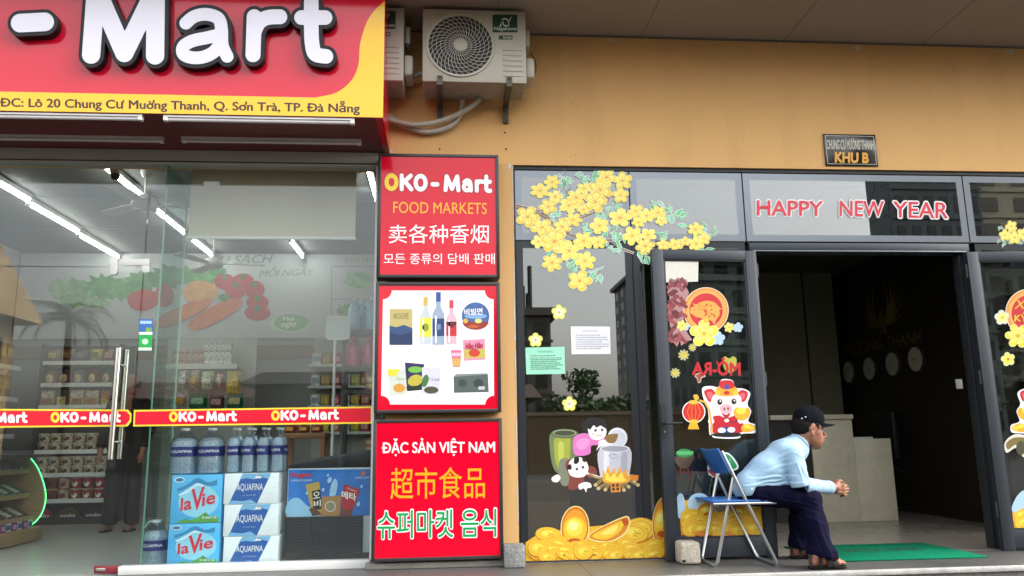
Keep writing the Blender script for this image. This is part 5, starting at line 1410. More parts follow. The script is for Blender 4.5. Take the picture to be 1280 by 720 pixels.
mb.text(GLP, 'ZaloPay', (176, 404.6), (189, 404.4), 3, .0024, M('#e8f0f8'), off=.02)
tag(mb.build('payment_sticker'), 'small blue payment sticker on the glass door edge above the green one', 'sticker')
mb = MB(); mb.pxprism(GLP, [(173.6, 418.8), (190.6, 418.8), (189.8, 438.5), (172.8, 438.5)], .0006, .0012, M('#18a348', rough=.3)); mb.pxpoly(GLP, ell(181.5, 427, 4, 3.6), .0018, M('#bfe6c6')); mb.pxpoly(GLP, [(173, 434.5), (189.8, 434.5), (189.8, 438), (173, 438)], .0018, M('#dfeee0'))
tag(mb.build('payment_sticker'), 'small green payment sticker on the glass door edge under the blue one', 'sticker')
# ================================================================ inside the lobby
desk_m = M('#cbc1a8', rough=.35, var=.10, scale=2.5, fine=.06, fscale=12, k=1.0)
DY = 2.2
DP = YP(DY)
t = thing('reception_desk', 'beige stone reception desk with a stepped front inside the dark lobby', 'desk', at(1065, 652, DY))
def dr(x0, y0, x1, y1): 
    a_ = at(x0, y1, DY); b_ = at(x1, y0, DY); return float(a_[0]), float(b_[0]), max(float(a_[2]), .002), float(b_[2])
a_ = dr(1023, 524, 1064.5, 652); b_ = dr(1064.5, 548, 1113, 652)
MB().box(a_[0], a_[1], DY, DY + .12, .002, a_[3], desk_m).build('high_panel', t, bevel=.003)
MB().box(a_[1] + .002, b_[1], DY, DY + .12, .002, b_[3], desk_m).build('low_panel', t, bevel=.003)
c_ = dr(962, 517, 1064.5, 526)
MB().box(c_[0], c_[1], DY - .03, DY + .4, a_[3] + .001, a_[3] + .05, desk_m).build('counter_top', t, bevel=.003)
MB().box(a_[0] + .01, b_[1] - .01, DY + .121, DY + .6, .002, b_[3] - .03, M('#3a2c20', rough=.5)).build('carcass', t)
MB().box(c_[0], c_[0] + .5, DY + .02, DY + .35, .002, a_[3], M('#241d17', rough=.6)).build('side_cabinet', t)  # shade below the overhanging counter, put in as a near-black box
mb = MB(); mb.box(b_[1] - .42, b_[1] - .18, DY + .02, DY + .1, b_[3] + .001, b_[3] + .02, M('#bfc0bb', rough=.5))
tag(mb.build('paper_stack'), 'white papers lying on the low end of the reception desk', 'papers')
LX = 5.318
LWP = PL((LX, 0, 0), (0, -1, 0)); 
for i, (p, lab) in enumerate((((1063, 465), 'round pale wall clock in the lobby, smallest and farthest of the row'), ((1089, 461), 'round pale wall clock in the lobby, second from the farthest end'), ((1118, 455), 'round pale wall clock in the lobby, third along the row'), ((1147, 449), 'round pale wall clock in the lobby, nearest the doorway of the row'))):
    u, v = LWP.px(*p); t = thing('wall_clock', lab, 'clock', LWP.w(u, v, 0), 'wall clocks in the lobby')
    b = MB(); b.prism(LWP, ell(u, v, .15, n=28), .001, .03, M('#3b3a36', rough=.4)); b.build('rim', t)
    b = MB(); b.prism(LWP, ell(u, v, .135, n=28), .0302, .032, M('#c9c8bd', rough=.4, k=.9)); b.build('dial', t)
    b = MB()
    for an, ln, w_ in ((R(60 + 70 * i), .075, .006), (R(200), .11, .004)):
        d_ = np.array([math.sin(an), math.cos(an)]); n_ = np.array([d_[1], -d_[0]]) * w_
        b.poly(LWP, [(u + n_[0], v + n_[1]), (u + d_[0] * ln, v + d_[1] * ln), (u - n_[0], v - n_[1])], .034, m_black)
    b.build('hands', t)
mg2 = M('#8f7845', rough=.45, metal=.3, k=.8)
b = MB(); u0, v0 = LWP.px(1104, 405)
for s_ in (1, -1):
    for k_ in range(6):
        base = np.array([u0 + s_ * .03, v0 - .03]); an = R(20 + 14 * k_); L_ = .62 - .05 * abs(k_ - 4)
        pts = [base + np.array([s_ * math.cos(an * f_ + R(-8)) , math.sin(an * f_ + R(-8))]) * L_ * q for q, f_ in ((.25, .6), (.6, .8), (1, 1.0))]
        b.tube([LWP.w(*p_, .012) for p_ in [base] + pts], [.012, .018, .014, .004], mg2, n=6)
b.prism(LWP, [(u0 - .05, v0 - .12), (u0 + .05, v0 - .12), (u0 + .07, v0 + .05), (u0, v0 + .2), (u0 - .07, v0 + .05)], .001, .02, mg2)
tag(b.build('wall_emblem'), 'dim bird emblem with raised wings on the dark lobby wall', 'emblem')
b = MB(); b.text(LWP, 'MUONG THANH', (1058, 446), (1152, 428), 15, .012, mg2, off=.02)
tag(b.build('wall_lettering'), 'dim block name lettering under the bird emblem in the lobby', 'lettering')
b = MB(); P_ = YP(.89); q0 = P_.px(1195, 486); q1 = P_.px(1201.5, 474); b.pbox(P_, q0[0], q1[0], q0[1], q1[1], .0, .012, M('#c9c7bf'))
tag(b.build('light_switch', bevel=.002), 'small pale switch on the brown lobby wall beside the doorway', 'switch')
oc = thing('office_chair', 'dark office chair standing in the unlit lobby past the desk', 'chair', (5.0, 3.2, 0))
mk = M('#1d1c1b', rough=.6)
MB().box(4.76, 5.22, 2.98, 3.42, .44, .52, mk).build('seat', oc, bevel=.03)
MB().box(5.16, 5.24, 2.98, 3.42, .6, 1.15, mk).build('backrest', oc, bevel=.03)
b = MB(); b.tube([(5.0, 3.2, .1), (5.0, 3.2, .44)], .03, mk)
for k_ in range(5): b.tube([(5.0, 3.2, .12), (5.0 + .28 * math.cos(k_ * 1.257), 3.2 + .28 * math.sin(k_ * 1.257), .05)], .02, m_chrome, n=6)
b.build('base', oc, smooth=50)
m_dl = lamp('downlight_glow', (1.0, .93, .8), 4.0)
for p, lab in (((658, 409), 'small lit downlight in the lobby ceiling near the tan pillar'), ((764, 407), 'small lit downlight in the lobby ceiling near the second mullion'), ((735, 398), 'small lit downlight in the lobby ceiling between two others')):
    c_ = atz(*p, 3.04); t = thing('downlight', lab, 'downlight', c_, 'lobby downlights')
    MB().lathe([(.10, .0), (.10, .009)], (c_[0], c_[1], 3.04), m_fit, 18).build('rim', t)
    MB().lathe([(.075, -.004), (.075, -.001)], (c_[0], c_[1], 3.04), m_dl, 18).build('lens', t)
# carton and cabinet behind the left pane
q0 = at(648, 700, .3); q1 = at(712, 601, .3)
t = thing('cardboard_box', 'brown taped cardboard box standing inside the left lobby window', 'box', (float(q0[0] + q1[0]) / 2, .5, .002))
MB().box(float(q0[0]), float(q1[0]), .3, .75, .003, float(q1[2]), M('#a98a5e', rough=.8, var=.08, k=.9)).build('body', t, bevel=.006)
MB().box(float(q0[0]) + .003, float(q1[0]) - .003, .2965, .2995, float(q1[2]) - .15, float(q1[2]) - .012, M('#8a5f22', rough=.25, var=.1)).build('tape', t)
q0 = at(713, 700, .55); q1 = at(790, 562, .55)
t = thing('cabinet', 'dark brown wooden cabinet inside the lobby behind the cooking children sticker', 'cabinet', (float(q0[0] + q1[0]) / 2, .7, .002))
mcab = M('#4a3526', rough=.45, var=.2, scale=3, stretch=(1, 1, .15), k=.8)
MB().box(float(q0[0]), float(q1[0]), .55, .95, .003, float(q1[2]), mcab).build('body', t, bevel=.004)
MB().box(float(q0[0]) - .02, float(q1[0]) + .02, .53, .97, float(q1[2]) + .001, float(q1[2]) + .03, M('#6b5a44', rough=.3)).build('top', t, bevel=.003)

# ================================================================ stickers on the lobby glass
ST = lambda h, k=.95: M(h, rough=.38, var=.05, scale=30, k=k)
GB = YP(GY)
LIFT = .000009
class Decal:
    def __init__(s, P, d0=.0008): s.mb = MB(); s.P = P; s.d = d0
    def p(s, pts, col, lift=True, k=.95):
        if lift: s.d += LIFT
        s.mb.pxpoly(s.P, pts, s.d, ST(col, k)); return s
    def c(s, pts, col, k=.95, n=5): return s.p(catmull(pts, n), col, k=k)
    def e(s, cx, cy, rx, ry=None, col='#fff', rot=0, n=20, k=.95, lift=True): return s.p(ell(cx, cy, rx, ry, n, rot), col, lift=lift, k=k)
    def line(s, pts, w_, col, lift=True):
        pts = [np.array(q, float) for q in pts]; A_ = []; B_ = []
        for i, q in enumerate(pts):
            t_ = pts[min(i + 1, len(pts) - 1)] - pts[max(i - 1, 0)]; t_ /= max(np.hypot(*t_), 1e-6); n_ = np.array([-t_[1], t_[0]])
            ww = w_[i] if hasattr(w_, '__len__') else w_
            A_.append(tuple(q + n_ * ww / 2)); B_.append(tuple(q - n_ * ww / 2))
        if lift: s.d += LIFT
        s.mb.add([s.P.pw(x, y, s.d) for x, y in A_ + B_], [(i, i + 1, len(pts) + i + 1, len(pts) + i) for i in range(len(pts) - 1)], ST(col)); return s
    def t(s, body, bl, br, h, col, off=0.0, flip=False, shear=0.0):
        s.d += .00004; s.mb.text(s.P, body, bl, br, h, s.d, ST(col), off=off, flip=flip, shear=shear); s.d += .0002 * len(bold_offsets(off)) + .0003; return s
    def done(s, name, label, cat='sticker', group=None): return tag(s.mb.build(name), label, cat, group)
def blossom(D, cx, cy, r_, rot, base='#f3d53c', tint='#e9b52e', white=True, sq=1.0):
    n_ = 5 if int(cx * 7) % 3 else 6
    if white: D.p(flower(cx, cy, r_ * 1.10, n_, rot, .40, 1, sq), '#e9e6b0')
    D.p(flower(cx, cy, r_ * 1.05, n_, rot, .44, 1, sq), base)
    D.p(flower(cx - r_ * .05, cy - r_ * .06, r_ * .8, n_, rot + .06, .5, 1, sq), '#f6e87a')
    D.d += LIFT
    for k_ in range(n_):
        a_ = rot + (k_ + .5) * 2 * math.pi / n_; D.line([(cx + r_ * .1 * math.cos(a_), cy + r_ * .1 * math.sin(a_)), (cx + r_ * .66 * math.cos(a_), cy + r_ * .66 * sq * math.sin(a_))], [r_ * .07, r_ * .02], '#dcb030', lift=False)
        a_ += .5; D.line([(cx + r_ * .12 * math.cos(a_), cy + r_ * .12 * math.sin(a_)), (cx + r_ * .42 * math.cos(a_), cy + r_ * .42 * sq * math.sin(a_))], r_ * .035, tint, lift=False)
        D.e(cx + r_ * .47 * math.cos(a_), cy + r_ * .47 * sq * math.sin(a_), r_ * .05, r_ * .05, tint, n=6, lift=False)
    D.e(cx, cy, r_ * .13, r_ * .12 * sq, tint, n=9)
def leaf(D, x, y, L_, an, w_=.3, col='#4aa564', col2='#8fd09a'):
    c_, s_ = math.cos(an), math.sin(an); tr = lambda u, v: (x + u * c_ - v * s_, y + u * s_ + v * c_)
    D.p([tr(*q) for q in ((-.06 * L_, 0), (.3 * L_, w_ * L_ * .62), (.7 * L_, w_ * L_ * .5), (1.06 * L_, 0), (.7 * L_, -w_ * L_ * .5), (.3 * L_, -w_ * L_ * .62))], '#e3ece2')
    D.p([tr(*q) for q in ((0, 0), (.3 * L_, w_ * L_ * .45), (.7 * L_, w_ * L_ * .36), (L_, 0), (.7 * L_, -w_ * L_ * .36), (.3 * L_, -w_ * L_ * .45))], col)
    D.p([tr(*q) for q in ((.1 * L_, 0), (.6 * L_, w_ * L_ * .2), (.95 * L_, 0))], col2)
z2 = lambda X_, Y_: (630 + X_ / 4, 200 + Y_ / 4)
D = Decal(GB)
for pts, ww in (([(50, 232), (170, 262), (250, 312), (330, 375), (400, 390), (540, 402), (590, 445), (650, 466)], [7, 6.5, 5, 4, 3.4, 3, 2.6, 1.6]), ([(370, 296), (450, 265), (520, 208), (540, 150), (530, 115)], [3, 2.6, 2.2, 1.6, 1]), ([(300, 365), (225, 460), (310, 515), (370, 530), (450, 555)], [3, 2.4, 2, 1.5, 1]), ([(500, 325), (560, 300), (640, 290), (700, 290)], [2, 2, 1.6, 1]), ([(690, 375), (740, 405), (780, 425)], [1.6, 1.4, 1]), ([(170, 262), (240, 180), (290, 80)], [2.4, 1.8, 1])):
    q = [z2(*p) for p in pts]; D.line(q, [w_ + 1.2 for w_ in ww], '#d9d4cc'); D.line(q, ww, '#7d6152'); D.line([(x, y - .5) for x, y in q], [w_ * .35 for w_ in ww], '#9a8272')
lr = random.Random(3)
for (x, y, n_) in ((285, 110, 7), (262, 262, 6), (300, 195, 5), (545, 245, 6), (525, 120, 8), (490, 292, 4), (425, 335, 5), (740, 215, 3), (820, 265, 3), (850, 300, 6), (800, 392, 4), (680, 480, 3), (460, 562, 6), (345, 545, 5), (345, 500, 5), (215, 462, 4), (1000, 366, 6), (1035, 370, 4), (225, 395, 3), (556, 375, 3), (410, 90, 4), (460, 90, 4), (520, 380, 4), (210, 390, 3), (985, 435, 3), (570, 410, 4), (540, 425, 4)):
    for k_ in range(n_ + 3):
        a_ = lr.uniform(0, 6.28); px_, py_ = z2(x + lr.uniform(-30, 30), y + lr.uniform(-30, 30))
        leaf(D, px_, py_, lr.uniform(6, 13), a_, lr.uniform(.28, .5), lr.choice(['#45b56c', '#3c9f62', '#6cc98c', '#7fb8a2']), lr.choice(['#9fe0b0', '#b9ecc6']))
for k_ in range(16):
    a_ = lr.uniform(-1.9, -1.0); x, y = z2(285 + lr.uniform(-15, 40), 60 + k_ * 14); D.line([(x, y), (x + 8 * math.cos(a_ + .6), y + 8 * math.sin(a_ + .6))], .9, lr.choice(['#e3e8e3', '#6f9a84', '#dfe6e0']))
for (x, y, r_) in ((240, 112, 36), (180, 155, 50), (255, 185, 36), (220, 235, 42), (118, 285, 47), (190, 338, 47), (290, 335, 42), (345, 300, 38), (172, 410, 33), (252, 408, 54), (325, 455, 50), (240, 515, 42), (405, 505, 50), (378, 605, 50), (398, 405, 45), (470, 412, 42), (476, 330, 39), (325, 228, 45), (360, 190, 39), (398, 248, 34), (400, 145, 36), (480, 150, 47), (455, 210, 54), (512, 88, 40), (592, 105, 39), (582, 178, 42), (580, 290, 47), (658, 258, 40), (712, 280, 36), (768, 265, 38), (785, 305, 29), (672, 312, 28), (640, 380, 47), (718, 376, 40), (705, 432, 45), (795, 425, 34), (855, 425, 38), (905, 408, 25), (957, 348, 36), (1000, 395, 29), (960, 420, 38)):
    px_, py_ = z2(x, y); blossom(D, px_, py_, r_ / 4 * lr.uniform(.95, 1.25), lr.uniform(0, 6.28), lr.choice(['#f3dd5a', '#eccd44', '#f5e268', '#e9c848', '#f1d94e']), lr.choice(['#e0a83a', '#e08c4a', '#d9a43a']), sq=lr.uniform(.72, 1.0))
D.done('blossom_branch_sticker', 'large yellow apricot blossom branch sticker spread over the lobby windows')
for (x, y, r_, lab) in ((698.7, 390.4, 9.6, 'small yellow flower sticker above the white notice'), (669.5, 425, 9.2, 'small yellow flower sticker just above the green notice'), (711.8, 505, 9.4, 'small yellow flower sticker above the cooking children')):
    D = Decal(GB); D.p(flower(x, y, r_, 5, .3, .3), '#e3e05a'); D.p(flower(x, y, r_ * .8, 5, .3, .34), '#f0ea9a'); D.p(flower(x, y, r_ * .55, 5, .3, .5), '#efe2c4')
    D.e(x, y, 1.2, 1.2, '#b98a5a')
    for k_ in range(5): a_ = .3 + k_ * 1.2566; D.line([(x, y), (x + r_ * .4 * math.cos(a_), y + r_ * .4 * math.sin(a_))], .4, '#c9a878')
    D.done('flower_sticker', lab, group='small flower stickers on the lobby window')
def notice(pts, col, ink, head, label, n_lines):
    D = Decal(GB); D.p(pts, col)
    tl, tr_, br_, bl_ = [np.array(q, float) for q in pts]
    f = lambda u, v: tuple(tl * (1 - u) * (1 - v) + tr_ * u * (1 - v) + br_ * u * v + bl_ * (1 - u) * v)
    D.t(head, f(.30, .2), f(.70, .2), 3.2, ink, off=.01)
    lr_ = random.Random(n_lines)
    for k_ in range(n_lines):
        v = .3 + .56 * k_ / n_lines; u = .12
        D.d += .00004
        while u < (.9 if k_ % 3 else .75):
            w_ = lr_.uniform(.03, .09); D.p([f(u, v), f(u + w_, v), f(u + w_, v + .035), f(u, v + .035)], ink, lift=False); u += w_ + .015
    return D
notice([(713.3, 408), (762.5, 408.2), (763.2, 442.6), (714.5, 442.8)], '#e4e4e8', '#a9a9b2', 'THÔNG BÁO', 'w', 7).done('pale_rectangle', 'white paper notice taped to the lobby window', 'notice')
D = notice([(656.7, 434.5), (705.6, 433.5), (706.3, 467.3), (657.8, 468)], '#9be0c2', '#5c8a78', 'THÔNG BÁO', 'g', 8); D.p([(657, 446), (705.9, 445.5), (705.9, 446.4), (657, 447)], '#c4efdc'); D.done('pale_rectangle', 'pale green paper notice taped to the lobby window', 'notice')

# happy new year lettering
for body, x0, x1, y0, y1 in (('HAPPY', 946, 1028, 269.2, 270.2), ('NEW', 1049.5, 1104, 270.3, 271), ('YEAR', 1116, 1184, 271.5, 273)):
    pass
D = Decal(GB)
HN = (('HAPPY', 946, 1028, 269.2, 270.2, 18.5), ('NEW', 1049.5, 1104, 270.3, 271, 19), ('YEAR', 1116, 1184, 271.8, 273.2, 19.5))
for body, x0, x1, y0, y1, h_ in HN: D.t(body, (x0, y0), (x1, y1), h_, '#eeeef0', off=.075)
for body, x0, x1, y0, y1, h_ in HN: D.t(body, (x0, y0), (x1, y1), h_, '#d8283a', off=.012)
for x in (955, 975, 988, 1006): D.p([(x - 5, 257.5), (x + 8, 257.7), (x + 8, 260), (x - 5, 259.8)], '#d8283a') if x == 955 else None
D.done('greeting_sticker', 'red new year greeting with white outline on the pane over the doorway', 'sticker')

# children cooking at a pot
k4 = lambda X_, Y_: (640 + X_ / 3.43, 510 + Y_ / 3.43)
def Q(*a): return [k4(*q) for q in a]
D = Decal(GB)
D.c(Q((165, 110), (163, 180), (172, 240), (190, 275), (225, 285), (262, 275), (278, 240), (285, 180), (286, 110), (225, 95)), '#6f7a52')
D.c(Q((185, 130), (182, 200), (195, 255), (225, 262), (245, 240), (250, 150), (245, 128)), '#9aa23e'); D.c(Q((200, 150), (200, 220), (215, 250), (222, 200), (220, 150)), '#b8bd55')
D.e(*k4(225, 110), 17.2, 6, '#56603f'); D.e(*k4(225, 107), 15, 4.4, '#8f9a76'); D.e(*k4(225, 108), 13, 3.4, '#3d4630')
D.e(*k4(452, 128), 12.5, 12.8, '#e4e4ea'); D.e(*k4(450, 132), 10.5, 10.8, '#cfcfd8')
D.c(Q((262, 150), (270, 120), (310, 108), (345, 118), (400, 130), (420, 145), (380, 158), (340, 162), (335, 195), (300, 205), (270, 200), (262, 175)), '#d674b8'); D.c(Q((275, 150), (300, 130), (330, 135), (325, 165), (290, 180)), '#e391c8')
D.c(Q((375, 140), (420, 135), (440, 142), (420, 158), (380, 165), (362, 182), (370, 160)), '#efe6e2')
D.c(Q((400, 118), (450, 110), (452, 128), (440, 148), (415, 150), (400, 136)), '#8a6a3c')
D.c(Q((300, 80), (305, 60), (330, 42), (365, 42), (395, 52), (408, 80), (400, 100), (320, 105)), '#171314'); D.e(*k4(310, 72), 3.2, 4, '#171314'); D.e(*k4(318, 92), 4, 5, '#171314')
D.c(Q((325, 90), (335, 78), (365, 72), (398, 82), (405, 105), (392, 130), (360, 138), (335, 125)), '#efe4e2'); D.c(Q((325, 82), (350, 62), (395, 66), (402, 88), (380, 76), (362, 84), (350, 74), (335, 92)), '#171314')
for x, y in ((358, 96), (386, 94)): D.e(*k4(x, y), 1.5, 1.8, '#3a3a42')
D.line(Q((362, 116), (374, 120), (386, 114)), .8, '#b05a5a'); D.e(*k4(348, 112), 1.8, 1.2, '#e9b8b8')
D.c(Q((376, 175), (376, 280), (390, 302), (440, 308), (490, 302), (504, 280), (504, 170)), '#c3c3cc', n=4); D.c(Q((395, 190), (395, 285), (415, 295), (415, 190)), '#dcdce4', n=4); D.c(Q((470, 190), (470, 292), (492, 282), (492, 186)), '#a9a9b6', n=4)
D.e(*k4(440, 174), 18.8, 5, '#d8d8de'); D.e(*k4(440, 175), 16.8, 3.6, '#9c9ca8'); D.line(Q((415, 205), (425, 198), (445, 200), (452, 212), (430, 218), (415, 205)), .8, '#8f8f9c')
D.c(Q((205, 225), (235, 215), (252, 240), (250, 300), (240, 330), (215, 332), (200, 290)), '#7a7f6a'); D.c(Q((170, 300), (195, 285), (208, 300), (195, 318), (175, 315)), '#efe8e4')
D.c(Q((228, 240), (255, 220), (280, 280), (310, 300), (300, 330), (270, 350), (240, 345), (245, 300)), '#7d3d35'); D.c(Q((310, 270), (335, 248), (360, 260), (362, 290), (330, 300)), '#7d3d35')
D.c(Q((285, 330), (310, 318), (335, 322), (340, 340), (322, 345), (318, 362), (308, 345), (290, 350)), '#efe8e4')
D.c(Q((240, 260), (250, 225), (285, 210), (315, 225), (328, 260), (312, 292), (280, 298), (250, 288)), '#efe6e4'); D.c(Q((265, 235), (268, 212), (285, 210), (288, 228), (276, 240)), '#171314'); D.c(Q((236, 262), (240, 245), (252, 242), (255, 262)), '#171314'); D.c(Q((300, 218), (312, 212), (318, 228), (308, 232)), '#171314')
for x, y in ((278, 262), (304, 254)): D.e(*k4(x, y), 1.6, 1.8, '#3a3a42')
D.line(Q((290, 270), (330, 282), (385, 300)), 2.2, '#efe8e4'); D.line(Q((330, 282), (360, 298), (385, 302)), 2.8, '#a08a5a')
for (x0, y0, x1, y1) in ((358, 330, 395, 300), (370, 345, 410, 318), (400, 350, 420, 320), (540, 330, 500, 306), (525, 315, 490, 308), (480, 352, 470, 320), (500, 338, 480, 318)):
    D.line(Q((x0, y0), (x1, y1)), 4.2, '#8a7444'); D.e(*k4(x0, y0), 2.2, 2.2, '#cbb888')
D.p(Q((505, 285), (543, 288), (540, 312), (508, 310)), '#d9822e'); 
D.c(Q((388, 300), (392, 265), (400, 285), (412, 245), (422, 280), (438, 255), (446, 285), (462, 248), (470, 280), (490, 258), (492, 290), (505, 285), (500, 318), (440, 326), (395, 318)), '#e9a22e', n=3); D.c(Q((400, 305), (410, 275), (420, 298), (440, 278), (450, 300), (470, 275), (480, 300), (490, 312), (440, 320)), '#f3d75a', n=3)
D.p(Q((422, 320), (466, 318), (466, 360), (424, 362)), '#d98a3a'); 
for x, y in ((434, 332), (452, 331), (435, 348), (453, 347)): D.p(Q((x - 6, y - 6), (x + 6, y - 6), (x + 6, y + 6), (x - 6, y + 6)), '#5a3418')
D.done('cooking_children_sticker', 'cartoon sticker of two children cooking at a steaming pot on the lobby window')

# heaps of gold
def coin(D, cx, cy, rx, ry, rot=0, hole=False):
    c_, s_ = math.cos(R(rot)), math.sin(R(rot)); tr = lambda u, v: (cx + u * rx * c_ - v * ry * s_, cy + u * rx * s_ + v * ry * c_)
    D.e(cx, cy + ry * .12, rx * 1.02, ry * 1.06, '#b9771a', rot, 22); D.e(cx, cy, rx, ry, '#e2ac2c', rot, 24); D.e(cx, cy, rx * .9, ry * .88, '#eec33a', rot, 22)
    D.line([tr(.72 * math.cos(a_), .72 * math.sin(a_)) for a_ in np.linspace(0, 6.28, 19)], rx * .05, '#d1962a')
    D.c([tr(*q) for q in ((-.5, -.1), (-.2, -.45), (.35, -.4), (.1, .0), (-.2, .3))], '#f4d956', n=3)
    D.line([tr(*q) for q in ((.05, -.3), (.2, .0), (.0, .15), (.3, .4))], rx * .05, '#a8701c'); D.line([tr(*q) for q in ((.2, .0), (.5, .05))], rx * .045, '#a8701c')
    if hole: D.p([tr(*q) for q in ((-.2, -.22), (.2, -.22), (.2, .22), (-.2, .22))], '#b9771a')
def ingot(D, cx, cy, rx, ry, rot=0):
    D.e(cx, cy, rx * 1.06, ry * 1.04, '#f6e29a', rot, 28); D.e(cx, cy, rx, ry, '#c9741c', rot, 28); D.e(cx, cy + ry * .02, rx * .88, ry * .88, '#e0952a', rot, 28); D.e(cx, cy + ry * .1, rx * .86, ry * .62, '#edb92e', rot, 26)
    D.e(cx - rx * .05, cy + ry * .0, rx * .62, ry * .42, '#f5d64a', rot, 22); D.e(cx - rx * .12, cy - ry * .08, rx * .34, ry * .22, '#fbec92', rot, 16); D.e(cx, cy + ry * .66, rx * .5, ry * .14, '#b8561c', rot, 16)
def pile(D, x0, x1, ybase, ytop, seed, n_=60):
    r2 = random.Random(seed)
    for k_ in range(n_):
        v = 1 - (k_ / n_); y = ybase - 3 - (ybase - ytop - 4) * v * (.6 + .4 * r2.random()); x = r2.uniform(x0 + 8, x1 - 8); rx = r2.uniform(8, 15)
        cx = min(max(x, x0 + rx), x1 - rx); cy = min(y, ybase - rx * .62)
        coin(D, cx, cy, rx, rx * r2.uniform(.5, .62), r2.uniform(-25, 25), r2.random() < .3)
        if r2.random() < .3: D.c([(cx - rx * .7, cy + rx * .35), (cx, cy + rx * .1), (cx + rx * .6, cy + rx * .4), (cx, cy + rx * .6)], '#d98a2a', n=3)
D = Decal(GB)
D.p([(657, 678), (672, 668), (690, 664), (720, 660), (760, 656), (800, 648), (818, 652), (833.5, 655), (833.5, 697.5), (657, 703)], '#e3ae2a')
coin(D, *k4(545, 520), 21, 14.5, -8); coin(D, *k4(520, 535), 19, 12, 5)
ingot(D, *k4(640, 478), 10.3, 27.5, 8); ingot(D, *k4(270, 512), 17, 26, 3)
D.c(Q((328, 545), (400, 500), (480, 465), (503, 470), (505, 500), (480, 545), (420, 575), (350, 570)), '#f6e29a'); D.c(Q((332, 545), (400, 504), (480, 470), (499, 474), (500, 500), (476, 540), (420, 570), (352, 566)), '#d98a22'); D.c(Q((345, 548), (410, 510), (470, 485), (475, 510), (440, 548), (390, 564)), '#efc038'); D.c(Q((380, 540), (430, 508), (455, 505), (430, 540)), '#f8de6a'); D.c(Q((470, 480), (492, 474), (498, 495), (484, 505)), '#b8521c')
coin(D, *k4(155, 540), 16, 8.6, 4); coin(D, *k4(185, 570), 15, 7, -5)
pile(D, 658, 833, 701, 676, 5, 52)
coin(D, *k4(110, 600), 12.5, 10.3, 0); coin(D, *k4(305, 615), 12, 10, 0); coin(D, *k4(150, 638), 11, 7, 10)
D.done('gold_heap_sticker', 'yellow gold coin and ingot heap sticker along the bottom of the lobby window')

# ---- left open door leaf
LG = PL(LP.o - LP.n * .0178, LP.u, LP.v)
z5 = lambda X_, Y_: (800 + X_ / 4, 300 + Y_ / 4)
def Q5(*a): return [z5(*q) for q in a]
D = Decal(LG)
fr2 = random.Random(9)
D.p(Q5((140, 215), (150, 190), (175, 200), (190, 185), (205, 200), (230, 195), (242, 215), (230, 235), (245, 262), (235, 300), (225, 350), (215, 420), (240, 470), (262, 500), (240, 505), (225, 515), (205, 530), (200, 500), (185, 535), (170, 515), (158, 500), (165, 460), (150, 430), (140, 350), (148, 280), (135, 260), (150, 235)), '#b58a88', k=.8)
for k_ in range(34):
    x, y = fr2.uniform(152, 228), fr2.uniform(205, 505); x = x - 8 * (y > 330); a_ = fr2.choice([-.6, .6, -.9, .9]); c2, s2 = math.cos(a_), math.sin(a_)
    D.p([z5(x + u * c2 - v * s2, y + u * s2 + v * c2) for u, v in ((-22, -9), (22, -9), (22, 9), (-22, 9))], fr2.choice(['#8e3a42', '#7d2f38', '#a14c50', '#6b2a30']), k=.8)
D.done('firecracker_sticker', 'faded red firecracker string sticker on the left open door leaf')
def disc(D, cx, cy, r_):
    D.e(cx, cy, r_ * 1.03, r_ * 1.05, '#efe0cc', n=40); D.e(cx, cy, r_, r_ * 1.02, '#e0903c', n=40); D.e(cx, cy, r_ * .9, r_ * .92, '#eba85a', n=40)
    for k_ in range(40):
        a_ = 2 * math.pi * k_ / 40; D.d -= LIFT; D.line([(cx + r_ * .82 * math.cos(a_), cy + r_ * .84 * math.sin(a_)), (cx + r_ * .9 * math.cos(a_), cy + r_ * .92 * math.sin(a_))], .5, '#c9742a')
    D.d += 2 * LIFT; D.e(cx, cy, r_ * .76, r_ * .78, '#c5262e', n=40)
D = Decal(LG)
cx, cy = z5(330, 352); disc(D, cx, cy, 27.5)
D.c(Q5((250, 352), (258, 335), (272, 332), (262, 316), (280, 322), (300, 312), (335, 304), (372, 312), (395, 335), (408, 345), (396, 350), (398, 372), (380, 400), (372, 422), (358, 405), (345, 402), (330, 418), (318, 400), (300, 388), (280, 385), (262, 372), (252, 366)), '#eba04a')
for k_ in range(16): D.e(*z5(fr2.uniform(320, 388), fr2.uniform(322, 390)), 1.3, 1.3, '#c5562a', n=8)
D.line(Q5((300, 318), (292, 335), (305, 350), (325, 345), (320, 330), (308, 332)), .7, '#b8441e'); D.e(*z5(270, 350), .9, .7, '#7a2a14', n=8)
for (x, y, r_) in ((490, 437, 6.4), (390, 492, 9), (228, 434, 5)): D.p(flower(*z5(x, y), r_, 5, .4, .3), '#a9c4da')
blossom(D, *z5(320, 468), 17, .3, '#e8d43c', '#c9a02a', sq=.95); blossom(D, *z5(210, 428), 6.3, .2, '#e0cf4a', '#b58a2a'); blossom(D, *z5(445, 437), 6, .8, '#e3c84a', '#b58a2a'); D.e(*z5(330, 402), 3, 3.4, '#d9b83a')
D.done('pig_disc_sticker', 'orange and red round sticker with a golden spotted pig above a yellow blossom')
D = Decal(LG)
D.c(Q5((410, 600), (425, 582), (445, 592), (465, 582), (482, 596), (478, 640), (455, 665), (425, 650)), '#b8b045', k=.8)
D.t('MỎ-RA', z5(262, 674), z5(500, 676), 21, '#b81e26', off=.035, flip=True)
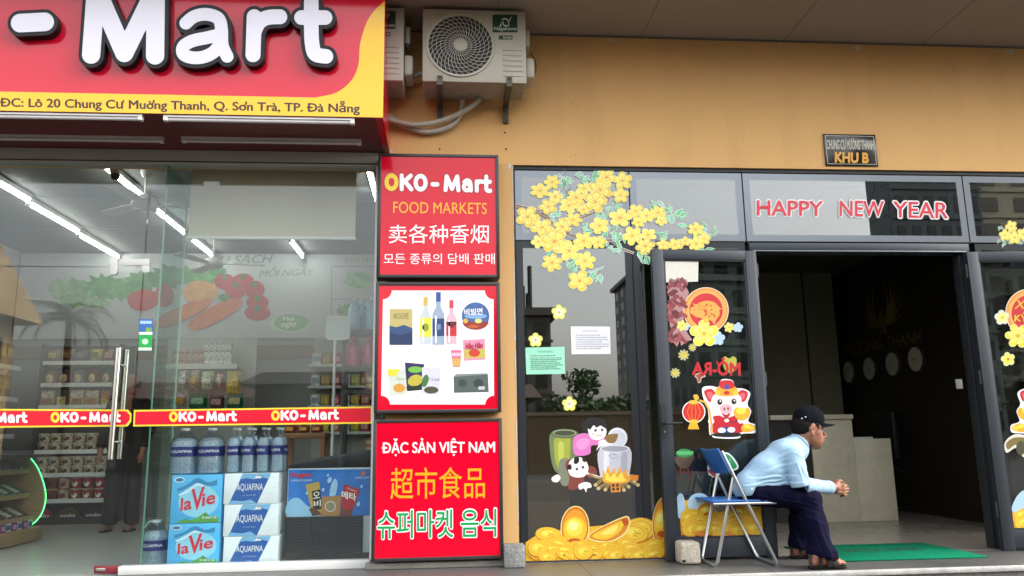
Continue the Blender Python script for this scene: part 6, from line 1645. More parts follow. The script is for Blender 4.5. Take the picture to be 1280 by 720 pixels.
_V = text_tris('MỎ-RA')[0]; _lo, _hi = _V.min(0), _V.max(0); a_ = (text_tris('MỎ')[0].max(0)[0] - _lo[0]) / (_hi[0] - _lo[0]); x_, y_ = z5(262 + 238 * (1 - a_), 618); D.p([(x_ + 1.4, y_ + 1.5), (x_ + .2, y_), (x_ - .4, y_ - 3), (x_ - 2.2, y_ - 3), (x_ - 1.6, y_ + .8), (x_ + .4, y_ + 3.4)], '#b81e26')
D.done('opening_sign_sticker', 'red mirrored lettering seen in reverse across the left open door leaf', 'sticker')
for (x, y, r_, lab) in ((218, 575, 5.5, 'small yellow spiky sticker under the firecracker string'), (176, 665, 5, 'small yellow spiky sticker nearest the handle of the open leaf'), (262, 537, 4, 'small pale spiky sticker under the round pig sticker')):
    D = Decal(LG); cx, cy = z5(x, y); D.p(flower(cx, cy, r_ * 1.3, 9, .3, .5), '#c3bd98', k=.8); D.e(cx, cy, r_ * .8, r_ * .8, '#c9bc4a', k=.85); D.done('spiky_sticker', lab, group='spiky stickers on the door leaf')
D = Decal(LG); D.p(Q5((278, 670), (300, 662), (325, 668), (328, 684), (308, 690), (304, 712), (290, 716), (284, 692), (272, 684)), '#c9b9a0', k=.8); D.p(Q5((282, 673), (300, 668), (320, 672), (322, 681), (304, 686), (300, 708), (291, 710), (288, 688), (277, 681)), '#b04a3a', k=.8); D.done('ribbon_sticker', 'small red and cream ribbon sticker under the reversed lettering')
z6 = lambda X_, Y_: (800 + X_ / 2.77, 460 + Y_ / 2.77)
def Q6(*a): return [z6(*q) for q in a]
def pig(D, f):
    F_ = lambda *a: [f(*q) for q in a]
    s_ = 1 / 2.77
    D.c(F_((215, 70), (245, 62), (270, 66), (280, 42), (300, 38), (322, 45), (330, 68), (360, 72), (382, 88), (372, 125), (385, 150), (375, 185), (404, 198), (400, 224), (352, 228), (340, 244), (258, 242), (250, 228), (240, 228), (236, 150), (222, 115)), '#e8e6ea', n=4)
    D.c(F_((222, 80), (245, 72), (262, 88), (258, 108), (240, 118), (228, 100)), '#c0232c'); D.c(F_((232, 86), (245, 82), (254, 92), (250, 104), (240, 108)), '#d9606a')
    D.c(F_((372, 84), (352, 76), (338, 90), (342, 110), (358, 118), (370, 104)), '#c0232c'); D.c(F_((364, 90), (354, 86), (346, 94), (350, 106), (360, 108)), '#d9606a')
    D.c(F_((252, 180), (262, 165), (340, 165), (352, 180), (355, 222), (250, 224)), '#b81c28'); D.line(F_((290, 172), (310, 190), (340, 185)), .8, '#2a2a4a'); D.e(*f(300, 182), 3, 2.2, '#e8e0dc')
    D.c(F_((246, 120), (258, 92), (300, 80), (342, 92), (352, 122), (340, 155), (300, 172), (262, 155)), '#efd4d4')
    D.c(F_((262, 90), (270, 66), (300, 58), (330, 66), (340, 90), (300, 98)), '#e0a02a'); D.c(F_((275, 66), (278, 46), (300, 42), (320, 46), (326, 66), (300, 74)), '#c0232c'); D.e(*f(300, 66), 3, 3, '#3a4a9a'); D.e(*f(268, 86), 3.2, 3.2, '#e8b83a'); D.e(*f(332, 86), 3.2, 3.2, '#e8b83a'); D.e(*f(300, 86), 4, 2.4, '#c0232c')
    for x, y in ((276, 118), (325, 116)): D.e(*f(x, y), 3.2, 3.6, '#1d1616'); D.e(*f(x + 2, y - 3), 1.0, 1.1, '#f4f0f0')
    D.e(*f(298, 142), 8, 6, '#e0a8b0'); D.e(*f(292, 142), 1.4, 2, '#8a4a54'); D.e(*f(305, 141), 1.4, 2, '#8a4a54'); D.c(F_((284, 156), (298, 162), (312, 155), (306, 170), (292, 170)), '#a81c28')
    D.e(*f(300, 214), 11, 3.6, '#2a3f8a'); D.e(*f(283, 216), 5, 3.4, '#dfe2ec'); D.e(*f(316, 214), 5, 3.4, '#dfe2ec'); D.c(F_((258, 226), (340, 224), (346, 236), (300, 240), (256, 236)), '#191614')
    D.e(*f(246, 184), 3.8, 4, '#e8e0e0'); D.e(*f(348, 182), 3.6, 3.8, '#e8e0e0')
    D.c(F_((324, 150), (338, 136), (352, 146), (372, 138), (382, 150), (374, 172), (352, 182), (332, 172)), '#e3a82a'); D.e(*f(350, 148), 6, 4.2, '#f3d24a')
    D.c(F_((352, 202), (372, 192), (396, 200), (402, 212), (376, 222), (354, 220)), '#e0a52a'); D.e(*f(370, 202), 4, 2.6, '#f3d24a'); D.e(*f(388, 208), 4, 2.6, '#f0c83a')
    D.line(F_((205, 112), (225, 118), (240, 145), (248, 200), (248, 228)), 2.6, '#d9a83a')
    D.e(*f(186, 152), 14.6, 14.2, '#eeeae4'); D.e(*f(186, 152), 13.4, 13, '#c0281e')
    for dx in (-8.2, -2.8, 2.8, 8.2): D.line([(f(186, 152)[0] + dx * .45, f(186, 118)[1]), (f(186, 152)[0] + dx, f(186, 152)[1]), (f(186, 152)[0] + dx * .45, f(186, 186)[1])], 1.3, '#e0692a')
    D.e(*f(186, 118), 6, 2.6, '#e8b43a'); D.e(*f(186, 186), 6, 2.8, '#e8b43a'); D.p(F_((172, 192), (198, 192), (205, 212), (165, 212)), '#e0a52a'); D.c(F_((184, 95), (198, 92), (204, 106), (192, 112)), '#d9a83a')
D = Decal(LG); pig(D, z6)
D.done('pig_figure_sticker', 'sticker of a pig in red festive suit holding lantern and gold on the door leaf')
D = Decal(LG); D.c(Q6((120, 308), (186, 302), (178, 330), (165, 345), (138, 345)), '#5a4a3a', k=.8); D.c(Q6((124, 300), (135, 284), (155, 280), (175, 286), (186, 300), (155, 310)), '#2f8a45', k=.85)
for k_ in range(9): D.e(*z6(132 + 6 * k_, 292 + 5 * (k_ % 2)), 2, 1.8, '#5cb06a', n=10)
D.line(Q6((140, 346), (136, 385)), 1.2, '#8e2a30'); D.line(Q6((165, 346), (172, 388)), 1.2, '#8e2a30'); D.line(Q6((138, 362), (168, 360)), 1.2, '#8e2a30')
D.done('basket_sticker', 'sticker of a green heaped basket on red legs near the door handle')
D = Decal(LG); D.c(Q6((234, 335), (262, 305), (300, 292), (330, 318), (340, 348), (300, 360), (262, 358), (240, 372)), '#dfe6dc'); D.c(Q6((240, 332), (264, 310), (300, 298), (324, 320), (334, 345), (300, 354), (262, 350)), '#2f8a55')
for k_ in range(5): D.line(Q6((262 + 12 * k_, 312), (250 + 16 * k_, 350)), 1.0, '#7fcf9a')
D.c(Q6((236, 355), (262, 345), (275, 362), (250, 376)), '#c23f4a'); D.line(Q6((236, 362), (252, 378), (276, 366)), 1.2, '#dfe6dc')
D.done('melon_sticker', 'green and red melon slice sticker half hidden behind the blue chair back')
D = Decal(LG)
gl = [LG.px(851.5, 672)[0], LG.px(957, 669)[0]]
D.p([(851.6, 669), (849, 628), (862, 624), (880, 636), (900, 640), (925, 634), (943, 628), (953, 632), (956, 668)], '#e3ae2a')
D.e(*z6(205, 470), 14.5, 13.5, '#a9c8dc'); D.e(*z6(140, 478), 6, 16, '#a9c8dc')
D.e(*z6(200, 480), 12, 9, '#bcd6e6'); ingot(D, *z6(345, 500), 13, 9.5, 10); ingot(D, *z6(230, 490), 11, 8, -12); coin(D, *z6(395, 490), 14, 9.5, -10)
pile(D, 851, 957, 669.5, 640, 11, 44)
D.done('gold_heap_sticker', 'yellow gold heap sticker along the bottom of the left open door leaf')
D = Decal(LG); q = [(831.5, 326.5), (873, 327), (872.5, 352), (832.5, 353)]; D.p(q, '#d4d2c6'); D.done('pale_rectangle', 'blank cream paper in the top corner of the left open door leaf', 'notice')  # plain cream rectangle laid flat over the pane's top corner

# ---- right open door leaf and pane above
RG = PL(RP.o - RP.n * .0178, RP.u, RP.v)
D = Decal(RG); disc(D, 1286, 391, 28.5); D.t('Xuân', (1268, 386), (1304, 386), 11, '#e3b83a', off=.01, shear=.25); D.t('KỶ HỢI', (1268, 404), (1308, 404), 13, '#e8c03a', off=.03)
D.p(flower(1252, 397, 9.5, 5, .2, .25), '#c9cfd8'); blossom(D, 1252.5, 397, 7.5, .2, '#e8dca0', '#c9982a'); blossom(D, 1272, 420, 15, .6, '#e8cf3a', '#c9982a', sq=.95)
D.done('new_year_disc_sticker', 'orange and red round greeting sticker on the right open door leaf')
D = Decal(RG); D.p(flower(1260, 449, 9, 5, .1, .3), '#d8dcae'); D.p(flower(1260, 449, 7.6, 5, .1, .34), '#d9d85a'); D.e(1260, 449, 1.6, 1.6, '#c9544a'); D.done('flower_sticker', 'small yellow flower sticker on the right open door leaf')
D = Decal(RG); pig(D, lambda X_, Y_: (1302 - (X_ - 298) / 2.77, 505 + (Y_ - 125) / 2.77)); D.done('pig_figure_sticker', 'sticker of a pig in festive suit cut by the right photo border')
D = Decal(RG); D.c([(1256, 553), (1268, 543), (1285, 545), (1300, 552), (1300, 575), (1280, 572), (1270, 560), (1258, 566)], '#d8d2c4'); D.c([(1258, 554), (1268, 547), (1285, 548), (1300, 556), (1298, 570), (1280, 566), (1270, 556), (1260, 562)], '#7d6a3c'); D.e(1276, 560, 6, 9, '#4a4a30'); D.done('bamboo_sticker', 'brown bamboo sticker under the festive pig on the right open leaf')
D = Decal(RG); D.p([(1267, 662), (1265, 634), (1276, 628), (1300, 620), (1330, 625), (1330, 660)], '#e3ae2a'); D.c([(1266, 640), (1270, 622), (1282, 612), (1296, 618), (1296, 640)], '#a9c8dc'); pile(D, 1267, 1330, 661, 636, 21, 24); D.done('gold_heap_sticker', 'yellow gold heap sticker along the bottom of the right open door leaf')
D = Decal(GB)
for k_ in range(18): leaf(D, 1262 + lr.uniform(-15, 16), 292 + lr.uniform(-14, 14), lr.uniform(4, 8), lr.uniform(0, 6.28), .4, lr.choice(['#4aa564', '#3f9358', '#6f9f8a']))
for (x, y, r_) in ((1264, 283, 7), (1256, 294, 7), (1268, 297, 8), (1279, 293, 8), (1290, 286, 8)): blossom(D, x, y, r_, lr.uniform(0, 6), '#f0cf36', '#d9a82a')
D.done('blossom_branch_sticker', 'small yellow blossom sprig sticker on the pane above the right door leaf')

# ================================================================ things on the podium
c0 = atz(641, 710.4, 0); c1 = atz(657, 710.2, 0)
GBk = (float(at(630.3, 700, c0[1])[0]), float(at(656.8, 700, c0[1])[0]), float(c0[1]), float(at(643, 681.5, c0[1])[2]))
mb = MB(); mb.box(GBk[0], GBk[1], GBk[2], GBk[2] + .13, .002, GBk[3], M('#7b7c79', rough=.7, var=.22, scale=9, fine=.3, fscale=70, bump=.4, bscale=30))
tag(mb.build('stone_block', bevel=.008), 'grey rough stone block at the foot of the tan pillar', 'block')
c0 = atz(863, 706.5, 0)
bx0, bx1, bz1 = float(at(852, 700, c0[1])[0]), float(at(877, 700, c0[1])[0]), float(at(863, 678, c0[1])[2])
mb = MB(); mb.box(bx0, bx1, c0[1], c0[1] + .17, .002, bz1, M('#b3a999', rough=.9, var=.14, scale=12, fine=.2, fscale=60, bump=.6, bscale=35))
o = mb.build('concrete_block', bevel=.022, seg=3)
tag(o, 'pale worn concrete block propping the left door leaf open', 'block')
mb = MB(); hx, hz = float(at(853.5, 702, c0[1])[0]), float(at(853.5, 701.5, c0[1])[2]); mb.pxprism(YP(c0[1]), ell(855, 701.5, 2.6, 2.2, 12), .0005, .0015, M('#2b2722', rough=.9)); h_ = mb.build('hole', o); h_.location = (0, 0, 0)
for v_ in h_.data.vertices: pass

# green door mat
m_mat = M('#05805c', rough=.95, var=.10, scale=8, fine=.3, fscale=260, bump=.5, bscale=400, k=.72, spec=.1)
mx0, mx1, my0, my1 = 2.70, 3.862, -.35, .45
mt = thing('door_mat', 'green rectangular door mat with worn dark lettering in the open doorway', 'mat', ((mx0 + mx1) / 2, (my0 + my1) / 2, .002))
MB().box(mx0, mx1, my0, my1, .002, .012, m_mat).build('pile', mt, bevel=.003)
mb = MB(); TP = PL((0, 0, .0122), (1, 0, 0), (0, 1, 0)); mb.utext(TP, 'WELCOME', mx0 + .3, mx1 - .25, .02, .16, .0006, M('#04392b', rough=.95, var=.4, scale=30), off=.02); mb.build('lettering', mt)

# folding chair
m_ctube = M('#b9babb', rough=.28, metal=.8, var=.05); m_cblue = M('#2463ac', rough=.45, var=.1, k=.85)
yn, yf = -.465, -.10
ch = thing('folding_chair', 'folding chair with grey tube frame and blue seat, the seated man on it', 'chair', (2.06, (yn + yf) / 2, 0))
Atop = at(902, 564, yn); Abot = atz(978.5, 708.5, .011); Abot[1] = yn
Btop = at(917, 600, yn); Bbot = atz(899.5, 709.5, .011); Bbot[1] = yn
Abot = np.array([float(Abot[0]), yn, .011]); Bbot = np.array([float(Bbot[0]), yn, .011])
fy_ = lambda p: np.array([p[0], yf, p[2]])
r_t = .0115
mb = MB(); mb.tube([Atop, Abot + (Atop - Abot) * .04] + [Abot + np.array([0, .03, 0])] , r_t, m_ctube); mb.tube([Abot + np.array([0, .028, 0]), fy_(Abot) - np.array([0, .028, 0])], r_t, m_ctube); mb.tube([fy_(Atop), fy_(Abot + (Atop - Abot) * .04), fy_(Abot) - np.array([0, .03, 0])], r_t, m_ctube); mb.build('front_leg_frame', ch, smooth=50)
Bb = Btop + (Btop - Bbot) * .03
mb = MB(); mb.tube([Bb + np.array([0, .018, 0]), Bbot + (Btop - Bbot) * .05 + np.array([0, .018, 0]), Bbot + np.array([-.004, .05, 0])], r_t, m_ctube); mb.tube([Bbot + np.array([-.004, .048, 0]), fy_(Bbot) - np.array([.004, .048, 0])], r_t, m_ctube); mb.tube([fy_(Bb) - np.array([0, .018, 0]), fy_(Bbot + (Btop - Bbot) * .05) - np.array([0, .018, 0]), fy_(Bbot) - np.array([.004, .05, 0])], r_t, m_ctube); mb.build('rear_leg_frame', ch, smooth=50)
s0, s1 = at(889.5, 627.5, yn), at(975, 626, yn); zs_ = float(s0[2])
mb = MB(); mb.box(float(s0[0]), float(s1[0]), yn - .012, yf + .012, zs_ - .004, zs_ + .010, m_cblue); mb.build('seat', ch, bevel=.006)
mb = MB(); 
for y in (yn - .004, yf + .004): mb.tube([(float(s0[0]) + .01, y, zs_ - .014), (float(s1[0]) - .005, y, zs_ - .014)], .0095, m_ctube)
mb.tube([(float(s1[0]) - .012, yn, zs_ - .014), (float(s1[0]) - .012, yf, zs_ - .014)], .0095, m_ctube); mb.build('seat_rail', ch, smooth=50)
d_ = (Abot - Atop) / np.linalg.norm(Abot - Atop); nrm = np.array([-d_[2], 0, d_[0]]); nrm = -nrm if nrm[0] > 0 else nrm
V = []; F = []; ny_ = 12
for s_, off in ((-.028, 0), (.155, 0)):
    pass
for th in (.012, .024):
    for s_ in (-.03, .155):
        for k_ in range(ny_ + 1):
            u = k_ / ny_; y = yn - .012 + (yf - yn + .024) * u
            V.append(Atop + d_ * s_ + nrm * (th + .022 * math.sin(math.pi * u)) + np.array([0, y - Atop[1], 0]))
n1 = ny_ + 1
for k_ in range(ny_):
    F += [(k_, k_ + 1, n1 + k_ + 1, n1 + k_), (2 * n1 + k_, 3 * n1 + k_, 3 * n1 + k_ + 1, 2 * n1 + k_ + 1), (k_, 2 * n1 + k_, 2 * n1 + k_ + 1, k_ + 1), (n1 + k_, n1 + k_ + 1, 3 * n1 + k_ + 1, 3 * n1 + k_)]
F += [(0, n1, 3 * n1, 2 * n1), (ny_, 2 * n1 + ny_, 3 * n1 + ny_, n1 + ny_)]
mb = MB(); mb.add(V, F, m_cblue); mb.build('backrest', ch, bevel=.004)
# ================================================================ across the street (mirrored in the panes)
def MX(px_, py_, Yv):
    q = at(px_, py_, Yv); return float(q[0]), -Yv, float(q[2])
G0 = -.45
def facade_block(name, label, x0, x1, y, dep, z1, col, wcol, nx, nz, wz0=1.0, cat='building', ledge=True, k=.8):
    t = thing(name, label, cat, ((x0 + x1) / 2, y, G0))
    m = M(col, rough=.85, var=.08, scale=.4, k=k); g = M(wcol, rough=.2, var=.1, scale=.5, k=.8)
    MB().box(x0, x1, y - dep, y, G0, z1, m).build('wall', t)
    mb = MB(); wx, wz = (x1 - x0) / nx, (z1 - G0 - wz0) / nz
    for i in range(nx):
        for j in range(nz):
            mb.box(x0 + wx * (i + .22), x0 + wx * (i + .78), y + .001, y + .06, G0 + wz0 + wz * (j + .2), G0 + wz0 + wz * (j + .75), g)
    ny = max(2, int(dep / wx))
    for i in range(ny):
        for j in range(nz):
            for xx in (x0 - .05, x1 + .001): mb.box(xx, xx + .049, y - dep * (i + .75) / ny, y - dep * (i + .25) / ny, G0 + wz0 + wz * (j + .2), G0 + wz0 + wz * (j + .75), g)
    mb.build('windows', t)
    if ledge:
        mb = MB(); mb.box(x0 - .5, x1 + .5, y - dep - .5, y + .5, z1 + .001, z1 + .5, m)
        for j in range(1, nz): mb.box(x0 - .12, x1 + .12, y + .061, y + .16, G0 + wz0 + wz * j - .1, G0 + wz0 + wz * j + .1, m)
        mb.build('ledges', t)
    return t
a = MX(560, 395, 46); b = MX(688, 395, 46)
tw = facade_block('tower_block', 'grey tower with wide roof ledge mirrored at the left edge of the lobby window', a[0], b[0], -46, 9, a[2], '#6f6a66', '#26282a', 5, 5)
mb = MB()
for px_, h_ in ((655, 1.6), (661, 1.1), (664, 3.0)):
    q = MX(px_, 395, 46); mb.tube([(q[0], -46.5, a[2] + .5), (q[0], -46.5, a[2] + .5 + h_)], .16, m_black, n=6)
mb.build('mast', tw)
a = MX(822, 318, 75)
facade_block('tower_block', 'tall pale apartment tower mirrored right of the white notice', a[0], a[0] + 26, -75, 22, a[2], '#8b8b88', '#2a2e33', 9, 11)
a = MX(1084, 250, 64)
facade_block('tower_block', 'dark high tower mirrored in the pane over the doorway', a[0], a[0] + 8.5, -60, 4, 34, '#71787b', '#262b30', 6, 12)
a = MX(1210, 250, 62)
facade_block('tower_block', 'pale beige tower mirrored in the pane at the right border', a[0], a[0] + 30, -62, 4, 36, '#d2c9b2', '#6a655a', 8, 14)
a = MX(962, 345, 55)
facade_block('apartment_block', 'grey green apartment block mirrored in the left open door leaf', a[0], MX(1083, 345, 55)[0], -55, 14, a[2], '#8b958e', '#2c3433', 5, 5)
def house(x0, x1, y, dep, ze, zr, col, roofc, label, nx=3, nz=2):
    t = facade_block('house', label, x0, x1, y, dep, ze, col, '#22262a', nx, nz, cat='house', ledge=False)
    m = M(roofc, rough=.8, var=.15, scale=1.5)
    e = .7
    V = [(x0 - e, y + e, ze + .05), (x1 + e, y + e, ze + .05), (x1 + e, y - dep - e, ze + .05), (x0 - e, y - dep - e, ze + .05), (x0 - e, y - dep / 2, zr), (x1 + e, y - dep / 2, zr)]
    MB().add(V, [(0, 1, 5, 4), (2, 3, 4, 5), (0, 4, 3), (1, 2, 5), (0, 3, 2, 1)], m).build('roof', t)
b = MX(34, 420, 25)
house(b[0] - 10, b[0], -18, 6, MX(20, 410, 25)[2], MX(8, 305, 22)[2], '#d0b584', '#c9a878', 'cream house with wide eaves mirrored at the left border of the glass door', 3, 2)
a = MX(318, 505, 34); b = MX(425, 505, 34)
house(a[0], b[0], -34, 9, MX(360, 482, 34)[2], MX(360, 455, 34)[2], '#5f5b54', '#3e3b38', 'low dark roofed house mirrored in the shop window right of the hanging bags', 4, 1)
a = MX(150, 505, 40); b = MX(300, 505, 40)
house(a[0], b[0], -40, 9, MX(200, 500, 40)[2], MX(200, 470, 40)[2], '#726c62', '#5a3a32', 'wide low house mirrored behind the hanging snack bags', 6, 1)
a = MX(440, 505, 36); b = MX(660, 505, 36)
house(a[0], b[0], -36, 9, MX(560, 500, 36)[2], MX(560, 474, 36)[2], '#645f57', '#4a3832', 'low house across the street straight opposite the three box signs', 6, 1)
a = MX(690, 512, 27); b = MX(830, 512, 27)
t = thing('garden_wall', 'long brown garden wall mirrored low in the lobby window', 'wall', ((a[0] + b[0]) / 2, -27, G0))
MB().box(a[0] - 1, b[0] + 9, -27.3, -27, G0, a[2] - .25, M('#6e5a44', rough=.9, var=.1, scale=.8)).build('wall', t); MB().box(a[0] - 1.05, b[0] + 9.05, -27.36, -26.94, a[2] - .249, a[2] - .1, M('#8a7a66', rough=.9)).build('coping', t)

def crown_mb(centers, n, size, cols, seed):
    mb = MB(); r2 = random.Random(seed); ms = [M(c_, rough=.7, var=.2, scale=3) for c_ in cols]
    for i in range(n):
        (cx, cy, cz), (rx, ry, rz) = centers[r2.randrange(len(centers))]
        while True:
            u = [r2.uniform(-1, 1) for _ in range(3)]; l_ = math.sqrt(sum(q * q for q in u))
            if .25 < l_ < 1: break
        p = np.array([cx + u[0] * rx, cy + u[1] * ry, cz + u[2] * rz]); s_ = size * r2.uniform(.6, 1.3)
        d1 = np.array([r2.gauss(0, 1) for _ in range(3)]); d1 /= np.linalg.norm(d1); d2 = np.cross(d1, [r2.gauss(0, 1) for _ in range(3)]); d2 /= np.linalg.norm(d2)
        mb.add([p - d1 * s_, p - d2 * s_ * .5, p + d1 * s_, p + d2 * s_ * .5], [(0, 1, 2, 3)], ms[r2.randrange(len(ms))])
    return mb
bk_ = M('#4a3b2e', rough=.9, var=.2)
def tree(x, y, h_, rx, rz, label, seed, name='leafy_tree', dens=1100, cols=('#2c4a24', '#38592c', '#22391d')):
    t = thing(name, label, 'tree', (x, y, G0), 'trees mirrored in the lobby window')
    mb = MB(); mb.tube([(x, y, G0), (x + .1, y, G0 + h_ * .45), (x - .1, y + .1, G0 + h_ * .75)], [.16, .11, .05], bk_, n=8)
    for k_ in range(4): mb.tube([(x, y, G0 + h_ * .45), (x + rx * .5 * math.cos(k_ * 1.6 + seed), y + rx * .5 * math.sin(k_ * 1.6 + seed), G0 + h_ * .75)], [.07, .03], bk_, n=6)
    mb.build('trunk', t, smooth=60)
    r2 = random.Random(seed); zc = G0 + h_ - rz
    cs = [((x + r2.uniform(-.5, .5) * rx, y + r2.uniform(-.5, .5) * rx, zc + r2.uniform(-.4, .5) * rz), (rx * r2.uniform(.35, .6), rx * r2.uniform(.35, .6), rz * r2.uniform(.35, .6))) for _ in range(7)]
    crown_mb(cs, dens, .15, cols, seed + 1).build('crown', t)
for i, (px_, py_, w_, lab) in enumerate(((712, 488, 1.5, 'dark leafy tree mirrored above the second flower sticker'), (735, 490, 1.3, 'dark leafy tree mirrored under the white notice'), (757, 494, 1.5, 'dark leafy tree mirrored right of the flower under the white notice'), (780, 489, 1.6, 'dark leafy tree mirrored beside the second mullion'), (697, 503, 1.2, 'low dark tree mirrored beside the green notice'), (800, 487, 1.7, 'dark leafy tree mirrored behind the left door leaf edge'))):
    q = MX(px_, py_, 29.5); tree(q[0], -29.5 - (i % 2) * .8, q[2] - G0, w_, min(1.2, (q[2] - G0) * .45), lab, 20 + i)
q = MX(728, 455, 31); tree(q[0], -31, q[2] - G0, 1.1, .8, 'thin tree with a sparse crown mirrored higher than its neighbours', 41, dens=420)
# palm
q = MX(86, 400, 34); px0, pz = q[0], q[2]
t = thing('palm_tree', 'palm tree with drooping fronds mirrored in the glass door', 'tree', (px0, -34, G0))
mb = MB(); mb.tube([(px0 + .2, -34, G0), (px0 + .1, -34, pz * .5), (px0, -34, pz)], [.24, .18, .15], bk_, n=10); mb.build('trunk', t, smooth=60)
mb = MB(); r2 = random.Random(5); fm = [M(c_, rough=.6, var=.2) for c_ in ('#33502a', '#3f5f30', '#5a4a34')]
for k_ in range(22):
    an = k_ * 2.4; el = r2.uniform(-.1, 1.2); L_ = r2.uniform(1.9, 2.5); pts = []
    for s_ in np.linspace(0, 1, 9):
        e_ = el - 1.5 * s_ ** 1.5; pts.append((s_, e_))
    p = np.array([px0, -34, pz]); path = [p]
    for s_, e_ in pts[1:]:
        p = p + np.array([math.cos(an) * math.cos(e_), math.sin(an) * math.cos(e_), math.sin(e_)]) * L_ / 8; path.append(p)
    m_ = fm[2] if el < .1 else fm[k_ % 2]
    mb.tube(path, [.05 * (1 - i / 10) + .008 for i in range(9)], m_, n=5)
    sd_ = np.array([-math.sin(an), math.cos(an), 0])
    for i in range(1, 9):
        for f_ in (0, .5):
            c_ = path[i] * (1 - f_) + path[i - 1] * f_; ll = .55 * math.sin(math.pi * (.15 + .8 * (i - f_) / 9))
            for s_ in (1, -1):
                tip = c_ + sd_ * s_ * ll + (path[i] - path[i - 1]) * .9 + np.array([0, 0, -.22]); w_ = (path[i] - path[i - 1]) * .12
                mb.add([c_ - w_, c_ + w_, tip], [(0, 1, 2)], m_)
mb.build('crown', t)
# ================================================================ the seated man
def skin_mat(): return M('#8b5c44', rough=.6, var=.14, scale=26, k=.95, bump=.06, bscale=180)
m_skin = skin_mat()
m_shirt = M('#aed0ea', rough=.85, var=.04, scale=9, bump=.25, bscale=34, k=.68, spec=.2)
m_trou = M('#1a1848', rough=.9, var=.12, scale=12, bump=.35, bscale=30, k=.22, spec=.1)
m_cap = M('#10141f', rough=.9, var=.15, scale=30, bump=.2, bscale=200, k=.45, spec=.12)
m_hair = M('#191817', rough=.8, var=.45, scale=70, k=.6, spec=.15)
m_sand = M('#161413', rough=.75, var=.2, scale=30, k=.6, spec=.2)
MY = -.285
J = lambda px_, py_, Y=MY: at(px_, py_, Y)
def off(p, dy): return p + np.array([0, dy, 0])
man = thing('person', 'seated man in light blue shirt, dark trousers and cap leaning forward with clasped hands', 'person', (2.5, MY, 0))
P_ = []
def cap_(a, b, ra, rb, k=.02): P_.append((a, b, ra, rb, k))
# head: cranium, face, jaw
H0 = J(1004.5, 531); 
cap_(J(1004, 530), J(1012, 530), .080, .080, .02)
cap_(J(1012, 540), J(1019, 547), .070, .054, .03)
for s_ in (1, -1):
    cap_(off(J(1018, 541), s_ * .036), off(J(1021, 551), s_ * .022), .034, .028, .03)      # cheek to jaw
    cap_(off(J(1008, 545), s_ * .045), off(J(1020, 556), s_ * .020), .026, .022, .03)      # jaw line
    cap_(off(J(1025.4, 534.5), s_ * .030), off(J(1026.6, 534.8), s_ * .010), .011, .012, .012)  # brow
cap_(J(1019, 557), J(1022.5, 557.5), .026, .021, .02)       # chin
cap_(J(1021, 550), J(1025.5, 551), .028, .018, .02)         # mouth
cap_(J(1026.8, 537.2), J(1032, 545.3), .0080, .0120, .009)  # nose
for s_ in (1, -1):
    cap_(off(J(1028.5, 546.5), s_ * .011), off(J(1029.5, 546.3), s_ * .010), .008, .007, .008)
    cap_(off(J(1027.6, 551.2), s_ * .016), J(1029.3, 550.9), .0055, .0072, .006)          # upper lip
    cap_(off(J(1027.0, 553.6), s_ * .014), J(1028.4, 553.6), .0055, .0070, .006)          # lower lip
cap_(off(J(1027.6, 539.2), -.031), off(J(1028.4, 539.4), -.028), .012, .010, -.012)
cap_(off(J(1027.6, 539.2), .031), off(J(1028.4, 539.4), .028), .012, .010, -.012)
for s_ in (1, -1):
    cap_(off(J(1019.5, 543.5), s_ * .046), off(J(1024, 543.5), s_ * .034), .013, .010, .012)  # cheek bone
cap_(off(J(1030.6, 552.4), -.018), off(J(1030.6, 552.4), .018), .0032, .0032, -.004)     # line of the lips
for s_ in (1, -1):   # ears
    e0 = off(J(1010, 532.3), s_ * .080); e1 = off(J(1009.2, 543), s_ * .076)
    cap_(e0, off(J(1007, 536), s_ * .086), .011, .012, .008); cap_(off(J(1007, 536), s_ * .086), e1, .012, .012, .008); cap_(off(e0, -s_ * .004), off(e1, -s_ * .002), .015, .012, .01)
    cap_(off(J(1009.3, 537), s_ * .096), off(J(1009.3, 539), s_ * .094), .009, .007, -.006)
# neck and trunk
cap_(J(997, 556), J(1007, 545), .060, .052, .03)
cap_(J(985, 572), J(997, 556), .095, .060, .04)
cap_(J(945, 606), J(984, 572), .11, .10, .04)
# legs under the trousers
NK = J(1012, 624, -.455); FK = J(1003, 624, -.14)
NA = atz(1021, 697, .075); NA = np.array([float(J(1021, 690, -.60)[0]), -.60, .085]); FA = np.array([float(J(998, 690, -.13)[0]), -.13, .085])
for hip, kn, an in ((J(945, 616, -.39), NK, NA), (J(945, 616, -.18), FK, FA)):
    cap_(hip, kn, .075, .055, .03); cap_(kn, an, .050, .036, .02)
def foot(an, x_dir=1.0):
    heel = an + np.array([-.030, 0, -.040]); ball = an + np.array([.125, -.01, -.040])
    cap_(an, heel, .036, .030, .02); cap_(an, an + np.array([.05, 0, -.025]), .036, .034, .02); cap_(heel, ball, .028, .026, .02); cap_(an + np.array([.05, 0, -.025]), ball, .032, .024, .02)
    cap_(ball + np.array([0, -.028, -.002]), ball + np.array([0, .028, -.002]), .022, .022, .015)
    for k_, (dy, L_, r_) in enumerate(((.030, .056, .0125), (.012, .052, .0095), (-.004, .047, .009), (-.019, .041, .0085), (-.032, .034, .008))):
        dyy = dy if an[1] < -.3 else -dy
        b_ = ball + np.array([.008, dyy, -.004]); cap_(b_, b_ + np.array([L_ * .6, dyy * .1, .000]), r_ * 1.05, r_, .003); cap_(b_ + np.array([L_ * .6, dyy * .1, .000]), b_ + np.array([L_, dyy * .12, -.006]), r_, r_ * .9, .003)
foot(NA); foot(FA)
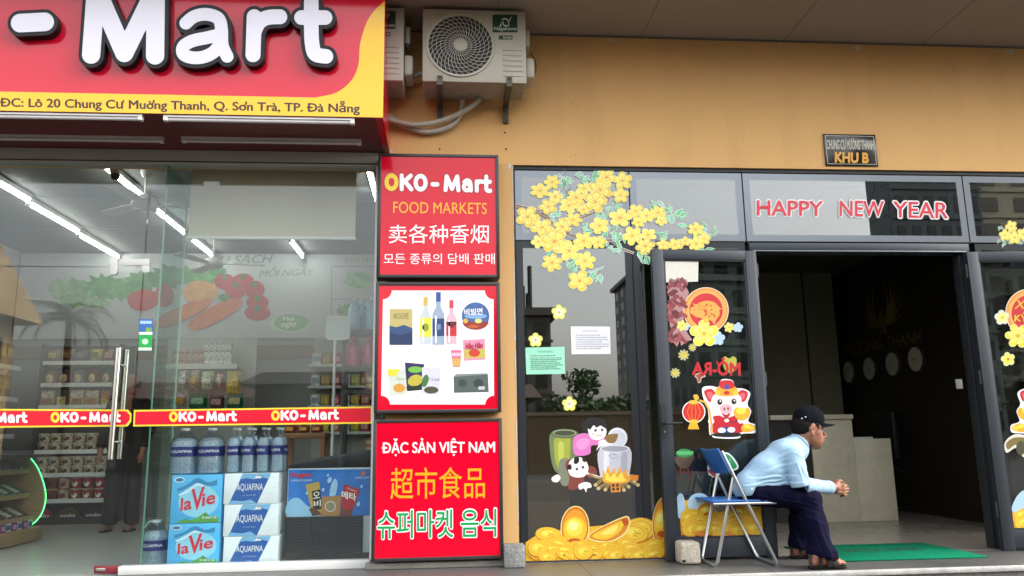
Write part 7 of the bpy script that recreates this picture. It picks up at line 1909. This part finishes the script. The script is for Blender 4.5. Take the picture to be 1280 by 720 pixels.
# forearms and clasped hands
HC = J(1049, 611, -.295)
NW = J(1037.5, 609.5, -.352); FW = J(1036.5, 608.5, -.235)
NE = J(1000, 609, -.475); FE = J(1000, 608, -.115)
cap_(NE * .8 + NW * .2, NW, .030, .026, .02); cap_(FE * .8 + FW * .2, FW, .030, .026, .02)
def hand(wr, side):
    """side -1: the hand nearer the street. Palm leans on the other palm, fingers fold over its back."""
    s_ = side; hs = 1.22
    def cap_(a_, b_, ra, rb, k=.02): P_.append((HC + (a_ - HC) * hs if a_ is not wr else a_, HC + (b_ - HC) * hs, ra * (1.12 if a_ is not wr else 1), rb * 1.12, k))
    pal = HC + np.array([-.012, s_ * .022, .004])
    cap_(wr, pal + np.array([-.018, s_ * .004, .008]), .025, .024, .012)
    cap_(pal + np.array([-.012, s_ * .003, .020]), pal + np.array([.020, s_ * .001, .016]), .0155, .014, .010)
    cap_(pal + np.array([-.014, s_ * .003, -.002]), pal + np.array([.022, s_ * .001, -.004]), .0155, .014, .010)
    cap_(pal + np.array([-.014, s_ * .003, -.020]), pal + np.array([.016, s_ * .001, -.022]), .0150, .013, .010)
    for k_ in range(4):
        zz_ = .024 - .0165 * k_ + (s_ * .004); L_ = (1.0, 1.08, 1.02, .85)[k_]
        kn_ = pal + np.array([.026 - .003 * abs(k_ - 1), s_ * .006, zz_])
        m1 = kn_ + np.array([.024 * L_, -s_ * .020, -.006]); m2 = m1 + np.array([.004, -s_ * .026 * L_, -.008]); tp = m2 + np.array([-.020 * L_, -s_ * .010, -.005])
        cap_(kn_, m1, .0094, .0086, .004); cap_(m1, m2, .0086, .0080, .003); cap_(m2, tp, .0080, .0068, .003)
    th0 = pal + np.array([-.012, 0, .026]); th1 = th0 + np.array([.020, -s_ * .006, .016]); th2 = th1 + np.array([.022, -s_ * .012, -.001])
    cap_(th0, th1, .0125, .0105, .008); cap_(th1, th2, .0100, .0080, .003)
hand(NW, -1); hand(FW, 1)
body = blend_obj('body', P_, .0036, m_skin, man, relax=1)
ee = MB()
for s_ in (-1, 1):
    c_ = off(J(1025.0, 539.4), s_ * .029)
    ee.lathe([(.004, -.010), (.0088, -.005), (.0102, 0), (.0088, .005), (.004, .010)], c_, M('#8f857a', rough=.25), 12)
    ee.lathe([(.005, .0), (.0045, .0035)], c_ + np.array([.0085, s_ * -.004, 0]) , M('#150f0c', rough=.2), 10, (1, s_ * -.35, 0))
ee.build('eyes', man, smooth=60)
# shirt
rn = random.Random(4)
def creases(lst):
    C_ = []
    for (x0, y0, x1, y1, amp, sg) in lst:
        p0, p1 = J(x0, y0, -.42), J(x1, y1, -.42); C_.append((p0[0], p0[2], p1[0], p1[2], amp, sg))
    def f(X_, Y_, Z_):
        out = 0
        for (ax_, az_, bx_, bz_, amp, sg) in C_:
            dx, dz = bx_ - ax_, bz_ - az_; L2 = dx * dx + dz * dz
            wv = .004 * np.sin(40 * (X_ + Y_) + 90 * az_)
            t_ = ((X_ - ax_) * dx + (Z_ - az_) * dz) / L2; tc = np.clip(t_, 0, 1)
            d_ = ((Z_ - az_) * dx - (X_ - ax_) * dz) / math.sqrt(L2) + wv
            fade = np.exp(-((t_ - tc) * math.sqrt(L2) / .02) ** 2) * (.35 + .65 * np.sin(np.pi * np.clip(tc, .06, .94)))
            out = out - amp * fade * (np.exp(-(d_ / sg) ** 2) - .7 * np.exp(-((d_ - 1.9 * sg) / (1.1 * sg)) ** 2))
        return out
    return f
shirt_cr = creases([(930, 607, 976, 598, .0075, .006), (936, 598, 984, 594, .006, .007), (948, 606, 990, 603, .007, .005), (928, 594, 948, 580, .004, .007), (955, 588, 986, 578, .0045, .008), (965, 575, 985, 562, .004, .008),
                    (987, 580, 992, 600, .007, .006), (994, 585, 1004, 606, .006, .006), (1005, 580, 1010, 598, .005, .007), (998, 603, 1012, 596, .006, .005), (1008, 608, 1022, 601, .006, .005), (1018, 612, 1028, 604, .004, .004), (985, 566, 1004, 572, .004, .007), (940, 612, 960, 607, .005, .004)])
def folds(X_, Y_, Z_):
    return (.0010 * np.sin(52 * (Z_ * .9 + X_ * .45) + 5 * np.sin(7 * X_ + 9 * Y_)) + .0008 * np.sin(78 * (X_ * .8 - Z_ * .6) + 4 * np.sin(11 * Z_ + 8 * Y_)) + shirt_cr(X_, Y_, Z_)).astype(np.float32)
S = []
sp_ = lambda a, b, ra, rb, k=.05: S.append((a, b, ra, rb, k))
for dy in (-.085, 0, .085):
    sp_(J(940.5, 604.5, MY + dy), J(959, 590, MY + dy), .100, .112, .06); sp_(J(959, 590, MY + dy), J(982, 569.5, MY + dy), .112, .106, .06)
sp_(J(981, 570), J(994, 559), .115, .085, .05)
sp_(J(983, 566, -.43), J(994, 562, MY), .060, .07, .05); sp_(J(983, 566, -.14), J(994, 562, MY), .060, .07, .05)
sp_(J(934, 611, MY - .09), J(978, 605, MY - .095), .100, .085, .05); sp_(J(934, 611, MY + .09), J(978, 605, MY + .095), .100, .085, .05)
# sleeves
sp_(J(991, 569, -.455), J(1000, 603, -.505), .074, .064, .014); sp_(J(1000, 606, -.505), J(1036, 609.6, -.355), .058, .042, .018)
sp_(J(992, 570, -.125), J(1000, 604, -.10), .068, .058, .04); sp_(J(1000, 605, -.10), J(1035, 608.6, -.23), .055, .040, .03)
def shirt_cut(X_, Y_, Z_):
    # open the cuffs and the collar
    n1 = NW - NE; n1 = n1 / np.linalg.norm(n1); c1 = NW + n1 * .004
    d1 = (X_ - c1[0]) * n1[0] + (Y_ - c1[1]) * n1[1] + (Z_ - c1[2]) * n1[2]
    n2 = FW - FE; n2 = n2 / np.linalg.norm(n2); c2 = FW + n2 * .004
    d2 = (X_ - c2[0]) * n2[0] + (Y_ - c2[1]) * n2[1] + (Z_ - c2[2]) * n2[2]
    zf = J(1000, 585)[2]
    near = np.where(Y_ + 0 * X_ + 0 * Z_ < MY, d1, d2)
    near = np.where(Z_ + 0 * X_ + 0 * Y_ < zf, near, -1)
    cn = J(1002.5, 549.5); nn = J(1012, 541) - J(998, 553); nn = nn / np.linalg.norm(nn)
    dc = (X_ - cn[0]) * nn[0] + (Y_ - cn[1]) * nn[1] + (Z_ - cn[2]) * nn[2]
    dc = np.where(Z_ + 0 * X_ + 0 * Y_ > zf, dc, -1)
    zh = J(940, 618.5)[2] + (X_ - J(920, 618)[0]) * .17
    dh = zh - Z_
    dh = np.where(X_ + 0 * Y_ + 0 * Z_ < J(990, 600)[0], dh, -1)
    return np.maximum(np.maximum(near, dc), dh).astype(np.float32)
sh = blend_obj('shirt', S, .0055, m_shirt, man, disp=folds, cut=shirt_cut, relax=1)
# collar stand, cuffs, a button
K = []
ca = J(999.5, 553.5); ax1 = J(1012, 541) - J(998, 553); ax1 = ax1 / np.linalg.norm(ax1)
e1 = np.array([0, 1.0, 0]); e2 = np.cross(ax1, e1); 
prev = None
for k_ in range(25):
    a_ = 2 * math.pi * k_ / 24; p = ca + (e1 * math.cos(a_) * .070 + e2 * math.sin(a_) * .070) + ax1 * (.004 + .008 * math.cos(a_ * 2))
    if prev is not None: K.append((prev, p, .0125, .0125, .004))
    prev = p
blend_obj('collar', K, .005, m_shirt, sh, relax=2)
for nm, E_, W__ in (('cuff', NE, NW), ('cuff', FE, FW)):
    n1 = (W__ - E_) / np.linalg.norm(W__ - E_); mb = MB(); mb.lathe([(.046, -.042), (.0475, -.02), (.046, .006), (.040, .008)], W__, m_shirt, 22, n1); mb.build(nm, sh, smooth=50)
bt = MB(); b_ = J(940, 611, -.50); bt.lathe([(.007, 0), (.006, .003)], b_, M('#d5e2f2', rough=.4), 12, (0, -1, 0)); bt.build('button', sh)
# trousers
T = []
tp_ = lambda a, b, ra, rb, k=.05: T.append((a, b, ra, rb, k))
for dy in (-.09, 0, .09): tp_(J(937, 614, MY + dy), J(952, 613, MY + dy), .088, .090, .06)
tp_(J(948, 614, -.395), NK, .096, .072, .05); tp_(J(948, 614, -.175), FK, .100, .080, .05)
NB = np.array([float(J(1027, 690, -.58)[0]), -.585, .105]); FB = np.array([float(J(1000, 690, -.13)[0]), -.13, .11])
tp_(NK + np.array([0, 0, -.01]), NB * .5 + NK * .5, .076, .072, .04); tp_(NB * .5 + NK * .5, NB, .072, .080, .04)
tp_(FK + np.array([0, 0, -.01]), FB * .5 + FK * .5, .080, .076, .04); tp_(FB * .5 + FK * .5, FB, .074, .078, .04)
tp_(NB + np.array([-.02, .02, -.03]), NB + np.array([.02, -.01, -.02]), .08, .08, .03)
trou_cr = creases([(955, 612, 1004, 616, .006, .007), (965, 622, 1000, 630, .007, .007), (975, 614, 1012, 622, .005, .008), (990, 632, 1014, 640, .007, .006), (994, 640, 1016, 652, .006, .007), (1004, 626, 1024, 634, .005, .007), (1020, 640, 1030, 685, .006, .008), (1008, 650, 1018, 690, .006, .008), (1028, 650, 1038, 688, .004, .007), (1000, 655, 1006, 688, .005, .007), (1008, 676, 1034, 688, .004, .006), (940, 618, 970, 626, .005, .006)])
def tfold(X_, Y_, Z_):
    return (.0022 * np.sin(60 * (Z_ * .18 + X_ * .9) + 3 * np.sin(9 * Z_ + 6 * Y_)) + .0016 * np.sin(95 * X_ + 5 * np.sin(8 * Z_) + 40 * Y_) + .65 * trou_cr(X_, Y_, Z_)).astype(np.float32)
def tcut(X_, Y_, Z_): return (.082 + .10 * (2.70 - X_) * .25 + .02 * np.sin(9 * X_) - Z_ + 0 * Y_).astype(np.float32)
blend_obj('trousers', T, .0055, m_trou, man, disp=tfold, cut=tcut, relax=1)
# hair behind and below the cap, cap
HR = [(J(1004, 531), J(1010.5, 530.3), .0838, .0828, .02), (J(1001.5, 536), J(1002, 533), .060, .068, .03)]
for s_ in (1, -1): HR.append((off(J(1016.6, 531.5), s_ * .072), off(J(1016.2, 538.0), s_ * .070), .012, .009, .008))
hx = float(J(1007.5, 530)[0]); hx2 = float(J(1021, 530)[0]); hz = float(J(1000, 542.5)[2])
def hcut(X_, Y_, Z_):
    f = np.where(Z_ + 0 * X_ + 0 * Y_ < J(1000, 533)[2], X_ - hx, X_ - hx2)
    side = np.where((np.abs(Y_ - MY) + 0 * X_ + 0 * Z_ > .052) & (X_ + 0 * Y_ + 0 * Z_ > J(1016, 530)[0]), -1, f)
    return np.maximum(side, hz - Z_ + 0 * X_ + 0 * Y_).astype(np.float32)
blend_obj('hair', HR, .0045, m_hair, man, cut=hcut, disp=lambda X_, Y_, Z_: (.0006 * np.sin(260 * X_ + 190 * Z_ + 60 * Y_) + .0006 * np.sin(410 * Z_ + 330 * Y_ + 0 * X_)).astype(np.float32), relax=0)
CPM = [(J(1006.3, 525.3), J(1013.5, 524), .0855, .0845, .02), (J(1012, 521), J(1020, 523), .072, .056, .03), (J(1004, 520), J(1016, 516.5), .060, .045, .04)]
cb0, cb1 = J(992, 531.5), J(1031, 534.5)
def ccut(X_, Y_, Z_):
    sl = (cb1[2] - cb0[2]) / (cb1[0] - cb0[0]); return (cb0[2] + sl * (X_ - cb0[0]) - Z_ + 0 * Y_).astype(np.float32)
cp = blend_obj('cap', CPM, .0045, m_cap, man, cut=ccut, relax=1)
br = MB(); V = []; nb = 14; F = []
c0 = J(1017.5, 530.2)
for th in (0, .0035):
    for r_i in range(5):
        for k_ in range(nb + 1):
            a_ = -1.35 + 2.7 * k_ / nb; f_ = r_i / 4
            L_ = (.075 + f_ * .080 * math.cos(a_) ** .6) if abs(a_) < 1.56 else .075
            x = c0[0] + .0 + L_ * math.cos(a_) * 1.02; y = MY + (.075 + .006 * f_) * math.sin(a_)
            z = c0[2] + .004 + th - (.0 + .008 * f_) - .26 * (y - MY) ** 2 / .075 * (1) - (x - c0[0]) * .02
            V.append((x, y, z))
n1 = nb + 1
for q in (0, 1):
    for r_i in range(4):
        for k_ in range(nb):
            b0 = q * 5 * n1 + r_i * n1 + k_; F.append((b0, b0 + 1, b0 + n1 + 1, b0 + n1))
for k_ in range(nb):
    F.append((4 * n1 + k_, 4 * n1 + k_ + 1, 9 * n1 + k_ + 1, 9 * n1 + k_)); F.append((k_, 5 * n1 + k_, 5 * n1 + k_ + 1, k_ + 1))
for r_i in range(4):
    for k_ in (0, nb): F.append((r_i * n1 + k_, (r_i + 1) * n1 + k_, 5 * n1 + (r_i + 1) * n1 + k_, 5 * n1 + r_i * n1 + k_))
br.add(V, F, m_cap); br.build('brim', cp, smooth=50)
bd_ = MB(); c_ = J(1025.2, 517.5, MY - .018); nrm_ = np.array([.80, -.25, .55]); nrm_ /= np.linalg.norm(nrm_)
bd_.lathe([(.015, -.012), (.015, .004), (.0125, .0055)], c_, M('#c9cdd2', rough=.4), 18, nrm_); bd_.lathe([(.0115, .0056), (.0105, .0066)], c_, M('#4a587a', rough=.5), 16, nrm_); bd_.build('badge', cp, smooth=50)
ey = MB()
for x, y in ((1002.5, 523), (1007, 521.2)):
    c_ = J(x, y, MY - .083); ey.lathe([(.0045, -.006), (.0045, .0035)], c_, M('#c9cbd0', rough=.4), 10, (-.1, -1, .12))
ey.build('eyelets', cp)
# sandals
def sandal(an, s_):
    c_ = an + np.array([.05, -.006, 0]); t = MB()
    prof = catmull([(-.118, 0), (-.100, .036), (-.03, .038), (.05, .047), (.115, .040), (.140, .0), (.118, -.040), (.05, -.046), (-.03, -.036), (-.100, -.034)], 5)
    t.hexa([(c_[0] + u, c_[1] + v, .003) for u, v in prof], [(c_[0] + u * 1.01, c_[1] + v * 1.02, .020) for u, v in prof], m_sand)
    o = t.build('sandal', man, bevel=.003)
    for x0, z0, w_, tilt, r_ in ((.098, .052, .034, .10, .058), (.050, .074, .036, -.25, .054), (.012, .098, .022, .5, .048), (-.045, .085, .020, .9, .046)):
        st = MB(); V = []; F = []
        for k_ in range(17):
            a_ = math.pi * k_ / 16
            for wv in (-.5, .5):
                for th in (0, .004):
                    rr = r_ + th; z_ = .018 + (z0 - .010 + th) * math.sin(a_) ** .75; V.append((an[0] + x0 + wv * w_ + tilt * .03 * math.cos(a_), an[1] - .004 + rr * math.cos(a_) * 1.02, z_))
        for k_ in range(16):
            b_ = k_ * 4
            F += [(b_, b_ + 2, b_ + 6, b_ + 4), (b_ + 1, b_ + 5, b_ + 7, b_ + 3), (b_, b_ + 4, b_ + 5, b_ + 1), (b_ + 2, b_ + 3, b_ + 7, b_ + 6)]
        st.add(V, F, m_sand); st.build('strap', o, smooth=50)
sandal(NA, 1); sandal(FA, -1)

# ================================================================ someone in dark clothes inside the shop
ft = atz(146, 662, 0.0); sx, sy_ = float(ft[0]), 3.05
sx = float(at(150, 655, 3.05)[0])
pt = thing('person', 'standing person in black clothes and sandals half hidden behind the glass door handle', 'person', (sx, sy_, 0))
m_blk = M('#0f0f12', rough=.85, var=.1, scale=14, bump=.2)
B = []
b2 = lambda a, b, ra, rb, k=.03: B.append((np.array(a, float) + np.array([sx, sy_, 0]), np.array(b, float) + np.array([sx, sy_, 0]), ra, rb, k))
b2((0, 0, 1.36), (0, 0, 1.44), .05, .05); b2((0, 0, 1.50), (.0, -.01, 1.56), .085, .092); b2((-.03, -.06, 1.46), (.03, -.06, 1.46), .03, .03)
b2((0, -.10, 1.51), (0, -.112, 1.48), .010, .014, .01)
for s_ in (-1, 1):
    b2((s_ * .085, 0, .85), (s_ * .10, 0, .46), .07, .05); b2((s_ * .10, 0, .46), (s_ * .11, .02, .08), .05, .035); b2((s_ * .11, .03, .04), (s_ * .13, -.14, .03), .03, .026)
    b2((s_ * .17, 0, 1.33), (s_ * .23, .02, 1.06), .045, .04); b2((s_ * .23, .02, 1.06), (s_ * .22, -.10, .84), .036, .026); b2((s_ * .22, -.10, .84), (s_ * .215, -.13, .76), .026, .02)
    for k_ in range(4): b2((s_ * .215 + (k_ - 1.5) * .014, -.13, .77), (s_ * .215 + (k_ - 1.5) * .016, -.135, .70 + .006 * abs(k_ - 1)), .008, .007, .004)
    b2((s_ * .19, -.12, .80), (s_ * .18, -.15, .75), .010, .008, .005)
b2((0, 0, .9), (0, 0, 1.3), .11, .12)
blend_obj('body', B, .009, m_skin, pt)
B = []
for dx in (-.07, .07): b2((dx, 0, .86), (dx, 0, 1.08), .115, .115); b2((dx, 0, 1.08), (dx * 1.3, 0, 1.32), .115, .10)
for s_ in (-1, 1): b2((s_ * .16, 0, 1.34), (s_ * .23, .02, 1.06), .065, .056); b2((s_ * .23, .02, 1.06), (s_ * .222, -.08, .90), .054, .048)
blend_obj('jacket', B, .010, m_blk, pt, cut=lambda X_, Y_, Z_: (Z_ - 1.40 + 0 * X_ + 0 * Y_).astype(np.float32))
B = []
for s_ in (-1, 1): b2((s_ * .06, 0, .90), (s_ * .10, 0, .48), .115, .085); b2((s_ * .10, 0, .48), (s_ * .11, .01, .10), .08, .075)
blend_obj('trousers', B, .010, m_blk, pt, cut=lambda X_, Y_, Z_: (.07 - Z_ + 0 * X_ + 0 * Y_).astype(np.float32))
B = [(np.array([sx, sy_ + .015, 1.545]), np.array([sx, sy_ + .02, 1.565]), .103, .105, .02)]
blend_obj('hair', B, .008, m_hair, pt, cut=lambda X_, Y_, Z_: np.maximum(1.50 - Z_, -(Y_ - (sy_ - .06)) * np.where(Z_ < 1.58, 1, -1)).astype(np.float32) + 0 * X_)
for s_ in (-1, 1):
    q = [(sx + s_ * .12 + u, sy_ - .055 + v) for u, v in ell(0, 0, .048, .125, 16)]
    MB().hexa([(x, y, .004) for x, y in q], [(x, y, .022) for x, y in q], m_sand).build('sandal', pt)
